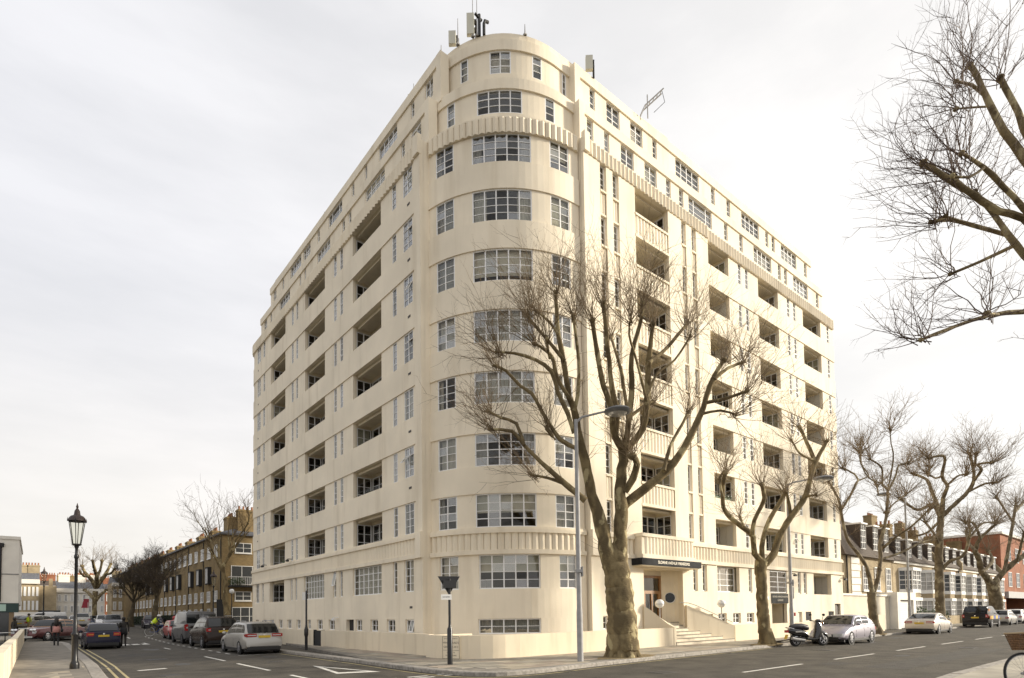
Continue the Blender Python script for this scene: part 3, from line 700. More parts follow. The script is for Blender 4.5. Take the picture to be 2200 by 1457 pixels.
m1 = MB(); m1.box((21.9,-.02,3.86),(26.6,.55,3.90), fR); m1.build('canopy_soffit', M_RECESS, cano)
M_LET = mat('pale_letters', (.46,.43,.36), rough=.4, metal=.4)
MT = Matrix.Translation((24.35, YR-.605, 4.05)) @ Matrix.Rotation(pi/2, 4, 'X')
text_obj('canopy_letters', 'SLOANE AVENUE MANSIONS', .20, MT, M_LET, cano, .006)
m1 = MB(); D = .92; fz = 1.18
m1.box((22.60,-D,-.1),(22.72,-.30,3.80), fR); m1.box((22.6,-D,3.80),(26.2,-.3,3.9), fR); m1.box((22.6,-D-.1,3.55),(25.32,-D,3.80), fR); m1.box((22.6,-D-.1,-.1),(23.70,-D,3.55), fR)
pts = [(25.95,-.05),(25.94,-.3),(25.86,-.48),(25.72,-.64),(25.52,-.78),(25.3,-.88),(25.3,-1.02)]     # curved right cheek
for (u0, d0), (u1, d1) in zip(pts, pts[1:]):
    m1.add([fR(u0,d0,-.1), fR(u1,d1,-.1), fR(u1,d1,3.8), fR(u0,d0,3.8)], [(0,1,2,3)])
m1.build('entrance_recess', M_RECESS, bld, smooth=True)
M_WOOD = mat('oak_door', (.25,.12,.036), rough=.4, noise=.3, nscale=3, stretch=(6,6,.6), coat=.3)
dr = MB(); y_ = -D+.02; q0 = 23.72; q1 = 25.28; qm = (q0+q1)/2
for u0, u1, z0, z1 in [(q0,q0+.12,fz,3.55),(q1-.14,q1,fz,3.55),(q0+.12,q1-.14,3.42,3.55),(q0+.12,q1-.14,2.62,2.78),(qm-.06,qm+.06,fz,2.62),(q0+.12,q0+.24,fz,2.62),(q1-.26,q1-.14,fz,2.62),(q0+.24,qm-.06,fz,1.5),(qm+.06,q1-.26,fz,1.5)]: dr.box((u0,y_-.06,z0),(u1,y_+.04,z1), fR)
dro = dr.build('door', M_WOOD, bld)
m1 = MB(); m1.box((q0+.1,y_-.02,fz),(q1-.1,y_-.01,3.42), fR); m1.build('pane', M_GLASS, dro)
m1 = MB(); m1.tube([fR(qm-.12,y_+.1,1.75), fR(qm-.12,y_+.1,2.3)], .018, 6); m1.build('handle', M_STEEL, dro)
pc, pe = Vector(fR(25.70,-.645,2.42)), Vector((.62,.78,0)).normalized(); pnn = Vector((-.78,.62,0))*-1
pnn = Vector((-pe.y, pe.x, 0)); pnn = pnn if pnn.x < 0 else -pnn
pe = Vector((-.66,.75,0)).normalized(); pnn = Vector((-pe.y,pe.x,0)); pnn = -pnn if pnn.y > 0 else pnn
PHc = pc+pnn*.05
m1 = MB(); m1.tube([PHc+pe*.27*cos(t*pi/12)+Vector((0,0,.27*sin(t*pi/12))) for t in range(25)], .016, 6, cap=False); ph = m1.build('porthole', M_WHITE, bld)
m1 = MB(); m1.add([PHc+pe*.26*cos(t*pi/12)+Vector((0,0,.26*sin(t*pi/12))) for t in range(24)], [tuple(range(24))]); m1.build('pane', mat('dark_glass',(.01,.012,.014),rough=.06), ph)
m1 = MB(); m1.box((25.33,-D+.03,2.25),(25.47,-D+.06,2.6), fR); m1.build('entry_phone', mat('brass_plate',(.25,.14,.05),rough=.4,metal=.6), bld)
# ---- two set-back storeys
def storey(s, z0, sill, head, ztop, ztop2, L, R, Bw, uL0, uL1, uR0, uR1, rows):
    gL, gR, gB = mapL(s), mapR(s), cv(mapB(s)); mb = MB()
    b0 = math.degrees(math.asin((BC[1]-uL0)/(BR-s)))-5; b1 = 90+math.degrees((uR0-BC[0])/BR)+.5
    for fm, U0, U1, C in ((gL, uL0, uL1, L), (gR, uR0, uR1, R), (gB, b0, b1, Bw)):
        ops = [(c[0], c[1]) for c in C]
        dz = -.06 if fm is gB else 0
        wallzone(mb, fm, U0, U1, z0, sill, [], d=dz); wallzone(mb, fm, U0, U1, sill, head, ops, d=dz-.03); wallzone(mb, fm, U0, U1, head, ztop, [], d=dz+.05)
    for fm, u in ((gL, uL0), (gR, uR0)):
        mb.box((u-.02, -.4, z0), (u+.34, .07, ztop-.02), fm)
    mb.box((XL+s+.3, uL1-.3, z0), (U_R1-.3, uL1, ztop))
    mb.box((uR1-.3, YR+s+.3, z0), (uR1, uL1, ztop))
    mb.build('wall', M_CREAM, bld)
    for fm, C, k in ((gL, L, 1), (gR, R, 1), (gB, Bw, (BR-s)*pi/180)):
        for c in C:
            w = (c[1]-c[0])*k; n = 1 if w < .62 else 2 if w < 1.3 else 3 if w < 1.8 else 4
            if w > 1.7 and fm is not gB and random.random() < .35: n = [1, 2.4, 1]
            window(fm, c[0], c[1], sill, head, n, rows, d=-.12, k=k, panes=(fm is gB), back=random.choice(['net','grey','dark','blind','net']))
    return gL, gR, gB
sc = 13.94/13.64; L9 = [(a*sc, b*sc) for a, b in [(22.34,23.19),(23.84,24.22),(25.90,28.11),(29.91,30.29),(30.79,31.16),(32.92,35.0),(36.92,37.25),(37.81,38.15),(40.01,42.19),(43.94,44.37),(45.11,45.91)]]
sc = 17.85/17.55; R9 = [(a*sc, b*sc) for a, b in [(19.76,20.20),(20.97,21.34),(22.20,23.20),(24.08,25.10),(25.92,26.34),(27.10,27.51),(28.0,30.34),(31.68,32.07),(33.42,33.83),(35.16,37.46),(38.38,38.78),(39.25,39.66),(40.58,42.81),(44.17,44.60)]]
storey(.65, 23.20, 24.13, 25.23, 25.72, 0, L9, R9, [(16.0,21.7),(35.6,61.6),(75.4,82.0)], 22.0, 47.6, 19.50, 45.95, 3)
sc = 14.44/13.99; LT = [(a*sc, b*sc) for a, b in [(21.82,22.52),(23.51,23.85),(25.21,27.25),(28.61,28.92),(30.26,30.62),(31.96,34.04),(35.44,35.86),(37.06,38.38),(38.78,40.94),(42.32,42.71),(44.02,44.78)]]
sc = 18.35/17.9; RT = [(a*sc, b*sc) for a, b in [(20.39,20.76),(21.60,22.60),(23.45,24.44),(25.30,25.67),(27.37,29.66),(30.95,31.36),(32.68,33.09),(34.43,36.62),(37.51,37.90),(38.37,38.80),(39.68,41.98),(43.20,43.64)]]
storey(1.15, 25.60, 26.45, 27.55, 28.06, 0, LT, RT, [(21.7,27.6),(42.3,56.2),(70.5,77.5),(93.8,96.8)], 21.74, 46.8, 19.78, 45.4, 3)
# roofs, ledges, slabs, inner core, plain rear walls
mb = MB()
def arc(s, d=0, a0=0, a1=90, n=16): return [mapB(s)(a0+(a1-a0)*i/n, d, 0)[:2] for i in range(n+1)]
def plate(s, z0, z1, y1=47.0, x1=46.2): mb.prism(arc(s)+[(x1, YR+s), (x1, y1), (XL+s, y1)], z0, z1)
mb2 = mb; plate(.3, 23.14, 23.24, 48.4, 46.3)
plate(.95, 25.62, 25.66); plate(1.4, 27.95, 28.02, 46.6, 45.2); mb.build('roof', M_ROOF, bld)
mb = MB(); plate(1.27, 28.02, 28.43, 46.0, 27.5); mb.prism([(27.6,YR+1.27),(44.8,YR+1.27),(44.8,YR+2.3),(27.6,YR+2.3)], 28.02, 28.22)
mb.build('roof_upstand', M_CREAM, bld)
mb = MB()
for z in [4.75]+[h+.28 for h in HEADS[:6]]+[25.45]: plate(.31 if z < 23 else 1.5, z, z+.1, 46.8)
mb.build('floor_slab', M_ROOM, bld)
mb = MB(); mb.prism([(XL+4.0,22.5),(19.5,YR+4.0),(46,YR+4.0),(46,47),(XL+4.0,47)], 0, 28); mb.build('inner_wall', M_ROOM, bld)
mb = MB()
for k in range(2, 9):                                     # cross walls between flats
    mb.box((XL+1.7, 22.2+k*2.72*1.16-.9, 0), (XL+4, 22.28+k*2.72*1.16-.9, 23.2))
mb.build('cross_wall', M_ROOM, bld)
mb = MB(); mb.box((U_R1-.3, YR+.42, -.1), (U_R1, 48.7, 23.25)); mb.box((EC[0], 48.4, -.1), (U_R1, 48.7, 23.25)); mb.build('wall', M_CREAM, bld)
# small fittings
for u, w, zs in ((22.75, .23, [h+.62 for h in HEADS[:6]]+[2.0]), (45.9, .12, [h+.62 for h in HEADS[:6]])):
    for z in zs:
        mb = MB(); mb.box((u,-.01,z),(u+w,.015,z+.10), fL); mb.build('air_brick', mat('air_brick_dark',(.10,.09,.08),rough=.9), bld)
def cctv(fm, u, d, z, m=None):
    mb = MB(); mb.tube([fm(u,d-.05,z), fm(u,d+.25,z), fm(u+.05,d+.3,z-.06)], .025, 6); mb.box((u-.06,d+.18,z-.17),(u+.22,d+.32,z-.05), fm); mb.build('security_camera', m or M_BLACKM, bld)
cctv(fL, 43.7, .06, 5.50); cctv(fL, 38.3, .06, 5.50); cctv(fR2, 38.15, 0, 4.05); cctv(fR2, 46.1, 0, 4.0); cctv(fL, 30.9, 0, 1.62, M_WHITE)
mb = MB(); mb.box((35.45,.0,2.14),(37.62,.05,2.74), fR2); sg = mb.build('garage_sign', mat('slate_sign',(.06,.06,.057),rough=.8,spec=.15,noise=.2,nscale=3), bld)
for t, z, sz in (('SLOANE AVENUE MANSIONS', 2.55, .155), ('GARAGE', 2.33, .185)):
    text_obj('garage_sign_letters', t, sz, Matrix.Translation((36.53, YR+.12-.053, z)) @ Matrix.Rotation(pi/2,4,'X'), M_LET, sg, .003)
mb = MB(); mb.box((38.3,0,1.32),(38.45,.12,1.55), fR2); mb.build('alarm_bell', mat('red_plastic',(.30,.03,.025),rough=.5), bld)
mb = MB(); mb.box((34.9,0,2.35),(35.15,.02,2.55), fR2); mb.build('number_plate_sign', M_WHITE, bld)
# open casements
def sash(fm, u0, u1, z0, z1, ang, d=-.06):
    mb = MB(); c, s_ = cos(ang), sin(ang); H = z1-z0; f2 = lambda u, dd, z: fm(u, d+(z1-z)*s_+dd*c, z1-(z1-z)*c)
    mb.box((u0,-.015,z0),(u1,.015,z0+.04), f2); mb.box((u0,-.015,z1-.04),(u1,.015,z1), f2); mb.box((u0,-.015,z0+.04),(u0+.04,.015,z1-.04), f2); mb.box((u1-.04,-.015,z0+.04),(u1,.015,z1-.04), f2)
    o = mb.build('open_sash', M_FRAME, bld); m2 = MB(); m2.box((u0+.02,-.003,z0+.02),(u1-.02,.003,z1-.02), f2); m2.build('pane', M_GLASS, o)
for k in (1, 3, 4, 5, 6): sash(fL, 22.66, 23.04, HEADS[k]-.80, HEADS[k]-.38, radians(random.uniform(25,55)))
sash(fL, 23.07, 23.45, HEADS[1]-.80, HEADS[1]-.38, radians(38)); sash(fL, 22.64, 22.98, .93, 1.48, radians(14))
sash(fL, 45.6, 45.95, HEADS[1]-.8, HEADS[1]-.4, radians(45)); sash(fL, 31.22, 31.6, 3.4, 4.18, radians(12)); sash(fR2, 39.05, 39.42, HEADS[0]-.75, HEADS[0]-.4, radians(40))
sash(mapL(.65), L9[0][0], L9[0][0]+.42, 24.4, 25.1, radians(28))
# ------------------------------------------------------------------ low walls, steps and things at the foot of the block
def wall_path(mb, P, th, z0, z1, zf=None, cop=0):
    A = offs(P, th/2); B = offs(P, -th/2); vs = []
    for (a, b), (c, d) in zip(A, B):
        g = zf(a, b) if zf else 0; vs += [(a,b,z0+g), (c,d,z0+g), (c,d,z1+g), (a,b,z1+g)]
    n = len(P); mb.add(vs, [(4*i+k, 4*i+(k+1)%4, 4*i+4+(k+1)%4, 4*i+4+k) for i in range(n-1) for k in range(4)]+[(3,2,1,0), tuple(4*(n-1)+k for k in range(4))])
M_LOW = render_mat('cream_low_wall', (.80, .70, .53), dirt=(.33,.25,.16))
mb = MB(); wall_path(mb, [(12.02,19.15),(12.02,29.95)], .22, 0, .95); tag(mb.build('garden_wall', M_LOW), 'low cream wall between the dark gateway and the street name plate', 'wall')
mb = MB(); wall_path(mb, [(12.02,31.05),(12.02,47.2)], .22, 0, .95, gz); tag(mb.build('garden_wall', M_LOW), 'low cream wall running past the dark gateway behind the parked estate car', 'wall')
mb = MB(); wall_path(mb, [(11.62,18.72)]+WALLP, .24, 0, .95); cw = tag(mb.build('garden_wall', M_LOW), 'curved low cream wall round the foot of the corner tower', 'wall')
mb = MB(); wall_path(mb, [(11.62,18.68),(13.6,18.75)], .2, 0, .94); mb.build('return_wall', M_LOW, cw)
gt = empty('gate', 'dark solid gate set in the low cream wall', 'gate', (12.02,30.5,0))
mb = MB(); mb.box((-.03,-.54,.13),(.03,.54,.93)); mb.build('gate_leaf', M_BLACKM, gt)
for q in (-.58,.545): mb = MB(); mb.box((-.09,q,.1),(.09,q+.035,.97)); mb.build('gate_post', M_BLACKM, gt)
mb = MB(); wall_path(mb, [(28.75,16.12),(38.7,16.12)], .24, 0, .95); tag(mb.build('garden_wall', M_LOW), 'low cream wall below the garage sign, between the steps and the garage ramp', 'wall')
mb = MB(); mb.tube([(38.7,16.12,.93),(44.6,16.12,.93)], .03, 6)
for x in (40.2,42.4,44.6): mb.tube([(x,16.12,.1),(x,16.12,.93)], .025, 6)
tag(mb.build('railing', M_STEEL), 'thin grey rail between the low wall and the far doors', 'railing')
# steps flare from the recess to the pavement
st = empty('entrance_steps', 'pale stone steps rising between curved cream cheek walls to the entrance', 'steps', (25,16.5,0))
st.location = (0,0,0)
M_STONE = mat('step_stone', (.62,.55,.43), rough=.8, noise=.12, nscale=3)
M_EDGE = mat('step_nosing', (.16,.14,.11), rough=.8)
NS = 7
def xr(y): return 25.95+max(0, (17.05-y))/(17.05-16.0)*2.65 if y < 17.05 else 25.95
def xl(y): return 23.42 if y < 17.0 else 22.72
for i in range(NS):
    y0 = 15.98+i*.255; z = .12+(i+1)*.151; mb = MB()
    y1 = 18.2 if i == NS-1 else y0+.255
    a, b = xl(y0), xr(y0)
    mb.prism([(a, y0),(b, y0),(xr(min(y1,17.2)), y1),(a, y1)] if y1 < 17.3 else [(max(a,22.73), y0),(b, y0),(25.94, y1),(22.73, y1)], .0, z-.0); mb.build('step', M_STONE, st)
    mb = MB(); mb.box((a+.01, y0-.012, z-.035),(b-.02, y0+.004, z-.002)); mb.build('step_nosing', M_EDGE, st)
mb = MB(); P = dens([(25.98,17.1),(26.3,16.98),(27.2,16.6),(28.65,16.05)], .3); A = offs(P,.09); B = offs(P,-.09); n = len(P); vs = []
for i in range(n):
    f = i/(n-1); zt = 2.02-1.07*min(1, f*1.02)
    (a,b),(c,d) = A[i],B[i]; vs += [(a,b,0),(c,d,0),(c,d,zt),(a,b,zt)]
mb.add(vs, [(4*i+k, 4*i+(k+1)%4, 4*i+4+(k+1)%4, 4*i+4+k) for i in range(n-1) for k in range(4)]+[(3,2,1,0), tuple(4*(n-1)+k for k in range(4))]); mb.build('cheek_wall', M_LOW, st)
mb = MB(); P = smooth_path([(22.6,17.18),(22.9,17.0),(23.2,16.75),(23.38,16.4),(23.38,15.98)], 2); A = offs(P,.09); B = offs(P,-.09); n = len(P); vs = []
for i in range(n):
    f = i/(n-1); zt = .98+1.0*(1-sstep(0,1,f)); (a,b),(c,d) = A[i],B[i]; vs += [(a,b,0),(c,d,0),(c,d,zt),(a,b,zt)]
mb.add(vs, [(4*i+k, 4*i+(k+1)%4, 4*i+4+(k+1)%4, 4*i+4+k) for i in range(n-1) for k in range(4)]+[(3,2,1,0), tuple(4*(n-1)+k for k in range(4))]); mb.build('cheek_wall', M_LOW, st)
mb = MB(); mb.tube([(25.6,17.2,2.16),(26.05,17.0,2.14),(26.4,16.75,2.0),(28.45,15.98,1.12)], .018, 6); mb.build('handrail', M_STEEL, st)
M_GLOBE = mat('opal_globe', (.80,.80,.78), rough=.25)
def globe(x, y, z, base, lab):
    o = empty('globe_lamp', lab, 'lamp', (x,y,base)); mb = MB(); mb.tube([(0,0,0),(0,0,z-base-.16)], .03, 8); mb.lathe([(.09,0),(.09,.03),(.04,.06)], n=10); mb.build('post', M_STEEL, o)
    mb = MB(); mb.ball((0,0,z-base), .215, 16, 10); g = mb.build('globe', M_GLOBE, o, smooth=2); mb = MB(); mb.tube([(.217*cos(t*pi/8),.217*sin(t*pi/8),z-base-.02) for t in range(17)], .012, 4, cap=False); mb.build('globe_band', M_STEEL, g)
p = on_y(1417,1297,16.75); globe(p.x, 16.75, p.z, .3, 'white globe lamp on the tower side of the entrance steps')
p = on_y(1550,1297,16.45); globe(p.x, 16.45, p.z, .3, 'white globe lamp behind the low wall on the garage side of the steps')
# street name plate on the curved wall (painted panel)
pn = Vector((11.665,17.28,.52)); nrm = Vector((-.92,-.38,0)).normalized(); tx = Vector((0,0,1)).cross(nrm)*1
MTp = Matrix(((tx.x, 0, nrm.x, pn.x),(tx.y, 0, nrm.y, pn.y),(0, 1, 0, pn.z),(0,0,0,1)))
M_PLT = mat('worn_plate_letters', (.16,.135,.10), rough=.8)
snp = empty('street_name_plate', 'cream street name plate with dark lettering on the curved low wall', 'sign', (0,0,0)); 
mb = MB(); mb.box((-.36,-.40,-.12),(.36,.40,.012)); mb.build('plate', M_LOW, snp, xf=MTp)
mb = MB()
for a, b in (((-.36,.387,.012),(.36,.40,.018)),((-.36,-.40,.012),(.36,-.387,.018)),((-.36,-.387,.012),(-.347,.387,.018)),((.347,-.387,.012),(.36,.387,.018)),((-.347,-.10,.012),(.347,-.09,.018))): mb.box(a, b)
mb.build('plate_border', M_PLT, snp, xf=MTp)
for t, y, sz in (('ROYAL BOROUGH OF KENSINGTON', .32, .034), ("WHITEHEAD'S", .17, .105), ('GROVE S.W.3', .02, .105), ('LEADING TO', -.18, .06), ('SLOANE AVENUE', -.28, .06)):
    text_obj('plate_letters', t, sz, MTp @ Matrix.Translation((0,y,.014)), M_PLT, snp, .002)
# roof aerials and masts on the block (each stands on the roof)
M_ANT = mat('antenna_cream', (.62,.60,.50), rough=.6)
ZR = 28.43
def roofpt(px, bot, top, z=ZR):
    b = on_z(px, bot, z); d = ray(px, top); t = hypot(b.x, b.y)/hypot(d.x, d.y); return b, EYE+d.z*t
def panel_ant(px, top, bot, lab, z=ZR, hh=1.9):
    b, tz = roofpt(px, bot, top, z); o = empty('panel_antenna', lab, 'antenna', (b.x, b.y, z), -.7)
    mb = MB(); h = tz-z
    mb.box((-.17,-.10,max(.15,h-hh)),(.17,.08,h)); mb.build('panel', M_ANT, o)
    mb = MB(); mb.tube([(.25,.25,0),(.25,.25,h*.92)], .05, 8); mb.box((-.02,.05,h*.45),(.27,.27,h*.45+.07)); mb.box((-.02,.05,h*.8),(.27,.27,h*.8+.07)); mb.build('mast', M_BLACKM, o)
panel_ant(972,70,104,'short cream panel antenna at the side street edge of the tower roof')
panel_ant(1011,32,83,'tall cream panel antenna with dark mast on the tower roof', hh=2.3)
panel_ant(1266,122,158,'cream panel antenna on the roof over the avenue beside the tower', 28.02)
panel_ant(884,206,220,'small cream panel antenna on the roof over the side street', 28.02, .9)
def whip(px, top, bot, lab, z=ZR, r=.02):
    b, tz = roofpt(px, bot, top, z); o = empty('whip_aerial', lab, 'aerial', (b.x, b.y, z)); mb = MB(); mb.tube([(0,0,0),(0,0,.3),(0,0,tz-z)], [r*2, r*1.2, r*.7], 6); mb.build('rod', M_STEEL, o); mb = MB(); mb.box((-.07,-.07,0),(.07,.07,.06)); mb.build('base', M_STEEL, o)
whip(984,40,97,'thin whip aerial beside the short panel antenna'); whip(1016,-14,80,'tall whip aerial right behind the tall panel antenna'); whip(1025,-10,78,'tallest whip aerial on the tower roof beside the dark mast')
whip(1128,52,76,'short whip aerial on the crown of the tower roof'); whip(948,97,122,'whip aerial at the side street edge of the tower roof'); whip(889,180,218,'whip aerial beside the small panel antenna over the side street',28.02); whip(697,455,470,'lone whip aerial far along the side street parapet',28.02)
b, tz = roofpt(1030,78,32); o = empty('dark_mast', 'dark pole mast with bracket head on the tower roof', 'mast', (b.x,b.y,ZR)); mb = MB(); mb.tube([(0,0,0),(0,0,tz-ZR)], .07, 8); mb.build('pole', M_BLACKM, o); mb = MB(); mb.tube([(-.25,0,tz-ZR-.1),(.15,0,tz-ZR-.2)], .06, 6); mb.build('bracket', M_BLACKM, o)
b, tz = roofpt(1040,75,58); o = empty('vent_pipe', 'small black hooked vent pipe on the tower roof', 'pipe', (b.x,b.y,ZR)); mb = MB(); mb.tube([(0,0,0),(0,0,.55),(.05,0,.7),(.25,0,.76)], .07, 8); mb.build('pipe', M_BLACKM, o)
# steel gantry leaning over the right parapet
b, tz = roofpt(1380,248,222,28.05); o = empty('roof_gantry', 'steel aerial frame leaning out over the avenue roof parapet', 'gantry', (b.x, b.y, 28.05), radians(-35)); mb = MB()
for dy in (0, .32): mb.tube([(-.1,dy,0),(.15,dy,.55),(1.15,dy-.1,1.45)], .035, 6)
for f in (.1,.3,.5,.7,.9): mb.tube([(.15+f,0-.1*f,.55+.9*f),(.15+f,.32-.1*f,.55+.9*f)], .02, 5)
mb.tube([(.35,.16,0),(.35,.16,1.3)], .03, 6); mb.build('frame', M_STEEL, o); mb = MB(); mb.tube([(1.1,0,1.4),(1.2,-.1,.7),(.6,-.1,.1)], .015, 5); mb.build('cable', M_BLACKM, o)
# ------------------------------------------------------------------ background buildings
M_YBR = brick_mat('stock_brick', (.30,.21,.09), (.22,.155,.07), (.26,.21,.145))
M_YBR2 = brick_mat('pale_stock_brick', (.43,.335,.20), (.35,.27,.16), (.41,.36,.27))
M_RBR = brick_mat('red_brick', (.36,.12,.055), (.29,.10,.05), (.30,.2,.14))
M_TILE = mat('roof_tiles', (.085,.065,.05), rough=.9, noise=.35, nscale=5, stretch=(1,1,3))
M_SLATE = mat('slate_roof', (.12,.125,.14), rough=.7, noise=.3, nscale=4)
M_WFR = mat('white_window_frame', (.80,.79,.76), rough=.5)
M_POT = mat('chimney_pot', (.33,.15,.08), rough=.9)
M_STUCCO = mat('white_stucco', (.80,.76,.68), rough=.85, noise=.06, nscale=1)
M_DGL = glass_mat('far_glass', (.35,.38,.38), .9, .03)
M_GAP = mat('dark_interior', (.03,.03,.03), rough=.9)
def far_window(par, fm, u0, u1, z0, z1, cols=2, rows=2, fw=.07, surround=0, d=0.0, glass=None):
    """window standing in a shallow reveal of a background house: frame (part) with its pane"""
    mb = MB()
    mb.box((u0,d-.06,z0),(u1,d+.05,z0+fw),fm); mb.box((u0,d-.06,z1-fw),(u1,d+.05,z1),fm); mb.box((u0,d-.06,z0+fw),(u0+fw,d+.05,z1-fw),fm); mb.box((u1-fw,d-.06,z0+fw),(u1,d+.05,z1-fw),fm)
    for i in range(1,cols): u = u0+(u1-u0)*i/cols; mb.box((u-.03,d-.05,z0+fw),(u+.03,d+.04,z1-fw),fm)
    for j in range(1,rows): z = z0+(z1-z0)*j/rows; mb.box((u0+fw,d-.045,z-.02),(u1-fw,d+.035,z+.02),fm)
    if surround: mb.box((u0-surround,d-.01,z0-.1),(u1+surround,d+.1,z0),fm)
    w = mb.build('window', M_WFR, par); m2 = MB(); m2.box((u0+fw*.5,d-.012,z0+fw*.5),(u1-fw*.5,d+.012,z1-fw*.5),fm); m2.build('pane', glass or M_FGL, w, rec=False); return w
M_FGL = mat('window_pane_dark', (.045,.05,.055), rough=.08, spec=.7)
M_FGLL = mat('window_pane_netted', (.42,.41,.39), rough=.25, noise=.25, nscale=1.5)
def chimney(par, x, y, z0, w, dpt, h, m, pots=3, along='x'):
    mb = MB(); mb.box((x-w/2,y-dpt/2,z0),(x+w/2,y+dpt/2,z0+h)); mb.box((x-w/2-.06,y-dpt/2-.06,z0+h-.25),(x+w/2+.06,y+dpt/2+.06,z0+h-.1)); c = mb.build('chimney', m, par)
    for i in range(pots):
        f = (i+.5)/pots-.5; mb = MB(); mb.lathe([(.12,0),(.10,.35),(.13,.4)], (x+(f*w if along == 'x' else 0), y+(f*dpt if along == 'y' else 0), z0+h), 8); mb.build('chimney_pot', M_POT, c)
# ---- long brick terrace behind the left street
tr = empty('brick_terrace', 'long brown brick terrace with white windows, dark box windows and many chimneys', 'building', (0,0,0))
TX, TY = 15.6, 66.6; TL = 75; zb = .5
fT = lambda u, d, z: (TX-d+(u-TY)*.02*0-(u-TY)*.028, u, z+zb); fG = lambda u, d, z: (u, TY-d, z+zb)
mb = MB(); mb.prism([(TX,TY),(TX+9,TY),(TX+9,TY+TL),(TX-TL*.028,TY+TL)], -.2, zb+10.1); mb.build('wall', M_YBR, tr)
mb = MB(); e = .35; A = [(TX-e,TY-e),(TX+9+e,TY-e),(TX+9+e,TY+TL+e),(TX-TL*.028-e,TY+TL+e)]; mb.prism(A, zb+10.1, zb+10.28)
vs = [(x,y,zb+10.28) for x,y in A]+[(TX+4.2,TY+3.2,zb+12.0),(TX+4.2-TL*.028,TY+TL-3,zb+12.0)]; mb.add(vs, [(0,1,4),(1,2,5,4),(2,3,5),(3,0,4,5)]); mb.build('roof', M_SLATE, tr)
for k in range(12):
    y = TY+1.8+k*6.1; chimney(tr, TX+1.3-(y-TY)*.028, y, zb+10.1, 1.0, 1.6, 1.35 if k else 2.2, M_YBR, 4, 'y')
chimney(tr, TX+2.6, TY+.9, zb+10.1, 1.8, .9, 3.0, M_YBR, 4)
for k in range(19):
    y = TY+1.6+k*2.9
    far_window(tr, fT, y, y+1.25, 7.9, 9.2, 2, 2, surround=.05, d=.03, glass=M_FGLL); far_window(tr, fT, y, y+1.25, 3.0, 4.15, 2, 2, surround=.05, d=.03, glass=M_FGLL)
    if k%2 == 0: far_window(tr, fT, y+.2, y+1.3, .1, 2.2, 2, 3, d=.03, glass=M_FGLL)
    else: far_window(tr, fT, y, y+1.1, .6, 2.2, 2, 2, d=.03)
for k in range(9):
    y = TY+4.2+k*4.0 + (2.6 if k > 2 else 0)+(2.6 if k > 5 else 0)
    mb = MB(); a, b = y, y+1.35
    mb.box((a,0,4.95),(a+.1,.38,6.9),fT); mb.box((b-.1,0,4.95),(b,.38,6.9),fT); mb.box((a+.1,0,4.95),(b-.1,.38,5.06),fT); mb.box((a+.1,0,6.78),(b-.1,.38,6.9),fT); o = mb.build('box_window', M_BLACKM, tr)
    far = MB(); far.box((a+.1,.25,5.06),(b-.1,.29,6.78),fT); far.build('pane', M_FGLL, o); f2 = MB(); f2.box((a+.1,.29,5.06),(a+.2,.34,6.78),fT); f2.box((b-.2,.29,5.06),(b-.1,.34,6.78),fT); f2.box((a+.6,.29,5.06),(a+.7,.34,6.78),fT); f2.build('window_frame', M_WFR, o)
for k in range(8):
    y = TY+.3+k*7.2; mb = MB(); mb.tube([fT(y,.06,.1), fT(y,.06,10)], .05, 6); mb.build('downpipe', M_BLACKM, tr)
for u0, u1, z0, z1, c in ((16.9,18.6,8.2,9.3,2),(16.9,18.6,3.0,4.0,2),(16.6,20.2,.3,2.3,4)): far_window(tr, fG, u0, u1, z0, z1, c, 2, surround=.05, d=.03)
far_window(tr, fG, 16.5, 19.8, 4.75, 6.8, 3, 1, d=.03)
mb = MB(); mb.box((16.2,0,4.45),(20.2,1.2,4.62),fG); mb.build('balcony_slab', M_BLACKM, tr); mb = MB()
for i in range(22): mb.box((16.25+i*.18,1.1,4.62),(16.29+i*.18,1.14,5.5),fG)
mb.box((16.2,1.08,5.5),(20.2,1.16,5.56),fG); mb.box((16.2,0,5.5),(16.26,1.1,5.56),fG); mb.build('balcony_railing', M_WFR, tr)
mb = MB(); mb.box((16.2,.0,1.5),(16.5,.03,1.9), lambda u,d,z: fG(u-.45,d,z)); mb.build('name_plate', M_WHITE, tr)
# garden wall, hedge
mb = MB(); mb.box((12.6,66.3,gz(12,66)),(12.85,110,gz(12,66)+.75)); tag(mb.build('garden_wall', M_YBR), 'low brick garden wall in front of the brown terrace', 'wall')
# ---- white shop building at the left edge
sb = empty('shop_building', 'plain cream building with a green shopfront and a black drainpipe', 'building', (0,0,0)); SX, SY = -1.05, 62.0; g = gz(-1,62)
mb = MB(); mb.box((-12,SY,g+2.7),(SX,SY+14,g+8.05)); mb.box((-12,SY+.6,g),(SX-.5,SY+14,g+2.7)); mb.build('wall', M_STUCCO, sb)
mb = MB(); mb.box((-12.1,SY-.08,g+7.95),(SX+.08,SY+14,g+8.2)); mb.build('parapet', M_STUCCO, sb)
mb = MB(); mb.box((-12,SY-.03,g+5.05),(SX+.02,SY,g+5.11)); mb.build('string_course', M_SLATE, sb)
mb = MB(); mb.tube([(SX-1.15,SY-.07,g+7.5),(SX-1.15,SY-.07,g+2.85)], .07, 8); mb.box((SX-1.35,SY-.18,g+7.3),(SX-.95,SY,g+7.6)); mb.build('drainpipe', M_BLACKM, sb)
mb = MB(); mb.box((-12,SY-.12,g+1.95),(SX+.05,SY+.6,g+2.7)); mb.build('shop_fascia', mat('dark_green_paint',(.02,.05,.045),rough=.5), sb)
mb = MB(); mb.box((SX-4.6,SY-.17,g+2.05),(SX-.75,SY-.12,g+2.6)); sgn = mb.build('shop_sign', mat('pale_green_sign',(.42,.58,.50),rough=.5), sb)
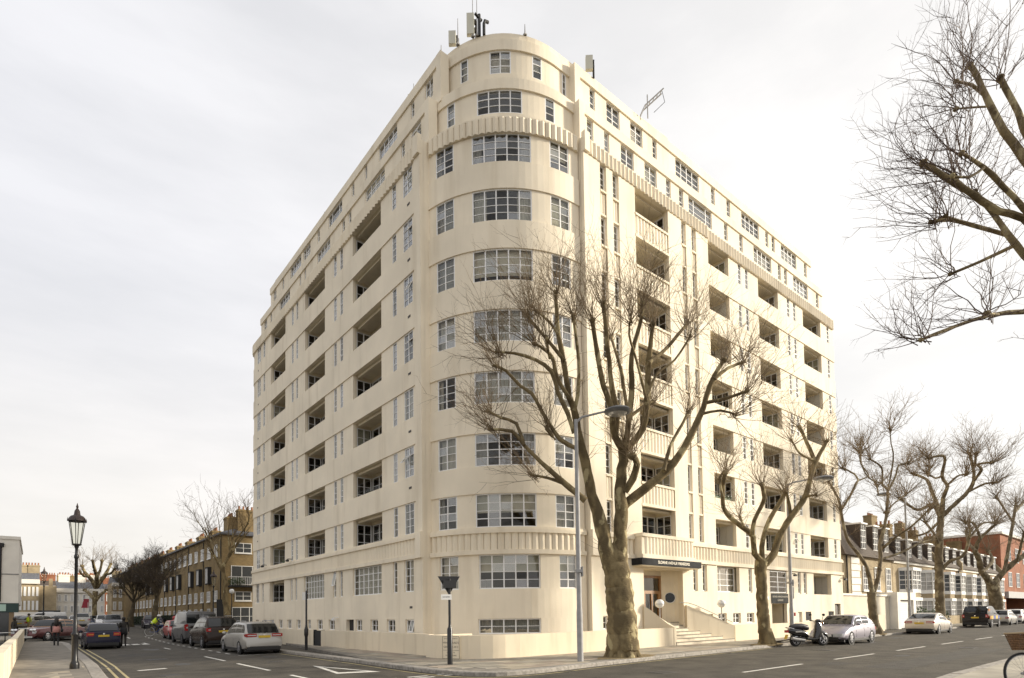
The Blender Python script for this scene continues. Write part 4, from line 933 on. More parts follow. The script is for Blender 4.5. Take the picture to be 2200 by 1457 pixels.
text_obj('shop_sign_letters', 'BROMPTON', .34, Matrix.Translation((SX-2.3,SY-.175,g+2.33)) @ Matrix.Rotation(pi/2,4,'X'), M_WHITE, sgn, .004)
mb = MB()
for x in (-.55,-1.9,-3.6,-5.4): mb.box((x+SX,SY-.05,g),(x+SX+.3,SY+.5,g+1.95))
mb.build('shopfront_post', mat('timber_post',(.22,.15,.08),rough=.6), sb); mb = MB(); mb.box((-12,SY+.4,g),(SX-.5,SY+.45,g+1.95)); mb.build('pane', M_FGL, sb)
# low cream wall on the left footway with bay gate piers
mb = MB(); wall_path(mb, [(-.62,17.0),(-.62,29.6)], .22, 0, .98); tag(mb.build('garden_wall', M_LOW), 'low cream wall beside the footway next to the Victorian lamp', 'wall')
mb = MB(); wall_path(mb, [(-.60,29.75),(-.60,50.4)], .22, 0, .98, gz); tag(mb.build('garden_wall', M_LOW), 'long low cream wall ending at the cafe tables', 'wall')
# ---- far terraces down the left street
def far_house(name, label, x0, x1, y, z0, h, m, cols, ground=True, roofm=None, chim=2, rows=3, depth=9, group=None):
    o = empty(name, label, 'house', (0,0,0), 0, group); fm = lambda u, d, z: (u, y-d, z+z0)
    mb = MB(); mb.box((x0,y,z0-1),(x1,y+depth,z0+h)); mb.build('wall', m, o)
    if ground: mb = MB(); mb.box((x0-.02,y-.12,z0-1),(x1+.02,y,z0+h*.30)); mb.build('ground_storey', M_STUCCO, o)
    mb = MB(); mb.box((x0-.05,y-.3,z0+h-.7),(x1+.05,y,z0+h)); mb.build('cornice', M_STUCCO, o)
    mb = MB(); mb.add([(x0,y+.5,z0+h),(x1,y+.5,z0+h),(x1,y+depth,z0+h),(x0,y+depth,z0+h),(x0,y+depth/2,z0+h+1.4),(x1,y+depth/2,z0+h+1.4)], [(0,1,5,4),(3,2,5,4),(0,4,3),(1,5,2)]); mb.build('roof', roofm or M_SLATE, o)
    w = (x1-x0)/cols
    for r in range(rows):
        zz = h*(.07 if r == 0 else .30+(r-1)*.30*(2/(rows-1))+.04); hh = h*(.17 if r == 0 else .20)
        for c in range(cols): far_window(o, fm, x0+w*(c+.22), x0+w*(c+.78), zz, zz+hh, 2, 2, fw=.13, d=.14 if (r == 0 and ground) else .03, glass=M_FGLL if (c+r)%3 else M_FGL)
    for c in range(chim): chimney(o, x0+(x1-x0)*(c+.5)/chim, y+depth/2, z0+h+.7, 1.6, .8, 1.9, m, 4)
    return o
def X(px, y): return on_y(px, 1300, y).x
far_house('terraced_house', 'yellow brick house with white ground storey beside the cream shop building', X(30,118), X(84,118), 118, .75, 7.4, M_YBR2, 6)
fh = far_house('terraced_house', 'white fronted terraced house with a plain brick flank wall behind the lamp post', X(121,122), X(225,122), 122, .75, 6.2, M_STUCCO, 8, chim=3)
mb = MB(); x0, x1 = X(84,119), X(121,119); mb.box((x0,119,-.5),(x1,128,7.2)); mb.box((x0+1.2,119.4,7.2),(x1-.5,121,8.4)); mb.build('flank_wall', M_YBR2, fh)
mb = MB(); mb.box((x0-.1,117.6,-.2),(x1+.5,119,3.2)); mb.build('dark_shopfront', M_BLACKM, fh); mb = MB(); mb.box((x0+.6,117.5,2.3),(x1-.3,117.6,3.1)); mb.build('shop_sign', M_SLATE, fh)
for i, (a, b, y, h, m, l) in enumerate([(25,75,150,13.0,M_YBR2,'far brick house with tall chimneys behind the yellow house'),(76,120,152,12.2,M_RBR,'far red brick house with white trimmed gable'),(121,165,156,12.4,M_YBR,'far brown brick house with a broad chimney stack'),(166,215,160,13.2,M_RBR,'far red brick house with white parapet band'),(216,265,150,11.5,M_RBR,'far red brick house behind the bare trees')]):
    far_house('terraced_house', l, X(a,y), X(b,y), y, .75, (h-2.2)*.80, m, 5, ground=False, chim=2, roofm=M_TILE if i%2 else M_SLATE)
far_house('terraced_house', 'far pale brick house closing the view beside the brown terrace', X(240,135), X(300,135), 135, .75, 8.0, M_YBR2, 5)
# ---- houses beyond the block on the avenue
HY = 19.0
h1 = empty('corner_house', 'brick house with steep tiled mansard and white dormers next to the cream block', 'house', (0,0,0)); fH = lambda u, d, z: (u, HY-d, z)
mb = MB(); mb.box((51.0,HY,0),(62.2,HY+9,6.2)); mb.build('wall', M_YBR2, h1)
def mansard(o, x0, x1, y0, z0, z1, zr, inset=1.3, dep=9, m=None):
    mb = MB(); vs = [(x0-.3,y0-.35,z0),(x1+.3,y0-.35,z0),(x1+.3,y0+dep,z0),(x0-.3,y0+dep,z0),(x0+inset*.7,y0+inset,z1),(x1-inset*.7*0-.1,y0+inset,z1),(x1-.1,y0+dep-1,z1),(x0+inset*.7,y0+dep-1,z1),(x0+inset+1,y0+dep/2,zr),(x1-.2,y0+dep/2,zr)]
    mb.add(vs, [(0,1,5,4),(1,2,6,5),(2,3,7,6),(3,0,4,7),(4,5,9,8),(5,6,9),(6,7,8,9),(7,4,8),(0,3,2,1)]); return mb.build('roof', m or M_TILE, o)
def dormer(o, fm, u0, u1, z0, z1, y_out, back):
    mb = MB(); mb.box((u0-.1,-back,z1),(u1+.1,y_out+.1,z1+.12), fm); d = mb.build('dormer', M_WFR, o)
    for a_, b_ in ((u0-.1,u0),(u1,u1+.1)): mb = MB(); mb.box((a_,-back,z0),(b_,y_out-.02,z1), fm); mb.build('dormer_cheek', M_TILE, d)
    mb = MB(); mb.box((u0,y_out-.12,z0),(u1,y_out-.10,z1), fm); mb.build('pane', M_FGL, d); mb = MB(); w = u1-u0
    for q in range(4): mb.box((u0+w*q/3-.03,y_out-.10,z0),(u0+w*q/3+.03,y_out-.03,z1), fm)
    for q in range(5): mb.box((u0,y_out-.098,z0+(z1-z0)*q/4-.025),(u1,y_out-.04,z0+(z1-z0)*q/4+.025), fm)
    mb.build('window_frame', M_WFR, d)
mansard(h1, 51.0, 62.2, HY, 6.15, 9.4, 10.2)
for u in (54.9,57.7,60.3): dormer(h1, fH, u, u+1.15, 6.9, 9.0, .05, 1.6)
for u in (55.0,57.7,60.4): far_window(h1, fH, u, u+1.2, 3.3, 5.4, 3, 4, surround=.1, d=.03)
chimney(h1, 57.5, HY+4.5, 9.2, 4.2, 1.2, 3.2, M_YBR, 3); 
for i in range(9):                                               # quoins
    mb = MB(); w = .55 if i%2 else .35; mb.box((51.0-.01,-.02,.9+i*.58),(51.0+w+1.4,.05,1.42+i*.58), lambda u,d,z: (u+1.6,HY-d,z)); mb.build('quoin', M_STUCCO, h1)
mb = MB(); mb.tube([(51.6,HY-.08,.5),(51.6,HY-.08,6.1)], .06, 6); mb.build('downpipe', M_BLACKM, h1)
gw = empty('garage_wall', 'cream rendered garage wall between the block and the brick house', 'wall', (0,0,0))
mb = MB(); mb.box((46.5,17.5,0),(56.2,17.8,2.75)); mb.build('wall', mat('grey_cream_render',(.66,.60,.48),rough=.9,noise=.08,nscale=1), gw); mb = MB(); mb.box((46.4,17.4,2.75),(56.3,17.9,2.9)); mb.build('coping', M_STUCCO, gw)
mb = MB(); mb.box((46.6,16.4,0),(51.6,16.62,1.25)); tag(mb.build('garden_wall', M_LOW), 'short cream wall in front of the garage wall behind the silver hatchback', 'wall')
gd = empty('garage', 'flat roofed garage with a white slatted roller door', 'garage', (0,0,0))
mb = MB(); mb.box((56.3,16.9,2.45),(61.0,19,3.1)); mb.box((56.3,16.9,0),(57.0,19,2.45)); mb.box((60.3,16.9,0),(61.0,19,2.45)); mb.box((57.0,18.6,0),(60.3,19,2.45)); mb.build('wall', M_STUCCO, gd)
for i in range(14): mb = MB(); mb.box((57.02,17.18,.04+i*.17),(60.28,17.24,.195+i*.17)); mb.build('slat', M_WHITE, gd)
def bay(o, fm, u0, u1, z0, z1, out=.9, rows=4):
    w = u1-u0; P = [(u0,0),(u0+w*.18,out),(u1-w*.18,out),(u1,0)]
    mb = MB(); mb.extr(P, lambda a,b,c: fm(a,b,c), z0, z0+.35); mb.extr([(a,b*1.12) for a,b in P], lambda a,b,c: fm(a,b,c), z1-.3, z1); bo = mb.build('bay_window', M_WFR, o)
    for (ua,da),(ub,db) in zip(P, P[1:]):
        n = max(1, round(hypot(ub-ua,db-da)/1.0)); L = hypot(ub-ua,db-da); nx, ny = -(db-da)/L, (ub-ua)/L
        fs = lambda s, q, z, ua=ua, da=da, ub=ub, db=db, L=L, nx=nx, ny=ny: fm(ua+(ub-ua)*s/L+nx*q, da+(db-da)*s/L+ny*q, z)
        m2 = MB(); m2.box((.04,-.10,z0+.35),(L-.04,-.08,z1-.3), fs); m2.build('pane', M_FGL if random.random() < .6 else M_FGLL, bo, rec=False); m2 = MB()
        for q in range(n+1): m2.box((L*q/n-.06 if q else 0,-.08,z0+.35),(L*q/n+.06 if q < n else L,.03,z1-.3), fs)
        for q in range(n): 
            c = L*(q+.5)/n; m2.box((c-.02,-.078,z0+.35),(c+.02,.0,z1-.3), fs)
        for q in range(1,rows): z = z0+.35+(z1-z0-.65)*q/rows; m2.box((0,-.077,z-(.04 if q == rows//2 else .018)),(L,.01,z+(.04 if q == rows//2 else .018)), fs)
        m2.build('window_frame', M_WFR, bo)
M_YBR3 = brick_mat('brown_brick', (.30,.19,.10), (.23,.15,.08), (.3,.25,.18))
LB = ['brick bay fronted house with three white dormers beside the slatted garage','brick bay fronted house in the middle of the row behind the pale coupe','brick bay fronted house behind the tall dark off-roader','brick bay fronted house at the far end of the row before the red building']
HX = [62.3, 75.2, 84.0, 93.0, 103.0]
for i in range(4):
    a, b = HX[i], HX[i+1]-.05; o = empty('bay_house', LB[i], 'house', (0,0,0), 0, 'bay fronted houses along the avenue')
    mb = MB(); mb.box((a,HY,0),(b,HY+9,6.3)); mb.build('wall', M_YBR3 if i%2 else M_YBR2, o)
    mansard(o, a, b, HY, 6.25, 8.6, 9.6)
    n = 4 if i == 0 else 3; w = (b-a)/n
    for k in range(n): dormer(o, fH, a+w*(k+.3), a+w*(k+.3)+1.3, 6.75, 8.4, .05, 1.5)
    for k in range(2):
        c = a+(b-a)*(.27+.48*k); bw = (b-a)*.145
        bay(o, fH, c-bw, c+bw, 3.2, 5.6); bay(o, fH, c-bw, c+bw, .25, 2.75)
        mb = MB(); mb.extr([(c-bw,0),(c-bw*.64,.85),(c+bw*.64,.85),(c+bw,0)], lambda u,d,z: fH(u,d,z), 2.75, 3.2); mb.build('bay_apron', M_YBR2, o)
    chimney(o, b-.6, HY+4.5, 9.0, .9, 1.6, 2.2, M_YBR, 4, 'y')
    mb = MB(); mb.tube([(b-.25,HY-.08,.3),(b-.25,HY-.08,6.2)], .06, 6); mb.build('downpipe', M_BLACKM, o)
    mb = MB(); mb.extr([(HY-.45,6.0),(HY-.45,6.9),(HY+1.1,9.1),(HY+4.5,10.1),(HY+8,9.0),(HY+8,6.0)], lambda p,q,w: (w,p,q), b-.22, b+.02); mb.build('party_wall', M_YBR2, o)
    mb = MB(); mb.box((a+.2,17.0,0),(b-.2,17.25,.95)); mb.build('front_wall', M_YBR2, o)
    mb = MB(); mb.box((a,HY-.06,2.95),(b,HY,3.1)); mb.box((a,HY-.14,6.0),(b,HY,6.25)); mb.build('string_course', M_STUCCO, o)
rb = empty('brick_block', 'big brown brick block rising behind the bay fronted houses', 'building', (0,0,0)); fK = lambda u, d, z: (u, 30-d, z)
mb = MB(); mb.box((84,30,0),(126,44,12.6)); mb.build('wall', M_YBR, rb);  mb = MB(); mb.add([(83.7,29.7,12.6),(126.3,29.7,12.6),(126.3,44,12.6),(83.7,44,12.6),(85.5,37,15.4),(124.5,37,15.4)], [(0,1,5,4),(1,2,5),(2,3,4,5),(3,0,4),(3,2,1,0)]); mb.build('roof', M_SLATE, rb)
for u in (88,92.5,97,101.5,106,110.5,115,119.5):
    for z in (6.0,9.4): far_window(rb, fK, u, u+1.5, z, z+1.9, 2, 3, d=.03, surround=.1)
for x in (90,104,118): chimney(rb, x, 34.5, 13.6, 2.4, 1.2, 3.0, M_YBR, 4)
o = empty('red_brick_building', 'red brick building with a dark vehicle entrance at the end of the houses', 'building', (0,0,0))
mb = MB(); mb.box((103.2,HY-.4,3.3),(150,32,11.8)); mb.box((103.2,HY-.4,0),(105,32,3.3)); mb.box((125,HY-.4,0),(150,32,3.3)); mb.build('wall', M_RBR, o); mb = MB(); mb.box((105,HY+4,0),(125,HY+4.2,3.3)); mb.build('dark_entrance', M_GAP, o); mb = MB(); mb.box((104.6,HY-.8,3.0),(125.4,HY-.4,3.9)); mb.build('lintel', M_STEEL, o)
fO = lambda u, d, z: (u, HY-.4-d, z)
for u in (107,112,117,122,128,133):
    for z in (4.6,8.2): far_window(o, fO, u, u+2, z, z+2.1, 2, 3, d=.03)
mb = MB(); mb.box((103.0,HY-.7,11.8),(150,32,12.1)); mb.build('parapet', M_STUCCO, o)
o = empty('tall_brick_house', 'tall brown brick houses with slate roofs seen above the corner house', 'building', (0,0,0)); fQ = lambda u, d, z: (u, 34-d, z)
mb = MB(); mb.box((66,34,0),(83.8,44,11.6)); mb.build('wall', M_YBR, o); mb = MB(); mb.add([(65.7,33.7,11.6),(84.1,33.7,11.6),(84.1,44,11.6),(65.7,44,11.6),(66.5,38,14.2),(83.5,38,14.2)], [(0,1,5,4),(1,2,5),(2,3,4,5),(3,0,4)]); mb.build('roof', M_SLATE, o)
for u in (70,75.5,80): far_window(o, fQ, u, u+1.7, 8.6, 10.6, 2, 3, d=.03, surround=.1)
for x in (69,76,82.5): chimney(o, x, 38, 12.6, 2.0, 1.2, 3.0, M_YBR, 4)
# ------------------------------------------------------------------ trees
def bark_mat(name, c1, c2, c3):
    m = mat(name, c1, rough=.9, spec=.2, bump=1.0, bscale=9, stretch=(1,1,2.6)); t = m.node_tree; b = t.nodes['Principled BSDF']
    ge = t.nodes.new('ShaderNodeNewGeometry')
    def nz(sc, a, c, st=(1,1,.6)):
        mp = t.nodes.new('ShaderNodeMapping'); mp.inputs['Scale'].default_value = st; t.links.new(ge.outputs['Position'], mp.inputs[0])
        n = t.nodes.new('ShaderNodeTexNoise'); n.inputs['Scale'].default_value = sc; n.inputs['Detail'].default_value = 6; t.links.new(mp.outputs[0], n.inputs[0])
        r = t.nodes.new('ShaderNodeMapRange'); r.inputs[1].default_value = a; r.inputs[2].default_value = c; t.links.new(n.outputs[0], r.inputs[0]); return r
    m1 = t.nodes.new('ShaderNodeMix'); m1.data_type = 'RGBA'; t.links.new(nz(3.0,.42,.58).outputs[0], m1.inputs[0]); m1.inputs[6].default_value = (*c1,1); m1.inputs[7].default_value = (*c2,1)
    m2 = t.nodes.new('ShaderNodeMix'); m2.data_type = 'RGBA'; t.links.new(nz(2.3,.57,.62).outputs[0], m2.inputs[0]); t.links.new(m1.outputs[2], m2.inputs[6]); m2.inputs[7].default_value = (*c3,1)
    t.links.new(m2.outputs[2], b.inputs['Base Color']); return m
M_BARK = bark_mat('plane_bark', (.125,.095,.052), (.235,.182,.096), (.40,.335,.19))
M_BARKM = bark_mat('brown_bark', (.12,.093,.058), (.20,.16,.10), (.33,.28,.18))
M_BARKD = bark_mat('dark_bark', (.075,.06,.04), (.12,.095,.06), (.14,.12,.07))
M_TWIG = mat('twig_bark', (.165,.118,.066), rough=.9, noise=.25, nscale=5)
M_TWIGD = mat('dark_twig', (.075,.058,.042), rough=.9)
def cr_spline(P, step):
    """Catmull-Rom through points (x,y,z,r)"""
    R = []; n = len(P)
    for i in range(n-1):
        p0, p1, p2, p3 = P[max(i-1,0)], P[i], P[i+1], P[min(i+2,n-1)]
        k = max(2, int(sum((p2[j]-p1[j])**2 for j in range(3))**.5/step))
        for s in range(k):
            t = s/k; R.append(tuple(.5*((2*p1[j])+(-p0[j]+p2[j])*t+(2*p0[j]-5*p1[j]+4*p2[j]-p3[j])*t*t+(-p0[j]+3*p1[j]-3*p2[j]+p3[j])*t**3) for j in range(4)))
    R.append(tuple(P[-1])); return R
def limb(mb, P, rnd, n=10, step=.35, lump=.10, wob=.03):
    Q = cr_spline(P, step); pts = []; rad = []
    for i, (x,y,z,r) in enumerate(Q):
        w = wob*min(1, i/3)
        pts.append((x+rnd.gauss(0,w*r*2), y+rnd.gauss(0,w*r*2), z)); rad.append(max(.012, r*(1+rnd.uniform(-lump,lump))))
    mb.tube(pts, rad, n); return [Vector(p) for p in pts]
def twig(mb, p, d, L, r, rnd, up=.25, sub=3, n=3, lvl=0):
    k = 6 if lvl == 0 else 3; pts = [p]; dd = d.normalized(); dirs = []
    for i in range(k):
        dd = (dd+Vector((rnd.gauss(0,.19), rnd.gauss(0,.19), rnd.gauss(0,.11)+up/k))).normalized(); dirs.append(dd); pts.append(pts[-1]+dd*(L/k))
    mb.tube(pts, [r*(1-.75*i/k) for i in range(k+1)], n, cap=False)
    if lvl < 2 and sub > 0:
        for j in range(sub):
            t = rnd.uniform(.2,.95); i = min(k-1, int(t*k)); q = pts[i].lerp(pts[i+1], t*k-i); s = dirs[i].orthogonal().normalized(); s.rotate(Matrix.Rotation(rnd.uniform(0,6.28), 3, dirs[i]))
            twig(mb, q, dirs[i]*.8+s*.75, L*rnd.uniform(.25,.5), r*.5, rnd, up*.8, sub-1 if lvl == 0 else 0, n, lvl+1)
def burst(mb, wood, p, d, count, L, rnd, spread=.75, r=.014, up=.35, sub=3, knuckle=.11):
    """pollard knuckle with a fan of shoots"""
    if knuckle: wood.ball(p, (knuckle*rnd.uniform(.9,1.3), knuckle*rnd.uniform(.9,1.3), knuckle*rnd.uniform(.8,1.2)), 8, 6)
    for i in range(count):
        v = d.normalized()*rnd.uniform(.5,1.0)+Vector((rnd.gauss(0,spread),rnd.gauss(0,spread),rnd.gauss(0,spread*.7)+.25)); q = Vector(p)-d.normalized()*abs(rnd.gauss(0,.16))*L*.5+Vector((rnd.gauss(0,.05),rnd.gauss(0,.05),rnd.gauss(0,.05))); twig(mb, q, v, L*rnd.uniform(.4,1.15), r*rnd.uniform(.7,1.15), rnd, up, sub)
def traced_tree(name, label, base, depth, trunk, limbs, seed, tl=1.6, count=14, group=None, twr=.013, rs=.80, mats=(None,None), spread=.55, mids=.35, roots=True, sub=3, zfloor=None):
    """limbs: lists of (px,py,radius_px); each gets its own depth drift so that the crown is round"""
    rnd = random.Random(seed); root = empty(name, label, 'tree', base, 0, group); B = Vector(base); M2 = depth/F_PX
    wood = MB(); tw = MB(); tips = []
    def conv(L, d0, d1):
        out = []; n = len(L)
        for i, (px,py,r) in enumerate(L):
            dd = depth+d0+(d1-d0)*(i/max(1,n-1)); p = at(px,py,dd)-B; out.append((p.x,p.y,p.z,r*rs*dd/F_PX))
        return out
    TP = conv(trunk, 0, 0)
    if roots:
        x,y,z,r = TP[0]; TP = [(x*0,y*0,-.15,r*1.08),(x*.0,y*.0,.12,r*1.0),(TP[1][0]*.5,TP[1][1]*.5,TP[1][2]*.45,TP[1][3]*1.07)]+TP[1:]
    limb(wood, TP, rnd, 22, .13, .055, .02)
    if roots:
        for k in range(9):
            a = k*.7+rnd.random()*.3; r = TP[0][3]; wood.tube([(cos(a)*r*.42,sin(a)*r*.42,.55+rnd.random()*.25),(cos(a)*r*.72,sin(a)*r*.72,.2),(cos(a)*r*1.0,sin(a)*r*1.0,-.1)], [r*.14,r*.26,r*.22], 8)
    depths = {}
    for li, L in enumerate(limbs):
        start, pts = L[0], L[1]
        d0 = depths.get(start, 0) if isinstance(start, int) else 0
        if isinstance(start, tuple): d0 = depths.get(start[0], 0)*start[1]
        d1 = d0+rnd.uniform(-1,1)*depth*.085*(1 if len(pts) > 3 else .6)
        depths[li] = d1
        P = conv(pts, d0, d1); Q = limb(wood, P, rnd, 9 if pts[0][2] > 6 else 7, .3, .09, .04)
        end = Q[-1]; dv = (Q[-1]-Q[max(0,len(Q)-4)]).normalized()
        burst(tw, wood, end, dv+Vector((0,0,.5)), count, tl, rnd, spread, twr, .35, sub, max(.05, P[-1][3]*1.35))
        for q in range(2, len(Q)-2):
            if rnd.random() < mids*.5:
                s = Vector((rnd.gauss(0,1),rnd.gauss(0,1),.4)); burst(tw, wood, Q[q], s, rnd.randint(2,4), tl*.55, rnd, .5, twr*.8, .3, max(0,sub-1), P[-1][3]*.8)
    tro = wood.build('trunk', mats[0] or M_BARK, root, smooth=True); two = tw.build('crown', mats[1] or M_TWIG, root, rec=False); two['kind'] = 'stuff'
    return root
def Z(sc, ox, oy): return lambda L: [(ox+x/sc, oy+y/sc, r) for x, y, r in L]
z5 = Z(2.35, 960, 480); z8 = Z(2.65, 1300, 650); z4 = Z(4.286, 1700, 860); z2 = Z(3.58, 1780, 1050); z3 = Z(1.917, 1780, 0)
PIT = []
def pit(x, y, a, b, lab):
    mb = MB(); P = [(x+a*cos(t*pi/8)*(1+random.uniform(-.08,.08)), y+b*sin(t*pi/8)) for t in range(16)]; mb.prism(P, .09, .128); o = mb.build('tree_pit', M_SOIL); struct(o)
# main plane tree on the corner
T1 = on_z(1338, 1411, .12); dT1 = T1.dot(FWD)-EYE*FWD.z*0 ; dT1 = (T1-Vector((0,0,EYE))).dot(FWD)
pit(T1.x+.1, T1.y-.1, 1.45, .62, '')
tr1 = [(1338,1411,42),(1337,1360,40),(1334,1310,37),(1328,1260,35),(1323,1215,34),(1321,1190,30),(1321,1168,18)]
L1 = [
 (None,[(1322,1240,26),(1312,1205,25),(1302,1175,21)]+z5([(765,1457,17),(735,1370,15),(700,1200,13),(668,1090,11),(645,950,10),(620,880,8),(590,690,7.5),(562,560,6),(550,350,5)])),      #0 left limb
 (None,[(1325,1240,26),(1328,1205,25),(1333,1160,20)]+z5([(885,1457,17),(872,1380,16),(888,1200,14),(897,1130,14)])),                                          #1 right trunk
 (0,z5([(700,1400,9),(580,1300,8),(480,1210,6),(390,1120,5),(330,1050,5),(215,1040,3.5)])),
 (0,z5([(390,1120,5),(350,1010,4.5),(270,980,4),(205,945,3)])),
 (0,z5([(585,1312,5),(510,1285,4),(425,1270,3)])),
 (0,z5([(650,1135,6),(570,1090,6),(510,1000,5.5),(470,930,5),(430,860,5),(370,820,4.5),(300,745,4),(240,718,3.5)])),
 (0,z5([(642,1060,6),(610,960,6),(560,850,6),(530,750,5.5),(450,690,4.5),(340,655,4),(250,650,3)])),
 (0,z5([(625,890,5.5),(560,790,5.5),(540,700,5),(510,650,4.5),(440,605,3.5)])),
 (0,z5([(520,680,4),(508,630,3.5),(505,580,3)])),
 (0,z5([(642,945,6),(660,870,5),(666,700,4.5),(650,560,4),(640,465,4)])),
 (0,z5([(590,690,5),(500,580,4.5),(430,500,4),(400,460,3)])),
 (0,z5([(560,560,4.5),(520,500,4),(450,440,3)])),
 (1,z5([(893,1140,11),(850,1080,9),(830,930,8),(790,820,7.5),(760,660,6.5),(735,490,5.5)])),
 (1,z5([(852,1075,8),(860,960,8),(830,800,7),(810,600,6),(790,400,5)])),
 (1,z5([(905,1130,9),(920,990,8),(935,850,7.5),(935,670,6.5),(980,490,5),(990,400,4)])),
 (1,z5([(920,1125,10),(990,1040,9),(1010,900,8.5),(1020,700,7.5),(1040,510,5.5)])),
 (15,z5([(1020,705,6),(1100,640,5),(1160,570,4.5),(1215,505,3.5)])),
 (1,z5([(915,985,6),(900,870,5),(880,745,4.5),(850,640,4),(830,570,3.5)])),
 (1,z5([(925,975,5),(1000,920,4.5),(1040,900,4)])),
 (15,z5([(1010,880,4),(1060,760,3.5),(1150,690,3),(1230,570,3)])),
 (None,z5([(885,1457,13),(905,1415,13),(1000,1340,12),(1110,1250,11),(1200,1130,9.5),(1270,990,8.5),(1310,880,7.5),(1350,770,6.5),(1400,690,5)])),                #20
 (20,z5([(1095,1250,6),(1130,1120,4.5),(1190,1010,4),(1220,950,3.5)])),
 (20,z5([(1312,905,5),(1420,880,4.5),(1520,845,3.5)])),
 (20,z5([(1352,785,5),(1420,730,4.5),(1500,700,3.5)])),
 (20,z5([(1295,960,4),(1380,945,3.5),(1460,965,2.5)])),
 (1,z5([(940,1175,9),(960,1215,9),(940,1290,10),(900,1350,10)])[::-1]),
 (15,z5([(1010,900,4),(960,700,3.5),(920,560,3),(930,480,3)])),
 (0,z5([(500,1035,4),(545,1090,3),(508,1030,3)])),
]
traced_tree('plane_tree', 'big pollarded plane tree with mottled double trunk in front of the entrance corner', (T1.x,T1.y,.10), dT1, tr1, L1, 3, tl=2.4, count=28, twr=.0125, spread=.46, mids=.42)
# second street tree
T2 = on_z(1648, 1384, .12); dT2 = (T2-Vector((0,0,EYE))).dot(FWD); pit(T2.x, T2.y, 1.2, .55, '')
L2 = [(None,z8([(905,1480,9),(850,1430,8),(840,1330,8),(770,1270,7),(690,1200,6.5),(668,1130,6),(672,1040,5.5),(685,970,5)])),
 (0,z8([(838,1320,6.5),(850,1240,6),(890,1160,6),(908,1110,6),(893,1035,5)])),
 (0,z8([(790,1280,4),(770,1220,3)])),
 (0,z8([(670,1110,4),(650,1000,3.5),(690,950,3)])),
 (None,z8([(900,1480,8),(892,1390,7),(925,1260,6.5),(995,1140,6),(1028,1080,5)])),
 (None,z8([(910,1490,11),(960,1430,10),(990,1330,9.5),(1060,1220,8.5),(1140,1100,8),(1180,960,7),(1200,905,6.5),(1262,790,4.5)])),
 (5,z8([(1195,905,6),(1150,800,5.5),(1108,710,4.5)])),
 (5,z8([(1055,1220,5),(1050,1160,4.5),(1030,1080,4)])),
 (5,z8([(1140,1105,4),(1200,1095,3)])),
 (5,z8([(1190,900,4),(1110,860,3),(1060,780,2.5)]))]
traced_tree('plane_tree', 'slimmer plane tree with forked limbs in front of the garage', (T2.x,T2.y,.10), dT2, [(1648,1384,22),(1640,1330,17),(1636,1260,15),(1634,1225,16),(1636,1205,17)], L2, 5, rs=.74, tl=2.3, count=20, twr=.0135, spread=.55)
T3 = on_z(1882, 1362, .12); dT3 = (T3-Vector((0,0,EYE))).dot(FWD); pit(T3.x, T3.y, 1.2, .5, '')
L3 = [(None,z2([(335,800,9),(318,700,8),(290,600,7),(220,490,6),(150,400,5.5),(118,290,5),(92,150,4.5)])),
 (0,z4([(462,1005,4.5),(430,900,4),(370,790,4),(340,740,3)])), (0,z4([(465,1000,4.5),(530,900,4),(600,760,4),(615,735,3.5),(580,680,3),(470,620,3)])), (2,z4([(612,740,3),(715,690,2.5),(640,590,2),(630,480,2)])),
 (None,z2([(345,800,9),(370,730,8),(400,560,7),(395,430,6.5),(420,340,6),(450,180,5)])),
 (4,z4([(880,1000,5),(890,830,4.5),(840,780,4),(830,620,3.5),(720,540,3)])), (5,z4([(895,830,4),(960,700,3.5),(990,600,3),(1080,580,2.5)])), (5,z4([(840,770,3),(720,720,2.5),(650,600,2),(640,470,1.5)])), (5,z4([(890,820,3),(940,540,2.5),(920,400,2),(905,260,1.5)])),
 (4,z2([(400,545,4.5),(560,490,4),(700,420,3.5),(800,390,3)])), (4,z2([(398,475,5),(520,370,4),(650,280,3.5),(790,140,3)])), (5,z4([(850,1040,3),(970,930,2.5),(1060,860,2)])), (5,z4([(800,860,3),(790,780,2.5)]))]
traced_tree('plane_tree', 'plane tree with thin twisting limbs beside the slatted garage door', (T3.x,T3.y,.10), dT3, [(1882,1362,22),(1876,1320,15),(1873,1290,14),(1873,1272,15)], L3, 8, mats=(M_BARKM,M_TWIG), rs=.58, tl=2.5, count=28, twr=.020, spread=.65, sub=3)
def kx(px, y): return on_y(px, 1330, y).x
b4 = (kx(2021,14.5),14.5,.1); d4 = (Vector(b4)-Vector((0,0,EYE))).dot(FWD)
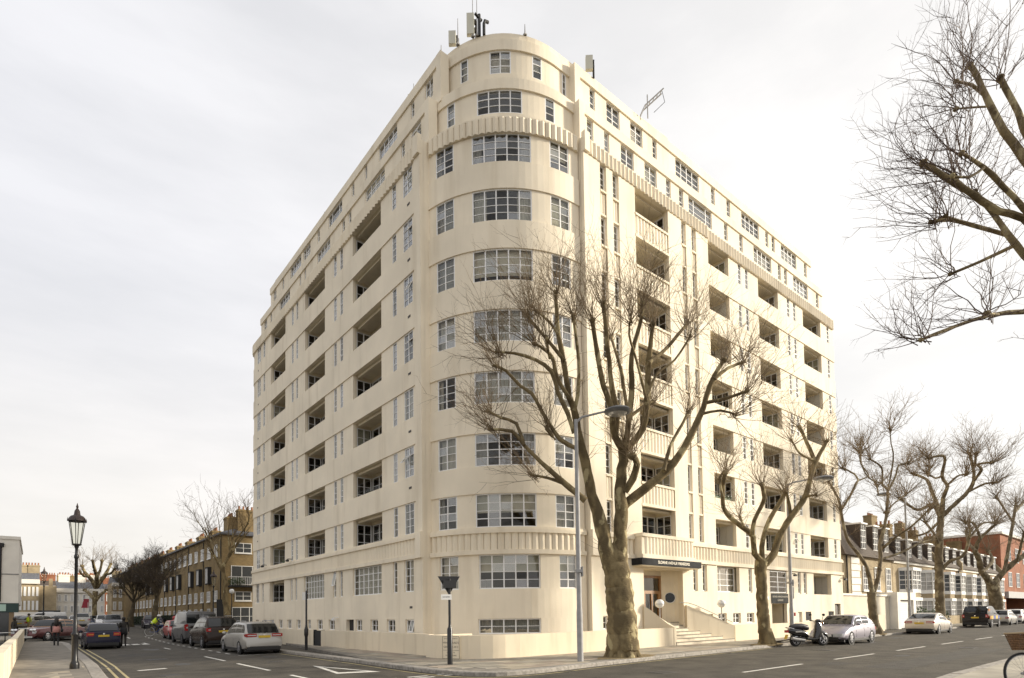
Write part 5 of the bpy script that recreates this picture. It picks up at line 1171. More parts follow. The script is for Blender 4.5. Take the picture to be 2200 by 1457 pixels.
L4 = [(None,z4([(1360,1290,12),(1375,1060,10),(1330,930,7),(1270,770,6),(1230,720,5),(1120,675,4)])),
 (None,z4([(1385,1080,9),(1400,900,7),(1440,790,6),(1390,700,5.5),(1410,520,5),(1260,535,4)])),
 (None,z4([(1400,1060,9),(1450,1010,8),(1620,850,7),(1680,740,6),(1670,600,5),(1640,490,4.5)])),
 (2,z4([(1685,740,5),(1750,640,5),(1720,590,4.5),(1860,570,3.5)])), (2,z4([(1690,620,4.5),(1700,490,4)])), (2,z4([(1640,840,4),(1780,770,3.5),(1880,760,3)])),
 (None,z4([(1370,1080,7),(1300,960,6),(1160,1010,5),(1000,900,4.5)])), (1,z4([(1440,780,4),(1530,700,3.5),(1620,680,3)])), (0,z4([(1260,700,4),(1275,610,3.5)])), (1,z4([(1390,690,3.5),(1330,720,3.5),(1250,670,3)])),
 (None,z2([(862,640,7),(930,560,6),(1030,520,5.5),(1070,440,5),(1090,320,4.5)])), (10,z2([(1085,380,4),(1180,270,3.5),(1280,260,3)])), (None,z2([(845,430,5),(820,360,4),(740,250,4)])), (None,z4([(1380,1100,5),(1250,1220,4),(1130,1250,3)]))]
traced_tree('plane_tree', 'pollarded plane tree with knobbly stubs behind the pale coupe', b4, d4, [(2021,1342,17),(2019,1280,14.5),(2017,1200,13),(2018,1160,13)], L4, 11, mats=(M_BARKM,M_TWIG), rs=.58, tl=2.7, count=36, twr=.022, spread=.6)
b5 = (kx(2138,15.0),15.0,.1); d5 = (Vector(b5)-Vector((0,0,EYE))).dot(FWD)
L5 = [(None,z2([(1270,740,13),(1190,650,9),(1150,530,8),(1130,470,7),(1170,380,5),(1290,270,4)])), (None,z2([(1275,730,12),(1330,660,9),(1400,590,8),(1504,510,7),(1560,440,6)])), (1,z2([(1350,640,5),(1390,430,5),(1440,130,4)])),
 (0,z2([(1185,640,5),(1260,560,4.5),(1230,480,4)])), (0,z2([(1135,480,5),(1080,420,4),(1060,330,4)])), (1,z2([(1450,560,4),(1504,340,3.5)])), (2,z2([(1420,260,3.5),(1330,120,3),(1290,60,3)])), (0,z2([(1170,390,4),(1120,270,3.5),(1050,260,3)])),(2,z2([(1435,180,3.5),(1504,100,3)]))]
traced_tree('plane_tree', 'stout dark plane tree with a burly fork behind the parked cars', b5, d5, [(2142,1322,22),(2140,1290,18),(2133,1262,17),(2132,1245,18)], L5, 17, rs=.66, tl=2.9, count=34, twr=.024, spread=.6, mats=(M_BARKM,M_TWIG))
b6 = (kx(2215,14.2),14.2,.1)
# near tree standing just outside the right edge
bn = (17.4, 1.4, .1); dn = (Vector(bn)-Vector((0,0,EYE))).dot(FWD)
L6 = [(None,z3([(905,1700,13),(880,1200,10),(850,760,10),(805,650,11),(720,540,9.5),(660,420,8),(610,310,7),(580,270,7)])), (0,z3([(645,395,5),(590,350,4.5),(525,335,3.5)])), (0,z3([(650,440,3),(590,443,2.5),(525,450,2)])),
 (None,z3([(900,1300,12),(870,720,10),(805,520,9),(760,420,8),(710,320,7)])),
 (None,z3([(905,1500,12),(880,1050,10),(805,900,9),(700,870,9),(570,785,8),(480,730,7.5),(390,670,6.5)])), (4,z3([(575,780,3.5),(530,740,3),(510,720,3)])),
 (None,z3([(900,1500,12),(870,1150,9),(805,1050,9),(740,970,8),(680,880,7),(600,790,6)])), (6,z3([(740,970,6),(600,930,5.5),(500,905,5.5),(420,915,5)])), (None,z3([(900,1300,9),(870,960,8),(805,860,8),(720,770,7),(640,690,6),(550,630,3)])),
 (6,z3([(770,1010,5),(620,1080,4.5),(500,1130,4)])), (None,z3([(905,1700,9),(880,1320,7),(805,1285,7),(660,1300,5.5),(520,1345,5),(380,1400,4.5)])), (10,z3([(700,1295,3),(650,1290,2.5)])), (6,z3([(560,915,3),(480,890,3)])), (8,z3([(640,690,4),(580,730,3.5),(510,725,3)]))]
traced_tree('plane_tree', 'plane tree across the avenue reaching long bare branches over the road', bn, dn, [(2300,1560,40),(2296,1380,34),(2275,1100,26),(2255,860,22),(2252,700,20)], L6, 23, rs=.76, tl=1.75, count=15, twr=.0115, spread=.62, mids=.24, sub=4, mats=(M_BARK,mat('wine_twig',(.12,.082,.062),rough=.9)))
# ---- untrimmed trees in the left street
def wild_tree(name, label, base, h, spread, seed, tr=.25, lean=0, mats=(None,None), dense=1.0, trunkh=.28, group=None, fine=.012):
    rnd = random.Random(seed); root = empty(name, label, 'tree', base, 0, group); wood = MB(); tw = MB()
    def grow(p, d, L, r, lvl):
        k = 5 if lvl < 3 else 3; pts = [p]; dd = d
        for i in range(k):
            dd = (dd+Vector((rnd.gauss(0,.12),rnd.gauss(0,.12),rnd.gauss(.06,.06)))).normalized(); pts.append(pts[-1]+dd*(L/k))
        (wood if lvl < 3 else tw).tube(pts, [r*(1-.5*i/k) for i in range(k+1)], 8 if lvl < 2 else 5 if lvl < 3 else 3, cap=lvl < 3)
        if lvl >= 5: return
        m = max(2, int([6,6,6,5,4][lvl]*dense))
        for j in range(m):
            t = (j+rnd.uniform(.2,1))/m; t = lerp_(.70,1,t) if lvl == 0 else lerp_(.22,1,t); i = min(k-1, int(t*k)); q = pts[i].lerp(pts[i+1], min(1,t*k-i))
            s = dd.orthogonal().normalized(); s.rotate(Matrix.Rotation(rnd.uniform(0,6.28)+j*2.4, 3, dd)); nd = (dd*.85+s*rnd.uniform(.5,.95)*spread+Vector((0,0,.15))).normalized()
            grow(q, nd, L*rnd.uniform(.5,.72)*(1.75 if lvl == 0 else 1), max(fine*.6, r*(.52 if lvl else .6)*(1-.3*t)), lvl+1)
    wood.tube([(0,0,-.1),(0,0,.3),(0,0,h*trunkh*.4)], [tr*1.5,tr*1.05,tr], 10)
    grow(Vector((0,0,h*trunkh*.35)), Vector((lean,0,1)).normalized(), h*trunkh*.75, tr, 0)
    wood.build('trunk', mats[0] or M_BARK, root, smooth=True); c = tw.build('crown', mats[1] or M_TWIG, root, rec=False); c['kind'] = 'stuff'; return root
def lerp_(a, b, t): return a+(b-a)*t
p = at(487,1330,57); wild_tree('street_tree', 'tall bare tree with a spreading fan of twigs in front of the terrace gable', (p.x,p.y,gz(p.x,p.y)+.1), 19.5, .95, 41, .28, -.15, (M_BARK,M_TWIG), .78, .30, fine=.016)
p = at(333,1330,56); wild_tree('street_tree', 'dark dense bare tree by the hedge behind the cyclist', (p.x,p.y,gz(p.x,p.y)+.1), 11.0, 1.0, 42, .30, 0, (M_BARKD,M_TWIGD), 1.05, .30, fine=.015)
p = at(281,1330,68); wild_tree('street_tree', 'second dark bare tree further along the hedge', (p.x,p.y,gz(p.x,p.y)+.1), 10.0, 1.05, 43, .28, 0, (M_BARKD,M_TWIGD), 1.05, .30, fine=.016)
p = at(204,1330,84); d6 = 84
L7 = [(None,[(206,1262,6),(196,1245,5),(183,1230,4),(176,1216,3)]),(None,[(206,1262,6),(208,1240,5),(203,1222,4),(199,1205,3)]),(None,[(207,1262,6),(222,1240,5),(230,1228,4),(238,1212,3)]),(1,[(207,1240,4),(216,1222,3),(219,1205,3)]),(0,[(190,1238,4),(180,1238,3),(172,1228,2.5)]),(2,[(226,1234,4),(238,1232,3),(246,1222,2.5)]),(None,[(203,1290,5),(192,1276,4),(182,1268,3)]),(None,[(206,1290,5),(216,1278,4),(228,1268,3)])]
traced_tree('plane_tree', 'pale pollarded tree standing far up the side street', (p.x,p.y,gz(p.x,p.y)+.1), d6, [(203,1328,6.5),(203,1300,5.5),(205,1270,6)], L7, 44, tl=3.0, count=16, twr=.022, spread=.6, sub=3)
p = at(150,1330,120); wild_tree('street_tree', 'small far bare tree before the white terrace', (p.x,p.y,gz(p.x,p.y)+.1), 6.5, .9, 45, .18, 0, (M_BARKD,M_TWIGD), .8, .3, fine=.03)
# hedge, plants
def leafmass(name, mb, m, parent=None): return mb.build(name, m, parent, rec=False)
M_HEDGE = mat('hedge_leaves', (.022,.035,.012), rough=.8, noise=.5, nscale=3)
M_LEAF = mat('shrub_leaves', (.05,.085,.025), rough=.7, noise=.4, nscale=6)
def leaves(mb, n, fn, size, rnd):
    for _ in range(n):
        p = Vector(fn()); a = Vector((rnd.gauss(0,1),rnd.gauss(0,1),rnd.gauss(0,1))).normalized(); b = a.orthogonal().normalized(); s = size*rnd.uniform(.6,1.3); c = a.cross(b)
        mb.add([p-b*s, p+c*s*.45, p+b*s, p-c*s*.45], [(0,1,2,3)])
rnd = random.Random(2)
hd = empty('hedge', 'clipped dark green hedge in front of the brown terrace', 'hedge', (0,0,0)); mb = MB()
leaves(mb, 9000, lambda: (rnd.uniform(11.2,12.2), rnd.uniform(66.0,105.0), gz(11,80)+.1+rnd.random()**.7*1.15), .10, rnd); o = mb.build('foliage', M_HEDGE, hd, rec=False); o['kind'] = 'stuff'
mb = MB(); mb.box((11.35,66.1,.4),(12.05,104.9,gz(11,80)+1.12)); mb.build('stems', mat('hedge_core',(.012,.016,.008),rough=1), hd)
def shrub(x, y, z, rx, rz, lab, n=900, m=None, g=None):
    o = empty('shrub', lab, 'shrub', (x,y,z), 0, g); mb = MB()
    def fn():
        v = Vector((rnd.gauss(0,1),rnd.gauss(0,1),rnd.gauss(0,1))).normalized()*rnd.random()**.4; return (v.x*rx, v.y*rx*.7, rz*.55+v.z*rz*.55)
    leaves(mb, n, fn, .09, rnd); q = mb.build('foliage', m or M_LEAF, o, rec=False); q['kind'] = 'stuff'; mb = MB()
    for k in range(5): mb.tube([(0,0,0),(rnd.gauss(0,rx*.3),rnd.gauss(0,rx*.3),rz*.8)], [.03,.012], 5)
    mb.build('stem', M_TWIG, o)
shrub(64.2,17.7,.1,1.5,1.6,'green shrub behind the front wall next to the slatted garage'); shrub(70.2,17.6,.1,1.3,1.5,'green shrub behind the front wall under the second bay')
shrub(86.5,16.7,.1,1.0,1.4,'dark shrub above the parked off-roader', 700, M_HEDGE)
shrub(16.9,65.7,5.0,.9,.9,'potted greenery on the balcony of the terrace gable', 500)
fb = empty('window_box', 'window box of white flowers on a recessed balcony', 'planter', (29.6,17.45,8.05)); mb = MB(); mb.box((0,-.02,-.06),(1.75,.14,.10)); mb.build('box', M_LEAF, fb); mb = MB(); rr = random.Random(9)
leaves(mb, 260, lambda: (rr.uniform(0,1.75), rr.uniform(-.05,.14), rr.uniform(.06,.26)), .05, rr); o = mb.build('leaves', M_LEAF, fb, rec=False); o['kind'] = 'stuff'; mb = MB(); leaves(mb, 90, lambda: (rr.uniform(0,1.75), rr.uniform(-.05,.12), rr.uniform(.16,.3)), .04, rr); o = mb.build('flowers', M_WHITE, fb, rec=False); o['kind'] = 'stuff'
# ------------------------------------------------------------------ vehicles
def paint(name, c, metal=.35, rough=.32, coat=.45):
    if max(c) < .06: metal, coat, rough = 0, .10, .25
    return mat('car_paint_'+name, c, rough=rough, metal=metal, coat=coat, spec=.22 if max(c) < .06 else .5)
M_TYRE = mat('tyre_rubber', (.018,.018,.018), rough=.85); M_RIM = mat('alloy_rim', (.52,.52,.54), rough=.35, metal=.8); M_RIMD = mat('steel_rim', (.16,.16,.17), rough=.5, metal=.6)
M_CGL = glass_mat('car_glass', (.10,.12,.12), 1.0, .01); M_TRIM = mat('black_trim', (.016,.016,.017), rough=.5); M_CHR = mat('chrome', (.75,.75,.76), rough=.15, metal=1)
M_RED = mat('red_lens', (.35,.012,.010), rough=.2, coat=.5); M_AMB = mat('amber_lens', (.55,.20,.02), rough=.2, coat=.5); M_CLR = mat('clear_lens', (.62,.64,.66), rough=.12, metal=.3); M_PY = mat('yellow_plate', (.62,.42,.03), rough=.4); M_PW = mat('white_plate', (.72,.72,.70), rough=.4); M_SEAT = mat('car_cabin', (.03,.03,.03), rough=.9)
def wheel(par, x, y, r, w, side, rim=M_RIM, spokes=5):
    prof = [(r*.66,-w/2),(r*.90,-w/2),(r*.985,-w*.36),(r,-w*.2),(r,w*.2),(r*.985,w*.36),(r*.90,w/2),(r*.66,w/2)]
    f = lambda a, b, c: (x+a, y+c, r+b)
    mb = MB(); mb.lathe(prof+[(r*.66,0),(r*.66,-w/2)], n=24, fm=f, cap=False); o = mb.build('wheel', M_TYRE, par, smooth=True)
    mb = MB(); e = side*w*.30
    ring = [(r*.67,-.02),(r*.67,.03),(r*.58,.035),(r*.58,-.02)]
    k = 24; vs = []
    for rr, d in ring:
        for j in range(k): a = 2*pi*j/k; vs.append((x+rr*cos(a), y+e+side*d, r+rr*sin(a)))
    mb.add(vs, [(i*k+j, i*k+(j+1)%k, ((i+1)%4)*k+(j+1)%k, ((i+1)%4)*k+j) for i in range(4) for j in range(k)])
    for s in range(spokes):
        a = 2*pi*s/spokes+.3; ca, sa = cos(a), sin(a); t = r*.085
        P = [(r*.10*ca-t*sa, r*.10*sa+t*ca),(r*.60*ca-t*.7*sa, r*.60*sa+t*.7*ca),(r*.60*ca+t*.7*sa, r*.60*sa-t*.7*ca),(r*.10*ca+t*sa, r*.10*sa-t*ca)]
        mb.extr(P, lambda p,q,wv: (x+p, y+wv, r+q), e, e+side*.03)
    mb.lathe([(r*.17,-.02),(r*.17,.035)], n=12, fm=lambda a,b,c: (x+a, y+e+side*c, r+b)); mb.build('rim', rim, o)
    mb = MB(); mb.lathe([(r*.64,-.01),(r*.64,.0)], n=20, fm=lambda a,b,c: (x+a, y+e-side*.05+c, r+b)); mb.build('brake_disc', M_TRIM, o)
def lerp(a, b, t): return a+(b-a)*t
def interp(T, x):
    if x <= T[0][0]: return T[0][1]
    for (a,b),(c,d) in zip(T, T[1:]):
        if x <= c: return lerp(b, d, (x-a)/(c-a))
    return T[-1][1]
def car(name, label, cat, loc, rz, L, W, H, top, cab, pm, wr=.32, wb=(.19,.81), clear=.19, twf=.76, rim=M_RIM, spokes=5, rear_plate=M_PY, estate=False, rails=False, roofm=None, tl=(.14,.16), hl=(.20,.12), trim=True, van=False, group=None, taper=.9, tlz=None, lenses=True, chrome=False, zg=None):
    """top: (fraction from the front, height) of bonnet/belt/boot line; cab: (cowl, roof front, roof rear, tail) fractions; front of the car is +x"""
    z0 = gz(loc[0], loc[1]) if zg is None else zg
    o = empty(name, label, cat, (loc[0],loc[1],z0+.005), rz, group); hw = W/2; X_ = lambda f: L*(.5-f)
    # ---- lower body
    fr = [0,.012,.035,.08,.14,.2,.27,.34,.42,.5,.58,.66,.73,.8,.86,.92,.965,.988,1]
    mb = MB(); vs = []; rings = []
    for f in fr:
        zt = interp(top, f); e = min(f, 1-f); nar = 1-(1-taper)*(1-min(1, e/.16))**2; h_ = hw*nar; zb = clear+(.10 if e < .02 else .04 if e < .05 else 0)
        zt2 = zt-(.04 if e < .013 else 0); mz = zb+(zt2-zb)*.52
        half = [(0,zb),(h_*.80,zb),(h_*.955,zb+.07),(h_*.995,zb+(mz-zb)*.55),(h_,mz),(h_*.985,mz+(zt2-mz)*.55),(h_*.955,zt2-.035),(h_*.90,zt2-.004),(h_*.55,zt2+.018),(0,zt2+.025)]
        ring = [(y,z) for y,z in half]+[(-y,z) for y,z in half[-2:0:-1]]
        rings.append([(X_(f), y, z) for y, z in ring])
    n = len(rings[0])
    for r in rings: vs += r
    fs = [(i*n+j, i*n+(j+1)%n, (i+1)*n+(j+1)%n, (i+1)*n+j) for i in range(len(rings)-1) for j in range(n)]
    fs += [tuple(range(n)), tuple((len(rings)-1)*n+j for j in range(n))[::-1]]
    mb.add(vs, fs); bo = mb.build('body', pm, o, smooth=True)
    # ---- cabin shell
    c0, r0, r1, c1 = cab
    zbelt = lambda f: interp(top, f)-.02
    zb0, zb1 = zbelt(c0), zbelt(c1)
    roof = [(c0, zb0+.0), (lerp(c0,r0,.5), lerp(zb0,H,.56)), (r0, H-.035), (lerp(r0,r1,.4), H), (r1, H-.05), (lerp(r1,c1,.5), lerp(H-.05, zb1, .45)), (c1, zb1)]
    def hwb(f): e = min(f, 1-f); return hw*(1-(1-taper)*(1-min(1,e/.16))**2)*.915
    def hwt(f): z = interp(roof, f); t = (z-zbelt(f))/max(.1,(H-zbelt(f))); return lerp(hwb(f), hw*twf, max(0,min(1,t)))
    st = [c0, lerp(c0,r0,.25), lerp(c0,r0,.5), lerp(c0,r0,.75), r0, lerp(r0,r1,.2), lerp(r0,r1,.4), lerp(r0,r1,.7), r1, lerp(r1,c1,.25), lerp(r1,c1,.5), lerp(r1,c1,.75), c1]
    mb = MB(); vs = []
    for f in st:
        zr = interp(roof, f); zb = zbelt(f)-.04; a = hwb(f); b = hwt(f); dz = max(0, zr-zbelt(f))
        half = [(a,zb),(lerp(a,b,.5),zb+.04+dz*.5),(b,zb+.04+dz*.88),(b*.93,zb+.04+dz*.985),(b*.5,zb+.04+dz*1.0+.012),(0,zb+.04+dz+.016)]
        vs += [(X_(f),y,z) for y,z in half]+[(X_(f),-y,z) for y,z in half[-2::-1]]
    n = 11; mb.add(vs, [(i*n+j, i*n+j+1, (i+1)*n+j+1, (i+1)*n+j) for i in range(len(st)-1) for j in range(n-1)])
    mb.build('cabin', roofm or pm, o, smooth=True)
    # ---- glazing: panes 6 mm proud of the shell, dark cabin tone behind through tinted glass
    def P(f, t, s, off=.006):
        zr = interp(roof, f); zb = zbelt(f); a = hwb(f); b = hwt(f); dz = zr-zb
        return (X_(f), s*(lerp(a,b,t*1.0)+off), zb+dz*t*.9+.0)
    segs = [(lerp(c0,r0,.30), lerp(r0,r1,.36)), (lerp(r0,r1,.40), lerp(r0,r1,.84 if estate else .95))]
    if estate: segs.append((lerp(r0,r1,.87), lerp(r1,c1,.42)))
    if van: segs = [(lerp(c0,r0,.25), lerp(r0,r1,.18))]
    for s in (1,-1):
        for i, (a, b) in enumerate(segs):
            lo = a; hi = b; K = 5; bot = []; tp = []
            for k in range(K+1):
                f = lerp(a,b,k/K); zr = interp(roof,f)-zbelt(f); bot.append(P(f,.10,s)); tp.append(P(f,.90 if zr > .3 else .75,s))
            mb = MB(); mb.add(bot+tp, [(k,k+1,K+1+k+1,K+1+k) for k in range(K)]); mb.build('side_window', M_CGLS, o, rec=False)
    def screen(fa, fb, nm, m):
        K = 6; R_ = 4; vs = []
        for r in range(R_+1):
            f = lerp(fa,fb,r/R_)
            for k in range(K+1):
                t = k/K*2-1; w = hwt(f)*.90; zr = interp(roof,f); zz = zr+.016*(1-t*t)+.012; vs.append((X_(f)+(.02 if fa < .5 else -.02)*(1), w*t, zz))
        mb = MB(); mb.add(vs, [(r*(K+1)+k, r*(K+1)+k+1, (r+1)*(K+1)+k+1, (r+1)*(K+1)+k) for r in range(R_) for k in range(K)]); mb.build(nm, m, o, rec=False, smooth=2)
    screen(lerp(c0,r0,.12), lerp(c0,r0,.93), 'windscreen', M_CGLS)
    if not van: screen(lerp(r1,c1,.10), lerp(r1,c1,.80), 'rear_window', M_CGLS)
    # ---- wheels and arches
    for f in wb:
        for s in (1,-1):
            mb = MB(); mb.lathe([(wr*1.17,-.02),(wr*1.17,.0)], n=24, fm=lambda a,b,c: (X_(f)+a, s*(hw*.985+c), wr*1.0+b*1.0)); mb.build('wheel_arch', M_TRIM, o)
            wheel(o, X_(f), s*(hw-.09), wr, .20, s, rim, spokes)
    mb = MB(); mb.box((-L*.46,-hw*.86,clear-.06),(L*.46,hw*.86,clear+.1)); mb.build('underbody', M_TRIM, o)
    # ---- bumpers, lights, plates, mirrors, handles, door gaps
    zt1 = interp(top,1); zt0 = interp(top,0); tw_, th_ = tl; zl = tlz if tlz else interp(top,.985)-.12-th_
    for s in (1,-1):
        mb = MB(); y0, y1 = s*hw*taper*.99, s*(hw*taper*.99-tw_*1.6); mb.box((-L*.5-.008,min(y0,y1),zl),(-L*.5+.16,max(y0,y1),zl+th_)); mb.box((-L*.5+.02,min(y0,y0+s*.03),zl+.01),(-L*.5+.30,max(y0,y0+s*.03),zl+th_-.02)); l_ = mb.build('tail_light', M_RED, o)
        if lenses: mb = MB(); ya, yb = y0-s*.06, y1+s*.02; mb.box((-L*.5-.012,min(ya,yb),zl+th_*.35),(-L*.5,max(ya,yb),zl+th_*.6)); mb.build('lens', M_AMB if lenses == 'amber' else M_CLR, l_)
        mb = MB(); hw_, hh_ = hl; zf = interp(top,.02)-.06-hh_; y0, y1 = s*hw*taper*.97, s*(hw*taper*.97-hw_*1.7); mb.box((L*.5-.16,min(y0,y1),zf),(L*.5+.012,max(y0,y1),zf+hh_)); mb.build('headlight', M_CLR, o)
        xm = X_(lerp(c0,r0,.38)); mb = MB(); mb.ball((xm, s*(hw+.07), zbelt(c0)+.10), (.07,.11,.075), 10, 6); mb.build('wing_mirror', pm if trim else M_TRIM, o, smooth=2)
        for f in ((.42,.60) if not van else (.36,)):
            mb = MB(); xx = X_(lerp(c0,c1,f)); mb.box((xx-.09,s*hw*.975-.012,interp(top,.5)-.19),(xx+.09,s*hw*.975+.022,interp(top,.5)-.16)); mb.build('door_handle', pm, o)
        for f in (lerp(c0,r0,.35), lerp(r0,r1,.38), lerp(r0,r1,.92)):
            mb = MB(); xx = X_(f); z1_ = interp(top,f)-.06; mz = clear+(z1_+.06-clear)*.52; mb.box((xx-.005,s*(hw-.004)-.006,clear+.16),(xx+.005,s*(hw-.004)+.006,mz+.12)); mb.build('door_gap', M_TRIM, o)
        mb = MB(); mb.box((X_(.74),s*hw*.93-.02,clear-.02),(X_(.26),s*hw*.93+.035,clear+.09)); mb.build('sill_trim', M_TRIM if trim else pm, o)
    zp = max(clear+.30, zl-.03); mb = MB(); mb.box((-L*.5-.03,-.26,zp-.02),(-L*.5+.03,.26,zp+.09)); mb.build('number_plate', rear_plate, o)
    mb = MB(); mb.box((L*.5-.03,-.26,clear+.20),(L*.5+.03,.26,clear+.31)); mb.build('number_plate', M_PW, o)
    mb = MB(); mb.box((-L*.5-.015,-hw*taper*.92,clear+.02),(-L*.5+.2,hw*taper*.92,clear+.16)); mb.box((-L*.5-.02,-hw*taper*.8,clear+.17),(-L*.5+.1,hw*taper*.8,clear+.185)); mb.build('rear_bumper', M_CHR if chrome else M_TRIM, o)
    mb = MB(); mb.box((L*.5-.2,-hw*taper*.72,clear+.05),(L*.5+.014,hw*taper*.72,clear+.17)); mb.build('front_bumper', M_CHR if chrome else M_TRIM, o)
    mb = MB(); zf = interp(top,.02); mb.box((L*.5-.1,-hw*.36,zf-.24),(L*.5+.014,hw*.36,zf-.10)); mb.build('grille', M_TRIM, o)
    mb = MB(); mb.lathe([(.05,0),(.05,.012)], n=12, fm=lambda a,b,c: (-L*.5-.012+c*-1, a, zl+th_*.6+b)); mb.build('badge', M_CHR, o)
    if rails:
        for s in (1,-1):
            mb = MB(); a, b = X_(lerp(r0,r1,.08)), X_(lerp(r0,r1,.98)); y = s*hw*twf*.90; mb.tube([(a,y,H-.03),(a-.1,y,H+.045),(b+.1,y,H+.04),(b,y,H-.06)], .018, 6); mb.build('roof_rail', M_STEEL, o)
    return o
M_CGLS = mat('tinted_car_glass', (.012,.014,.015), rough=.05, spec=.55)
HATCH = [(0,.52),(.02,.60),(.06,.68),(.16,.80),(.27,.90),(.45,.93),(.75,.96),(.92,.98),(.985,.92),(1,.80)]
SUVT = [(0,.70),(.02,.80),(.06,.92),(.16,1.02),(.26,1.10),(.5,1.14),(.8,1.17),(.95,1.17),(.985,1.10),(1,.95)]
SAL = [(0,.50),(.02,.58),(.06,.66),(.16,.78),(.27,.88),(.45,.92),(.75,.96),(.9,.97),(.985,.93),(1,.82)]
VANT = [(0,.70),(.02,.86),(.05,1.0),(.12,1.12),(.17,1.22),(.3,1.28),(.6,1.3),(.97,1.3),(1,1.2)]
P_SIL = paint('silver', (.40,.385,.355)); P_BLK = paint('black', (.012,.011,.012), .2); P_GRY = paint('grey', (.115,.115,.12), .3, .4); P_RED = paint('red', (.36,.018,.02), .1); P_NAVY = paint('navy', (.010,.010,.030), .2); P_LAV = paint('lavender_silver', (.34,.32,.37)); P_CHAM = paint('champagne', (.52,.47,.41)); P_MAR = paint('maroon', (.13,.045,.045), .5); P_TAN = paint('tan', (.34,.20,.12), .3); P_WHT = paint('white', (.70,.69,.67), 0); P_DBL = paint('dark_blue', (.02,.03,.06), .3); P_BRN = paint('dark_brown', (.030,.018,.013), .3)
NORTH = pi/2      # facing away up the left street
# parked on the right-hand side of the left street
car('estate_car', 'silver estate car with roof rails and red lights parked beside the low wall', 'car', (8.25,29.7), NORTH, 4.55, 1.78, 1.47, HATCH, (.235,.44,.86,.995), P_SIL, estate=True, rails=True, tl=(.28,.14), tlz=.80, wr=.32, spokes=5)
car('off_road_car', 'dark brown sports utility car with roof rails between the van and the estate', 'car', (8.3,37.3), NORTH, 4.75, 1.90, 1.74, SUVT, (.24,.42,.86,.99), P_BRN, estate=True, rails=True, wr=.37, clear=.26, tl=(.12,.20), tlz=.92)
van = car('van', 'grey panel van parked between the red car and the dark utility car', 'van', (8.55,44.2), NORTH, 5.0, 1.98, 2.12, VANT, (.10,.26,.94,.998), P_GRY, van=True, wr=.34, clear=.24, twf=.86, tl=(.09,.42), tlz=.85, rim=M_RIMD, taper=.95)
mb = MB()
for s in (1,-1): mb.box((-2.51,s*.5-.36,1.35),(-2.50,s*.5+.36,1.9))
mb.build('rear_window', M_CGLS, van)
mb = MB(); mb.box((-2.512,-.01,.35),(-2.502,.01,2.0)); mb.build('door_gap', M_TRIM, van)
car('small_car', 'red hatchback parked ahead of the grey van facing down the street', 'car', (8.75,50.8), -NORTH, 3.75, 1.62, 1.42, HATCH, (.24,.44,.84,.99), P_RED, wr=.29)
# moving and parked further up
car('hatchback', 'dark navy hatchback with amber lights waiting beside the Victorian lamp', 'car', (3.1,41.6), NORTH, 4.15, 1.74, 1.46, HATCH, (.24,.43,.82,.985), P_NAVY, wr=.32, tl=(.20,.20), tlz=.74, lenses='amber')
rol = car('classic_saloon', 'maroon and tan classic saloon with upright grille crossing the turning', 'car', (1.05,53.3), radians(-128), 5.2, 1.85, 1.56, [(0,.66),(.02,.80),(.06,.90),(.18,.96),(.30,1.0),(.5,.99),(.75,.97),(.92,.90),(.985,.80),(1,.66)], (.33,.44,.70,.86), P_MAR, wr=.36, clear=.24, roofm=P_TAN, rim=M_CHR, chrome=True, hl=(.14,.15), taper=.93, spokes=8)
mb = MB(); mb.box((2.52,-.30,.42),(2.66,.30,.98)); mb.build('radiator', M_CHR, rol)
for i in range(9): mb = MB(); mb.box((2.66,-.26+i*.06,.45),(2.675,-.225+i*.06,.92)); mb.build('radiator_slat', M_TRIM, rol)
for s in (1,-1):
    for y, r in ((.52,.10),(.74,.10)):
        mb = MB(); mb.lathe([(r,0),(r,.06),(r*.6,.09)], n=14, fm=lambda a,b,c: (2.58+c, s*y+a, .82+b)); mb.build('headlamp', M_CHR, rol, smooth=True)
car('saloon_car', 'dark purple saloon parked by the hedge facing the junction', 'car', (10.05,72.5), radians(-94), 4.9, 1.88, 1.42, SAL, (.27,.44,.72,.90), paint('aubergine',(.018,.010,.022),.3), wr=.33)
GC = 'cars at the far end of the side street'
for i, (x, y, r, p, k, l) in enumerate([(6.9,78,-92,P_GRY,HATCH,'grey hatchback just beyond the dark purple saloon'),(6.6,84.5,-92,P_WHT,HATCH,'white hatchback behind the grey one up the side street'),(4.6,88,88,P_SIL,SUVT,'silver utility car in the middle of the far street'),(4.4,96,88,P_WHT,HATCH,'white hatchback further up the far street'),(2.6,92,88,P_BLK,HATCH,'black hatchback parked at the kerb beyond the shop building'),(2.5,100,88,P_SIL,SAL,'silver saloon parked behind the far black hatchback'),(6.4,100,-92,P_DBL,HATCH,'dark blue hatchback near the end of the far street'),(.5,76,40,P_SIL,SAL,'silver saloon turning by the shop building'),(-.6,84,30,P_GRY,HATCH,'grey hatchback parked beyond the shop building')]):
    car('parked_car', l, 'car', (x,y), radians(r), 4.2, 1.76, 1.72 if k is SUVT else 1.45, k, (.25,.43,.82,.985), p, wr=.31, group=GC)
car('van', 'white van standing before the dark shopfront at the far end', 'van', (1.5,110), radians(180), 5.0, 1.95, 2.1, VANT, (.10,.26,.94,.998), P_WHT, van=True, wr=.34, clear=.24, twf=.86, rim=M_RIMD)
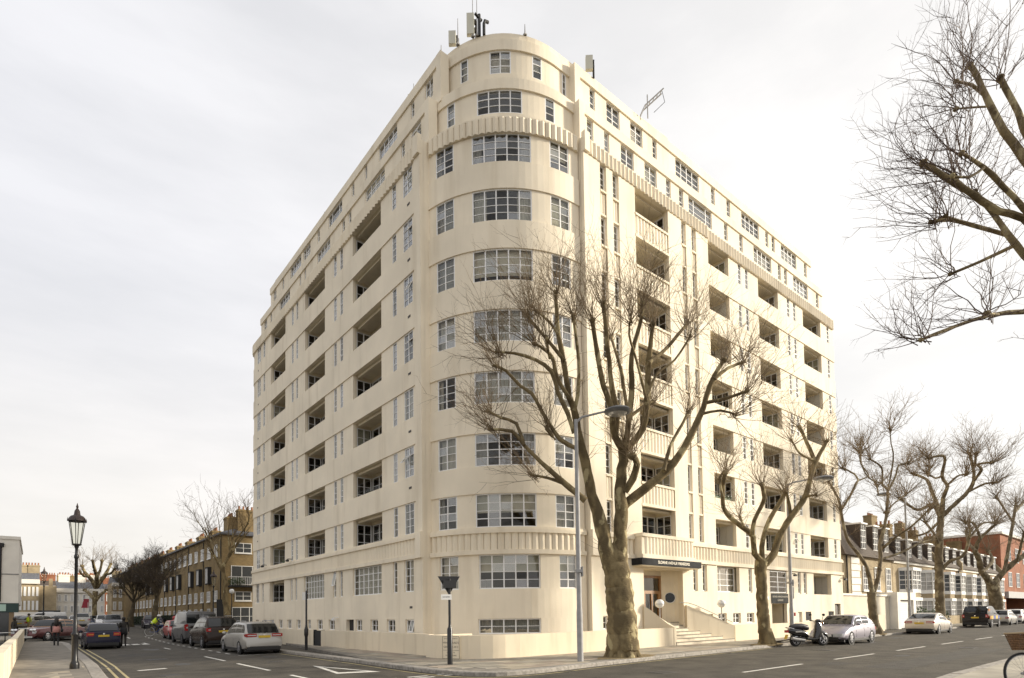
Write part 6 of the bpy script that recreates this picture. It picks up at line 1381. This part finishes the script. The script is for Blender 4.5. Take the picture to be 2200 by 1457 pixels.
# the avenue
car('hatchback', 'lavender silver hatchback with alloy wheels parked facing the corner', 'car', (32.2,12.1), pi, 4.15, 1.74, 1.42, HATCH, (.27,.44,.80,.985), P_LAV, wr=.325, hl=(.26,.15), spokes=7)
car('coupe', 'pale champagne coupe with wide red lights parked beyond the second tree', 'car', (48.2,12.65), radians(1.5), 4.7, 1.80, 1.39, SAL, (.28,.47,.70,.93), P_CHAM, wr=.335, tl=(.26,.13), tlz=.72, spokes=5)
rr_ = car('off_road_car', 'black police off-roader with orange and yellow side markings', 'car', (65.3,13.3), radians(1.5), 4.8, 1.95, 1.86, [(z, h+.06) for z, h in SUVT], (.25,.40,.90,.995), P_BLK, estate=True, wr=.38, clear=.27, tl=(.10,.26), tlz=.85)
for k, (x0, x1, m) in enumerate([(-2.3,-1.7,M_AMB),(-1.7,-.9,M_PY),(-.9,.1,mat('blue_marking',(.03,.06,.30),rough=.4)),(.1,.9,M_PY),(.9,1.6,mat('blue_marking',(.03,.06,.30),rough=.4))]):
    mb = MB(); mb.box((x0,-.985,.72),(x1,-.968,1.0)); mb.build('side_marking', m, rr_)
mb = MB(); mb.box((-1.95,-.85,1.2),(-1.3,-.79,1.6)); mb.build('side_marking', M_AMB, rr_)
car('parked_car', 'silver estate parked right beyond the police off-roader', 'car', (74.2,13.5), radians(1.5), 4.5, 1.78, 1.45, HATCH, (.25,.44,.85,.99), P_SIL, estate=True, wr=.32)
car('parked_car', 'white estate car parked two beyond the police off-roader', 'car', (81.2,13.7), radians(1.5), 4.4, 1.78, 1.48, HATCH, (.25,.44,.85,.99), P_WHT, wr=.32)
car('parked_car', 'dark blue hatchback at the end of the row by the vehicle entrance', 'car', (90.5,13.9), radians(1.5), 4.3, 1.8, 1.5, HATCH, (.25,.44,.85,.99), P_DBL, wr=.32)
# ---- scooter parked at the kerb, seen from its right side
sc_ = empty('motor_scooter', 'black motor scooter on its stand in front of the lavender hatchback', 'scooter', (28.45,12.2,.005), radians(-26)); sc_.scale = (1.16,1.16,1.16)
M_SCO = mat('scooter_black', (.014,.012,.014), rough=.25, coat=.6); M_SEATB = mat('black_vinyl', (.02,.018,.022), rough=.5)
for x, nm in ((.66,1),(-.62,1)):
    wheel(sc_, x, 0, .245, .11, -1, M_RIM, 5)
def skinloft(secs, n=12):
    mb = MB(); vs = []
    for (x,z,hx,hz,ry) in secs:
        for j in range(n): a = 2*pi*j/n; vs.append((x+hx*cos(a)*0+ (hx*sin(a)), ry*cos(a), z+hz*sin(a)))
    k = len(secs); mb.add(vs, [(i*n+j,i*n+(j+1)%n,(i+1)*n+(j+1)%n,(i+1)*n+j) for i in range(k-1) for j in range(n)]+[tuple(range(n))[::-1], tuple((k-1)*n+j for j in range(n))]); return mb
skinloft([(-.98,.62,0,.04,.05),(-.9,.63,0,.09,.12),(-.7,.60,0,.15,.18),(-.45,.56,0,.16,.19),(-.2,.50,0,.13,.18),(-.08,.42,0,.08,.15)]).build('rear_body', M_SCO, sc_, smooth=True)
skinloft([(-.15,.31,0,.05,.15),(.1,.28,0,.045,.17),(.3,.29,0,.05,.17),(.42,.36,0,.08,.14)]).build('footboard', M_TRIM, sc_, smooth=True)
mb = MB(); mb.tube([(.36,0,.30),(.46,0,.55),(.48,0,.80),(.44,0,.98)], [.14,.17,.15,.08], 12); mb.build('front_shield', M_SCO, sc_, smooth=True)
mb = MB(); mb.tube([(.40,0,.50),(.62,0,.53),(.80,0,.44),(.92,0,.30)], [.06,.10,.10,.04], 10); mb.build('front_mudguard', M_SCO, sc_, smooth=True)
mb = MB(); mb.tube([(.50,-.10,.6),(.66,-.10,.25)], .035, 8); mb.tube([(.50,.10,.6),(.66,.10,.25)], .035, 8); mb.build('fork', M_STEEL, sc_)
mb = MB(); mb.tube([(-.85,0,.78),(-.6,0,.80),(-.3,0,.79),(-.08,0,.74),(0,0,.68)], [.07,.12,.13,.12,.05], 12); mb.build('saddle', M_SEATB, sc_, smooth=True)
mb = MB(); mb.tube([(.38,-.34,1.02),(.45,-.15,1.0),(.46,0,.98),(.45,.15,1.0),(.38,.34,1.02)], .022, 8); mb.build('handlebar', M_TRIM, sc_)
mb = MB(); mb.ball((.48,0,1.0), (.12,.13,.09), 12, 8); mb.build('headstock', M_SCO, sc_, smooth=2); mb = MB(); mb.ball((.57,0,1.0), (.05,.08,.06), 12, 8); mb.build('headlight', M_CLR, sc_, smooth=2)
for s in (1,-1):
    mb = MB(); mb.tube([(.42,s*.28,1.02),(.43,s*.34,1.22)], .010, 6); mb.ball((.43,s*.36,1.26), (.03,.08,.055), 10, 6); mb.build('mirror', M_TRIM, sc_); mb = MB(); mb.ball((.52,s*.2,.93), (.05,.04,.03), 8, 6); mb.build('indicator', M_AMB, sc_)
mb = MB(); mb.tube([(-.78,-.15,.72),(-.98,-.12,.76),(-1.02,0,.77),(-.98,.12,.76),(-.78,.15,.72)], .014, 6); mb.build('grab_rail', M_CHR, sc_); mb = MB(); mb.box((-1.06,-.07,.56),(-.97,.07,.66)); mb.build('tail_light', M_RED, sc_); mb = MB(); mb.add([(-1.0,-.09,.48),(-1.08,-.09,.30),(-1.08,.09,.30),(-1.0,.09,.48)], [(0,1,2,3)]); mb.build('number_plate', M_PY, sc_)
mb = MB(); mb.tube([(-.3,-.17,.25),(-.75,-.17,.30),(-.92,-.17,.34)], [.04,.06,.06], 10); mb.build('exhaust', M_STEEL, sc_); mb = MB(); mb.box((-.75,-.1,.18),(-.25,.1,.38)); mb.build('engine', M_TRIM, sc_); mb = MB(); mb.tube([(-.2,.05,.25),(-.15,.22,.0)], .015, 6); mb.build('stand', M_STEEL, sc_); mb = MB(); mb.box((-.75,-.195,.575),(-.45,-.18,.61)); mb.build('side_trim', M_CHR, sc_)
# ---- bicycles
def bicycle(name, label, loc, rz, fm, lean=0, basket=False, tyre=.018, whitewall=False, scale=1.0, group=None):
    o = empty(name, label, 'bicycle', loc, rz, group); o.rotation_euler = (lean,0,rz); o.scale = (scale,)*3; R_ = .345
    for x in (.52,-.52):
        mb = MB(); mb.tube([(x+R_*cos(t*pi/20),0,R_+R_*sin(t*pi/20)) for t in range(41)], tyre, 8, cap=False); w = mb.build('wheel', mat('pale_tyre',(.55,.54,.50),rough=.7) if whitewall else M_TYRE, o, smooth=True)
        mb = MB(); mb.tube([(x+(R_-.025)*cos(t*pi/20),0,R_+(R_-.025)*sin(t*pi/20)) for t in range(41)], .009, 6, cap=False); mb.build('rim', M_STEEL, w)
        mb = MB()
        for t in range(24): a = t*pi/12; s = .025*(1 if t%2 else -1); mb.tube([(x+.02*cos(a+.6),s,R_+.02*sin(a+.6)),(x+(R_-.03)*cos(a),0,R_+(R_-.03)*sin(a))], .0016, 3, cap=False)
        mb.build('spokes', M_STEEL, w); mb = MB(); mb.tube([(x,-.05,R_),(x,.05,R_)], .02, 8); mb.build('hub', M_STEEL, w)
    mb = MB(); A = (-.12,0,.28); B = (-.25,0,.80); Cc = (.34,0,.82); D_ = (.37,0,.70); E_ = (-.52,0,.345)
    for p, q, r in ((A,B,.017),(A,D_,.018),(B,Cc,.016),(A,E_,.012),(B,E_,.010)): mb.tube([p,q], r, 8)
    mb.tube([(.33,0,.88),(.37,0,.70),(.42,0,.55),(.52,0,.345)], .015, 8); mb.build('frame', fm, o)
    mb = MB(); mb.tube([(.20,-.28,1.0),(.34,-.2,1.02),(.36,0,.98),(.34,.2,1.02),(.20,.28,1.0)], .012, 8); mb.tube([(.33,0,.86),(.36,0,.98)], .014, 8); mb.build('handlebar', M_STEEL, o)
    mb = MB(); mb.tube([(-.46,0,.93),(-.36,0,.95),(-.22,0,.93),(-.12,0,.915)], [.05,.075,.05,.02], 8); mb.tube([B,(-.285,0,.93)], .014, 6); mb.build('saddle', M_SEATB, o)
    mb = MB(); mb.lathe([(.09,-.006),(.09,.006)], n=18, fm=lambda a,b,c: (-.12+a,.05+c,.28+b)); mb.tube([(-.12,.07,.28),(-.02,.07,.14)], .009, 5); mb.tube([(-.12,-.07,.28),(-.22,-.07,.42)], .009, 5); mb.box((-.06,.06,.12),(.02,.15,.145)); mb.box((-.26,-.15,.41),(-.18,-.06,.435)); mb.build('crank', M_STEEL, o)
    mb = MB(); mb.tube([(-.52+(R_+.035)*cos(t*pi/12),0,R_+(R_+.035)*sin(t*pi/12)) for t in range(3,15)], .012, 5, cap=False); mb.build('mudguard', M_TRIM, o)
    if basket:
        mb = MB(); a, b = .19, .14; x0, z0, h = .46, .76, .27
        for lvl in range(10):
            f = lvl/9; aa, bb = lerp(.10,.155,f), lerp(.13,.18,f); z = z0+h*f; P_ = [(x0+aa,bb,z),(x0-aa,bb,z),(x0-aa,-bb,z),(x0+aa,-bb,z),(x0+aa,bb,z)]; mb.tube(P_, .013, 5, cap=False)
        for s in range(9):
            f = s/8*2-1
            for q in (1,-1): mb.tube([(x0+.10*f,q*.13,z0),(x0+.155*f,q*.18,z0+h)], .010, 4); mb.tube([(x0+q*.10,.13*f,z0),(x0+q*.155,.18*f,z0+h)], .010, 4)
        mb.box((x0-.10,-.13,z0-.01),(x0+.10,.13,z0+.01)); bk = mb.build('basket', mat('wicker',(.20,.105,.045),rough=.8,noise=.4,nscale=30), o)
        mb = MB(); mb.tube([(x0+.16,.185,z0+h+.01),(x0-.16,.185,z0+h+.01),(x0-.16,-.185,z0+h+.01),(x0+.16,-.185,z0+h+.01),(x0+.16,.185,z0+h+.01)], .016, 6); mb.build('basket_rim', mat('pale_wicker',(.42,.30,.17),rough=.8), bk)
    return o
# ------------------------------------------------------------------ people
M_SKIN = mat('skin', (.42,.25,.17), rough=.6); M_HAIRD = mat('dark_hair', (.018,.013,.010), rough=.6); M_DENIM = mat('grey_denim', (.40,.39,.37), rough=.9); M_COATB = mat('black_coat', (.02,.02,.022), rough=.8); M_NAVYC = mat('navy_cloth', (.02,.025,.05), rough=.9); M_HIVIS = mat('hi_vis_yellow', (.62,.78,.03), rough=.7); M_BOOT = mat('brown_boot', (.12,.05,.025), rough=.6); M_PINK = mat('pink_jacket', (.52,.25,.22), rough=.8); M_REDS = mat('red_shoe', (.35,.03,.03), rough=.6)
def figure(name, label, loc, rz, J, zones, extras=None, group=None):
    """one continuous skinned body; J: joint -> (x,y,z,r); zones: fn(bone)->material. front of the person is +x"""
    o = empty(name, label, 'person', loc, rz, group)
    bones = [('pelvis','waist'),('waist','chest'),('chest','neck'),('neck','head'),('head','crown'),('chest','shL'),('shL','elL'),('elL','wrL'),('wrL','haL'),('chest','shR'),('shR','elR'),('elR','wrR'),('wrR','haR'),('pelvis','hipL'),('hipL','knL'),('knL','anL'),('anL','toL'),('pelvis','hipR'),('hipR','knR'),('knR','anR'),('anR','toR')]
    names = list(J); me = bpy.data.meshes.new('sk'); me.from_pydata([J[k][:3] for k in names], [(names.index(a), names.index(b)) for a, b in bones], [])
    t = bpy.data.objects.new('sk', me); COL.objects.link(t)
    md = t.modifiers.new('skin','SKIN'); md.use_smooth_shade = True
    for i, k in enumerate(names):
        r = J[k][3]; r = r if hasattr(r,'__len__') else (r,r); me.skin_vertices[0].data[i].radius = r; me.skin_vertices[0].data[i].use_root = (k == 'pelvis')
    sb_ = t.modifiers.new('sub','SUBSURF'); sb_.levels = 2; sb_.render_levels = 2
    dg = bpy.context.evaluated_depsgraph_get(); m2 = bpy.data.meshes.new_from_object(t.evaluated_get(dg)); bpy.data.objects.remove(t); m2.name = 'body'
    mats = []; V = {k: Vector(J[k][:3]) for k in J}
    for p in m2.polygons:
        c = p.center; best = None
        for a, b in bones:
            d = V[b]-V[a]; tt = max(0,min(1,(c-V[a]).dot(d)/max(1e-6,d.length_squared))); dist = (V[a]+d*tt-c).length
            if best is None or dist < best[0]: best = (dist, a, b, tt)
        mm = zones(best[1], best[2], best[3], c)
        if mm not in mats: mats.append(mm)
        p.material_index = mats.index(mm); p.use_smooth = True
    m2.materials.clear()
    for mm in mats: m2.materials.append(mm)
    b = bpy.data.objects.new('body', m2); COL.objects.link(b); b.parent = o
    # face: nose, ears, eyes, mouth (small, under the hair line)
    h = V['head']; mb = MB(); mb.ball((h.x+.105,0+h.y,h.z-.01), (.022,.016,.028), 8, 6)
    for s in (1,-1): mb.ball((h.x,h.y+s*.085,h.z), (.025,.012,.034), 8, 6)
    mb.build('face', M_SKIN, o, smooth=2); mb = MB()
    for s in (1,-1): mb.ball((h.x+.090,h.y+s*.035,h.z+.022), (.012,.014,.009), 8, 6)
    mb.ball((h.x+.094,h.y,h.z-.058), (.008,.026,.007), 8, 6); mb.build('eyes_and_mouth', M_HAIRD, o, smooth=2)
    # hands: palm with five fingers each
    for s in ('L','R'):
        w, hn = V['wr'+s], V['ha'+s]; d = (hn-w).normalized(); e = d.cross(Vector((0,1,0))); e = e.normalized() if e.length > .1 else Vector((1,0,0)); g = d.cross(e); mb = MB()
        for k in range(4):
            q = hn+e*(k-1.5)*.018; L_ = (.062,.072,.068,.054)[k]; mb.tube([q-d*.02, q+d*L_*.55, q+d*L_*.9+g*.018, q+d*L_+g*.04], [.0095,.009,.008,.006], 6)
        q = w.lerp(hn,.45); mb.tube([q, q+e*.038+d*.02, q+e*.045+d*.055], [.011,.010,.007], 6); mb.build('fingers', M_SKIN, o, smooth=2)
    if extras: extras(o, V)
    return o
def stand(step=.16, armsw=.12, lean=0.0, H=1.0):
    J = {'pelvis':(0,0,.94,(.135,.10)),'waist':(lean*.3,0,1.10,(.125,.095)),'chest':(lean*.7,0,1.32,(.155,.11)),'neck':(lean,0,1.50,.055),'head':(lean+.02,0,1.63,(.088,.10)),'crown':(lean+.01,0,1.72,(.075,.08)),
     'shL':(lean*.8,.19,1.43,.062),'elL':(lean*.5-armsw*.4,.25,1.17,.048),'wrL':(lean*.5+armsw*.5,.25,.94,.034),'haL':(lean*.5+armsw*.7,.24,.87,.036),
     'shR':(lean*.8,-.19,1.43,.062),'elR':(lean*.5+armsw*.2,-.25,1.17,.048),'wrR':(lean*.5-armsw*.2,-.25,.94,.034),'haR':(lean*.5-armsw*.2,-.24,.87,.036),
     'hipL':(0,.095,.88,.088),'knL':(step*.7,.095,.49,.062),'anL':(step*.6,.095,.09,.044),'toL':(step*.6+.15,.10,.04,.036),
     'hipR':(0,-.095,.88,.088),'knR':(-step*.15,-.095,.49,.062),'anR':(-step*1.25,-.095,.13,.044),'toR':(-step*1.25+.14,-.10,.045,.036)}
    return {k: (v[0]*H, v[1]*H, v[2]*H, (v[3][0]*H, v[3][1]*H) if hasattr(v[3],'__len__') else v[3]*H) for k, v in J.items()}
def zonefn(top, legs, shoe, sleeve=None, hair=M_HAIRD, coat=None):
    def f(a, b, t, c):
        if b in ('toL','toR') or (b in ('anL','anR') and t > .86): return shoe
        if b in ('haL','haR'): return M_SKIN
        if b in ('head','crown') or a in ('head',): return hair if (b == 'crown') else M_SKIN
        if b == 'neck' and t > .7: return M_SKIN
        if b in ('elL','elR','wrL','wrR'): return sleeve or top
        if b in ('knL','knR','anL','anR'): return top if coat and b in ('knL','knR') and t < coat else legs
        if a == 'pelvis' and b in ('hipL','hipR'): return top if coat else legs
        return top
    return f
def hair_long(o, V):
    h = V['head']; mb = MB(); mb.ball((h.x-.012,h.y,h.z+.025), (.115,.108,.125), 14, 10); mb.tube([(h.x-.05,h.y,h.z+.05),(h.x-.11,h.y,h.z-.08),(h.x-.13,h.y,h.z-.26),(h.x-.12,h.y,h.z-.42)], [.09,.115,.125,.07], 12); mb.build('hair', M_HAIRD, o, smooth=2)
    p = V['pelvis']; mb = MB(); mb.tube([(p.x,0,p.z-.10),(p.x,0,p.z+.12),(p.x+.02,0,p.z+.26)], [.19,.175,.155], 14); mb.build('jacket_hem', M_PINK, o, smooth=2); mb = MB(); mb.ball((p.x-.08,-.27,p.z+.02), (.14,.07,.12), 10, 8); mb.tube([(p.x-.05,-.25,p.z+.1),(p.x-.03,-.2,p.z+.5)], .012, 5); mb.build('handbag', M_COATB, o, smooth=2)
def hair_short(o, V):
    h = V['head']; mb = MB(); mb.ball((h.x-.018,h.y,h.z+.035), (.108,.104,.115), 14, 10); mb.build('hair', M_HAIRD, o, smooth=2)
def coat_skirt(o, V):
    hair_short(o, V); p = V['pelvis']; mb = MB(); mb.tube([(p.x,0,p.z-.22),(p.x,0,p.z-.05),(p.x,0,p.z+.2)], [.205,.19,.17], 14); mb.build('coat_tail', M_COATB, o, smooth=2)
wp = on_z(127,1390,.12+gz(1.2,45)*0+.12); 
figure('person', 'person with long dark hair, pink jacket and grey trousers walking past the low wall', (1.05,43.3,gz(1,43)+.12), radians(86), stand(.13,.2,.03,.97), zonefn(M_COATB, M_DENIM, M_BOOT), hair_long)
figure('person', 'person in a black coat and red shoes walking beside the navy hatchback', (4.25,41.6,gz(4,42)+.005), radians(84), stand(.17,.16,.02,1.02), zonefn(M_COATB, M_COATB, M_REDS, coat=.35), coat_skirt)
# cyclist
cyx, cyy = 8.0, 55.2; czg = gz(cyx,cyy)
bicycle('bicycle', 'blue bicycle with pale tyres ridden by the cyclist in yellow', (cyx,cyy,czg+.02), radians(-12), mat('blue_frame',(.04,.08,.30),rough=.35), 0, False, .02, True, 1.05)
JC = {'pelvis':(-.34,0,1.02,(.13,.11)),'waist':(-.25,0,1.16,(.13,.10)),'chest':(-.05,0,1.36,(.15,.11)),'neck':(.06,0,1.50,.055),'head':(.12,0,1.62,(.088,.10)),'crown':(.11,0,1.72,(.07,.075)),
 'shL':(-.02,.19,1.44,.06),'elL':(.12,.27,1.20,.046),'wrL':(.30,.27,1.08,.034),'haL':(.37,.26,1.06,.036),'shR':(-.02,-.19,1.44,.06),'elR':(.12,-.27,1.20,.046),'wrR':(.30,-.27,1.08,.034),'haR':(.37,-.26,1.06,.036),
 'hipL':(-.30,.10,.96,.088),'knL':(.10,.12,.68,.064),'anL':(-.04,.11,.24,.044),'toL':(.10,.11,.19,.036),'hipR':(-.30,-.10,.96,.088),'knR':(.06,-.12,.80,.064),'anR':(-.20,-.11,.50,.044),'toR':(-.07,-.11,.46,.036)}
def cyc_extra(o, V):
    h = V['head']; mb = MB(); mb.ball((h.x-.01,h.y,h.z+.06), (.145,.115,.10), 14, 8); mb.build('helmet', M_WHITE, o, smooth=2); mb = MB(); mb.tube([(-.36,0,.98),(-.25,0,1.16),(-.05,0,1.37),(0,0,1.46)], [.165,.165,.185,.13], 14); mb.build('vest', M_HIVIS, o, smooth=2); mb = MB(); mb.tube([(-.37,0,1.06),(-.33,0,1.09)], [.172,.172], 14); mb.build('vest_band', M_WHITE, o, smooth=2)
    mb = MB(); mb.box((-.85,-.2,.62),(-.5,.2,.95)); mb.build('pannier', M_COATB, o)
figure('person', 'cyclist in a yellow high visibility vest and helmet crossing the junction', (cyx,cyy,czg+.02), radians(-12), JC, zonefn(M_COATB, M_NAVYC, M_COATB), cyc_extra)
# far figures
def vest_far(o, V):
    hair_short(o, V); mb = MB(); c = V['chest']; mb.tube([(c.x,0,c.z-.32),(c.x,0,c.z-.1),(c.x,0,c.z+.12)], [.18,.19,.14], 12); mb.build('vest', M_HIVIS, o, smooth=2)
figure('person', 'far person in a yellow vest standing by the shop building', (-.35,66.0,gz(0,66)+.01), radians(200), stand(.05,.05), zonefn(M_NAVYC, mat('khaki_cloth',(.28,.22,.12),rough=.9), M_BOOT), vest_far)
def cafe_extra(o, V): hair_long(o, V)
figure('person', 'person with brown hair by the cafe tables at the end of the low wall', (-1.1,52.4,gz(-1,52)+.02), radians(30), stand(.04,.05,.05,.98), zonefn(mat('dark_wool',(.03,.025,.02),rough=.9), M_COATB, M_BOOT, hair=mat('brown_hair',(.15,.06,.02),rough=.6)), hair_short)
JA = stand(.05,.05); JA['elR'] = (.12,-.42,1.48,.048); JA['wrR'] = (.2,-.62,1.55,.034); JA['haR'] = (.22,-.70,1.62,.036)
figure('person', 'far person in dark clothes raising one arm beside the white van', (5.9,106,gz(5,106)+.01), radians(180), {k: (v[0]*1.25,v[1]*1.25,v[2]*1.25,v[3]) for k, v in JA.items()} if False else JA, zonefn(M_COATB, M_COATB, M_BOOT), hair_short)
# ------------------------------------------------------------------ street furniture
def lantern(x, y, z, label, sc=1.0, group=None):
    o = empty('street_lamp', label, 'lamp post', (x,y,z), 0, group); o.scale = (sc,sc,sc); mb = MB()
    mb.lathe([(.155,0),(.155,.14),(.15,.2),(.135,.24),(.105,.30),(.10,.66),(.098,1.22),(.125,1.26),(.125,1.31),(.075,1.38),(.058,2.0),(.052,4.1),(.078,4.15),(.078,4.22),(.05,4.3),(.048,4.5),(.08,4.57),(.05,4.62)], n=14); mb.build('post', M_BLACK, o, smooth=True)
    zb_, zt_ = 4.66, 5.52; b0, b1 = .14, .265; n = 6
    cs = lambda r, z: [(r*cos(t*2*pi/n+.3), r*sin(t*2*pi/n+.3), z) for t in range(n)]
    B_, T_ = cs(b0, zb_), cs(b1, zt_)
    fr_ = MB()
    for i in range(n): fr_.tube([B_[i],T_[i]], .014, 5)
    fr_.tube(B_+[B_[0]], .018, 5, cap=False); fr_.tube(T_+[T_[0]], .020, 5, cap=False); fr_.lathe([(.10,4.60),(.16,4.64),(.16,4.66)], n=12); fr_.build('lantern_frame', M_BLACK, o)
    for i in range(n):
        j = (i+1)%n; mb = MB(); mb.add([B_[i],B_[j],T_[j],T_[i]], [(0,1,2,3)]); mb.build('pane', M_LANT, o, rec=False)
    mb = MB(); mb.lathe([(.30,5.53),(.29,5.57),(.25,5.66),(.20,5.72),(.11,5.76),(.10,5.80),(.085,5.92),(.05,5.98),(.025,6.03),(.045,6.07),(.03,6.12),(.005,6.22)], n=16); mb.build('lantern_cap', mat('oxide_brown',(.045,.028,.022),rough=.5), o, smooth=True)
    for i in range(n): mb = MB(); p = Vector(T_[i])*1.13; mb.tube([(p.x,p.y,5.50),(p.x*1.04,p.y*1.04,5.56),(p.x*1.0,p.y*1.0,5.66)], [.02,.015,.004], 5); mb.build('finial', M_BLACK, o)
    return o
M_LANT = glass_mat('lantern_glass', (.93,.93,.88), .35, .15)
LG = on_z(160,1437,.12); lantern(LG.x, LG.y, .12, 'black Victorian street lamp with tapered glass lantern, tallest beside the low cream wall', 1.0*5.35/6.22*1.0)
for i, (px, d, l, h) in enumerate([(458,46,'black lantern lamp post beside the terrace tree',5.35),(93,80,'black lantern lamp post far along the side street',8.2),(70,102,'smallest black lantern lamp post before the yellow house',6.4)]):
    p = at(px,1330,d); lantern(p.x, p.y, gz(p.x,p.y)+.1, l, h/6.22, None)
def steel_lamp(x, y, h, arm, az_, label, z=.12):
    o = empty('street_light', label, 'lamp post', (x,y,z), az_); mb = MB(); mb.lathe([(.10,0),(.10,1.6),(.085,1.75),(.06,h)], n=14); mb.build('post', M_STEEL, o, smooth=True)
    mb = MB(); mb.tube([(0,0,h-.1),(arm*.2,0,h+.08),(arm,0,h+.28)], [.045,.04,.035], 8); mb.build('arm', M_STEEL, o); mb = MB(); mb.lathe([(.05,.12),(.38,.07),(.46,.0),(.42,-.05),(.32,-.09)], (arm+.35,0,h+.27), 20); hd_ = mb.build('lamp_head', mat('lamp_head_grey',(.20,.21,.23),rough=.5,metal=.4), o, smooth=True); mb = MB(); mb.lathe([(.31,-.09),(.22,-.13),(.02,-.14)], (arm+.35,0,h+.27), 16); mb.build('lens', M_CLR, hd_)
    mb = MB(); mb.box((-.10,-.14,2.9),(.10,.14,3.0)); mb.box((.10,-.05,2.78),(.14,.13,3.1)); mb.build('bracket', M_STEEL, o); return o
sp = on_z(1247,1421,.12); b = on_y(1236,895,sp.y); steel_lamp(sp.x, sp.y, 8.0, 1.05, radians(-38), 'tall grey steel street light with a round head on the corner')
p2_ = kx(1701,13.35); o2 = steel_lamp(p2_, 13.35, 7.9, 1.5, radians(-38), 'grey steel street light with a parking plate by the scooter')
mb = MB(); mb.box((.12,-.03,2.15),(.15,.34,2.75)); mb.build('parking_plate', M_WHITE, o2)
steel_lamp(kx(1955,14.0), 14.0, 9.6, 1.2, radians(180-38), 'grey steel street light behind the pale coupe')
# give-way sign seen from behind
gs = on_z(967,1428,.12); o = empty('give_way_sign', 'black post with a triangular give way sign seen from behind', 'road sign', (gs.x,gs.y,.12), radians(-22))
mb = MB(); mb.lathe([(.085,0),(.085,1.12),(.05,1.2),(.042,1.28),(.042,2.72)], n=14); mb.build('post', M_BLACK, o, smooth=True)
mb = MB(); s_ = .40; T3_ = [(-s_,2.80),(s_,2.80),(0,2.80-1.5*s_)]; mb.extr(T3_, lambda a,b,w: (a*.9+.0, .07+w, b), -.012, .012); mb.build('sign_plate', mat('sign_back_black',(.02,.02,.022),rough=.45), o); mb = MB(); T4_ = [(-s_*.93,2.765),(s_*.93,2.765),(0,2.79-1.4*s_)]; mb.extr(T4_, lambda a,b,w: (a*.9, .084+w, b), 0, .004); mb.build('sign_face', M_WHITE, o)
mb = MB(); mb.box((-.2,-.10,2.42),(.2,.055,2.66)); mb.build('lamp_housing', mat('sign_back_black',(.02,.02,.022),rough=.45), o)
mb = MB(); mb.box((-.28,-.06,2.05),(.06,-.045,2.22)); pl_ = mb.build('small_plate', M_WHITE, o); text_obj('small_plate_letters', 'NO ENTRY', .05, Matrix.Translation((-.11,-.062,2.135)) @ Matrix.Rotation(pi/2,4,'X'), M_BLACKM, pl_, .001)
# parking post by the low wall
pp_ = on_z(658,1397,.12); o = empty('parking_post', 'black bollard post with a small parking plate beside the low wall', 'post', (pp_.x,pp_.y,.12), radians(-10)); mb = MB(); mb.lathe([(.07,0),(.07,.62),(.10,.72),(.10,.95),(.055,1.1),(.045,1.2),(.045,2.75),(.02,2.8)], n=12); mb.build('post', M_BLACK, o, smooth=True); mb = MB(); mb.box((-.18,-.02,2.35),(-.045,.02,2.72)); mb.build('plate', M_WHITE, o)
# post box, litter bin, cafe tables, far signs
o = empty('post_box', 'red pillar box with domed cap behind the grey van', 'post box', (9.9,58.5,gz(9.9,58.5)+.1)); mb = MB(); mb.lathe([(.27,0),(.27,.12),(.24,.16),(.24,1.25),(.29,1.29),(.29,1.36),(.2,1.46),(.03,1.5)], n=18); mb.build('pillar', mat('post_red',(.40,.02,.02),rough=.35,coat=.4), o, smooth=True); mb = MB(); mb.box((-.12,-.26,1.12),(.12,-.23,1.16)); mb.build('slot', M_BLACKM, o)
o = empty('estate_board', 'dark leaning notice board in front of the terrace gable', 'sign', (14.9,63.5,gz(14.9,63.5)+.1)); mb = MB(); mb.box((-.5,-.03,.9),(.4,.03,3.0)); mb.build('board', M_BLACKM, o); mb = MB(); mb.box((-.45,.03,0),(-.37,.1,2.4)); mb.build('board_post', M_BLACKM, o)
o = empty('globe_lamp', 'white globe lamp on a dark pole by the terrace tree', 'lamp', (16.0,64.2,gz(16,64)+.1)); mb = MB(); mb.tube([(0,0,0),(0,0,3.6)], .05, 8); mb.build('post', M_BLACK, o); mb = MB(); mb.ball((0,0,3.85), .26, 14, 10); mb.build('globe', M_GLOBE, o, smooth=2)
for i, (x,y,l) in enumerate([(-1.5,51.2,'cafe table with pale top at the end of the low wall'),(-2.8,52.6,'second cafe table by the shop building')]):
    z = gz(x,y); o = empty('cafe_table', l, 'table', (x,y,z)); mb = MB(); mb.lathe([(.38,.72),(.38,.75)], n=18); mb.build('table_top', M_WHITE, o); mb = MB(); mb.tube([(0,0,0),(0,0,.72)], .03, 8); mb.lathe([(.25,0),(.25,.03)], n=14); mb.build('pedestal', M_BLACKM, o)
o = empty('street_sign', 'red estate agent board on a post far up the side street', 'sign', (6.1,103,gz(6,103))); mb = MB(); mb.tube([(0,0,0),(0,0,3.4)], .05, 6); mb.build('post', M_WFR, o); mb = MB(); mb.extr([(-.8,2.6),(.1,2.6),(.1,3.9),(-.5,3.9)], lambda a,b,w: (a,w,b), -.03, .03); mb.build('board', mat('sign_red',(.35,.03,.05),rough=.5), o)
# bicycle chained at the right edge, close to the camera
hub = at(2203, 1448, 10.6); hd_v = Vector((cos(radians(143)), sin(radians(143)), 0)); bo_ = hub-hd_v*.52*1.06
bicycle('bicycle', 'bicycle with a wicker basket standing on the footway across the avenue', (bo_.x, bo_.y, .118), radians(143), M_BLACK, radians(4), True, .019, False, 1.06)
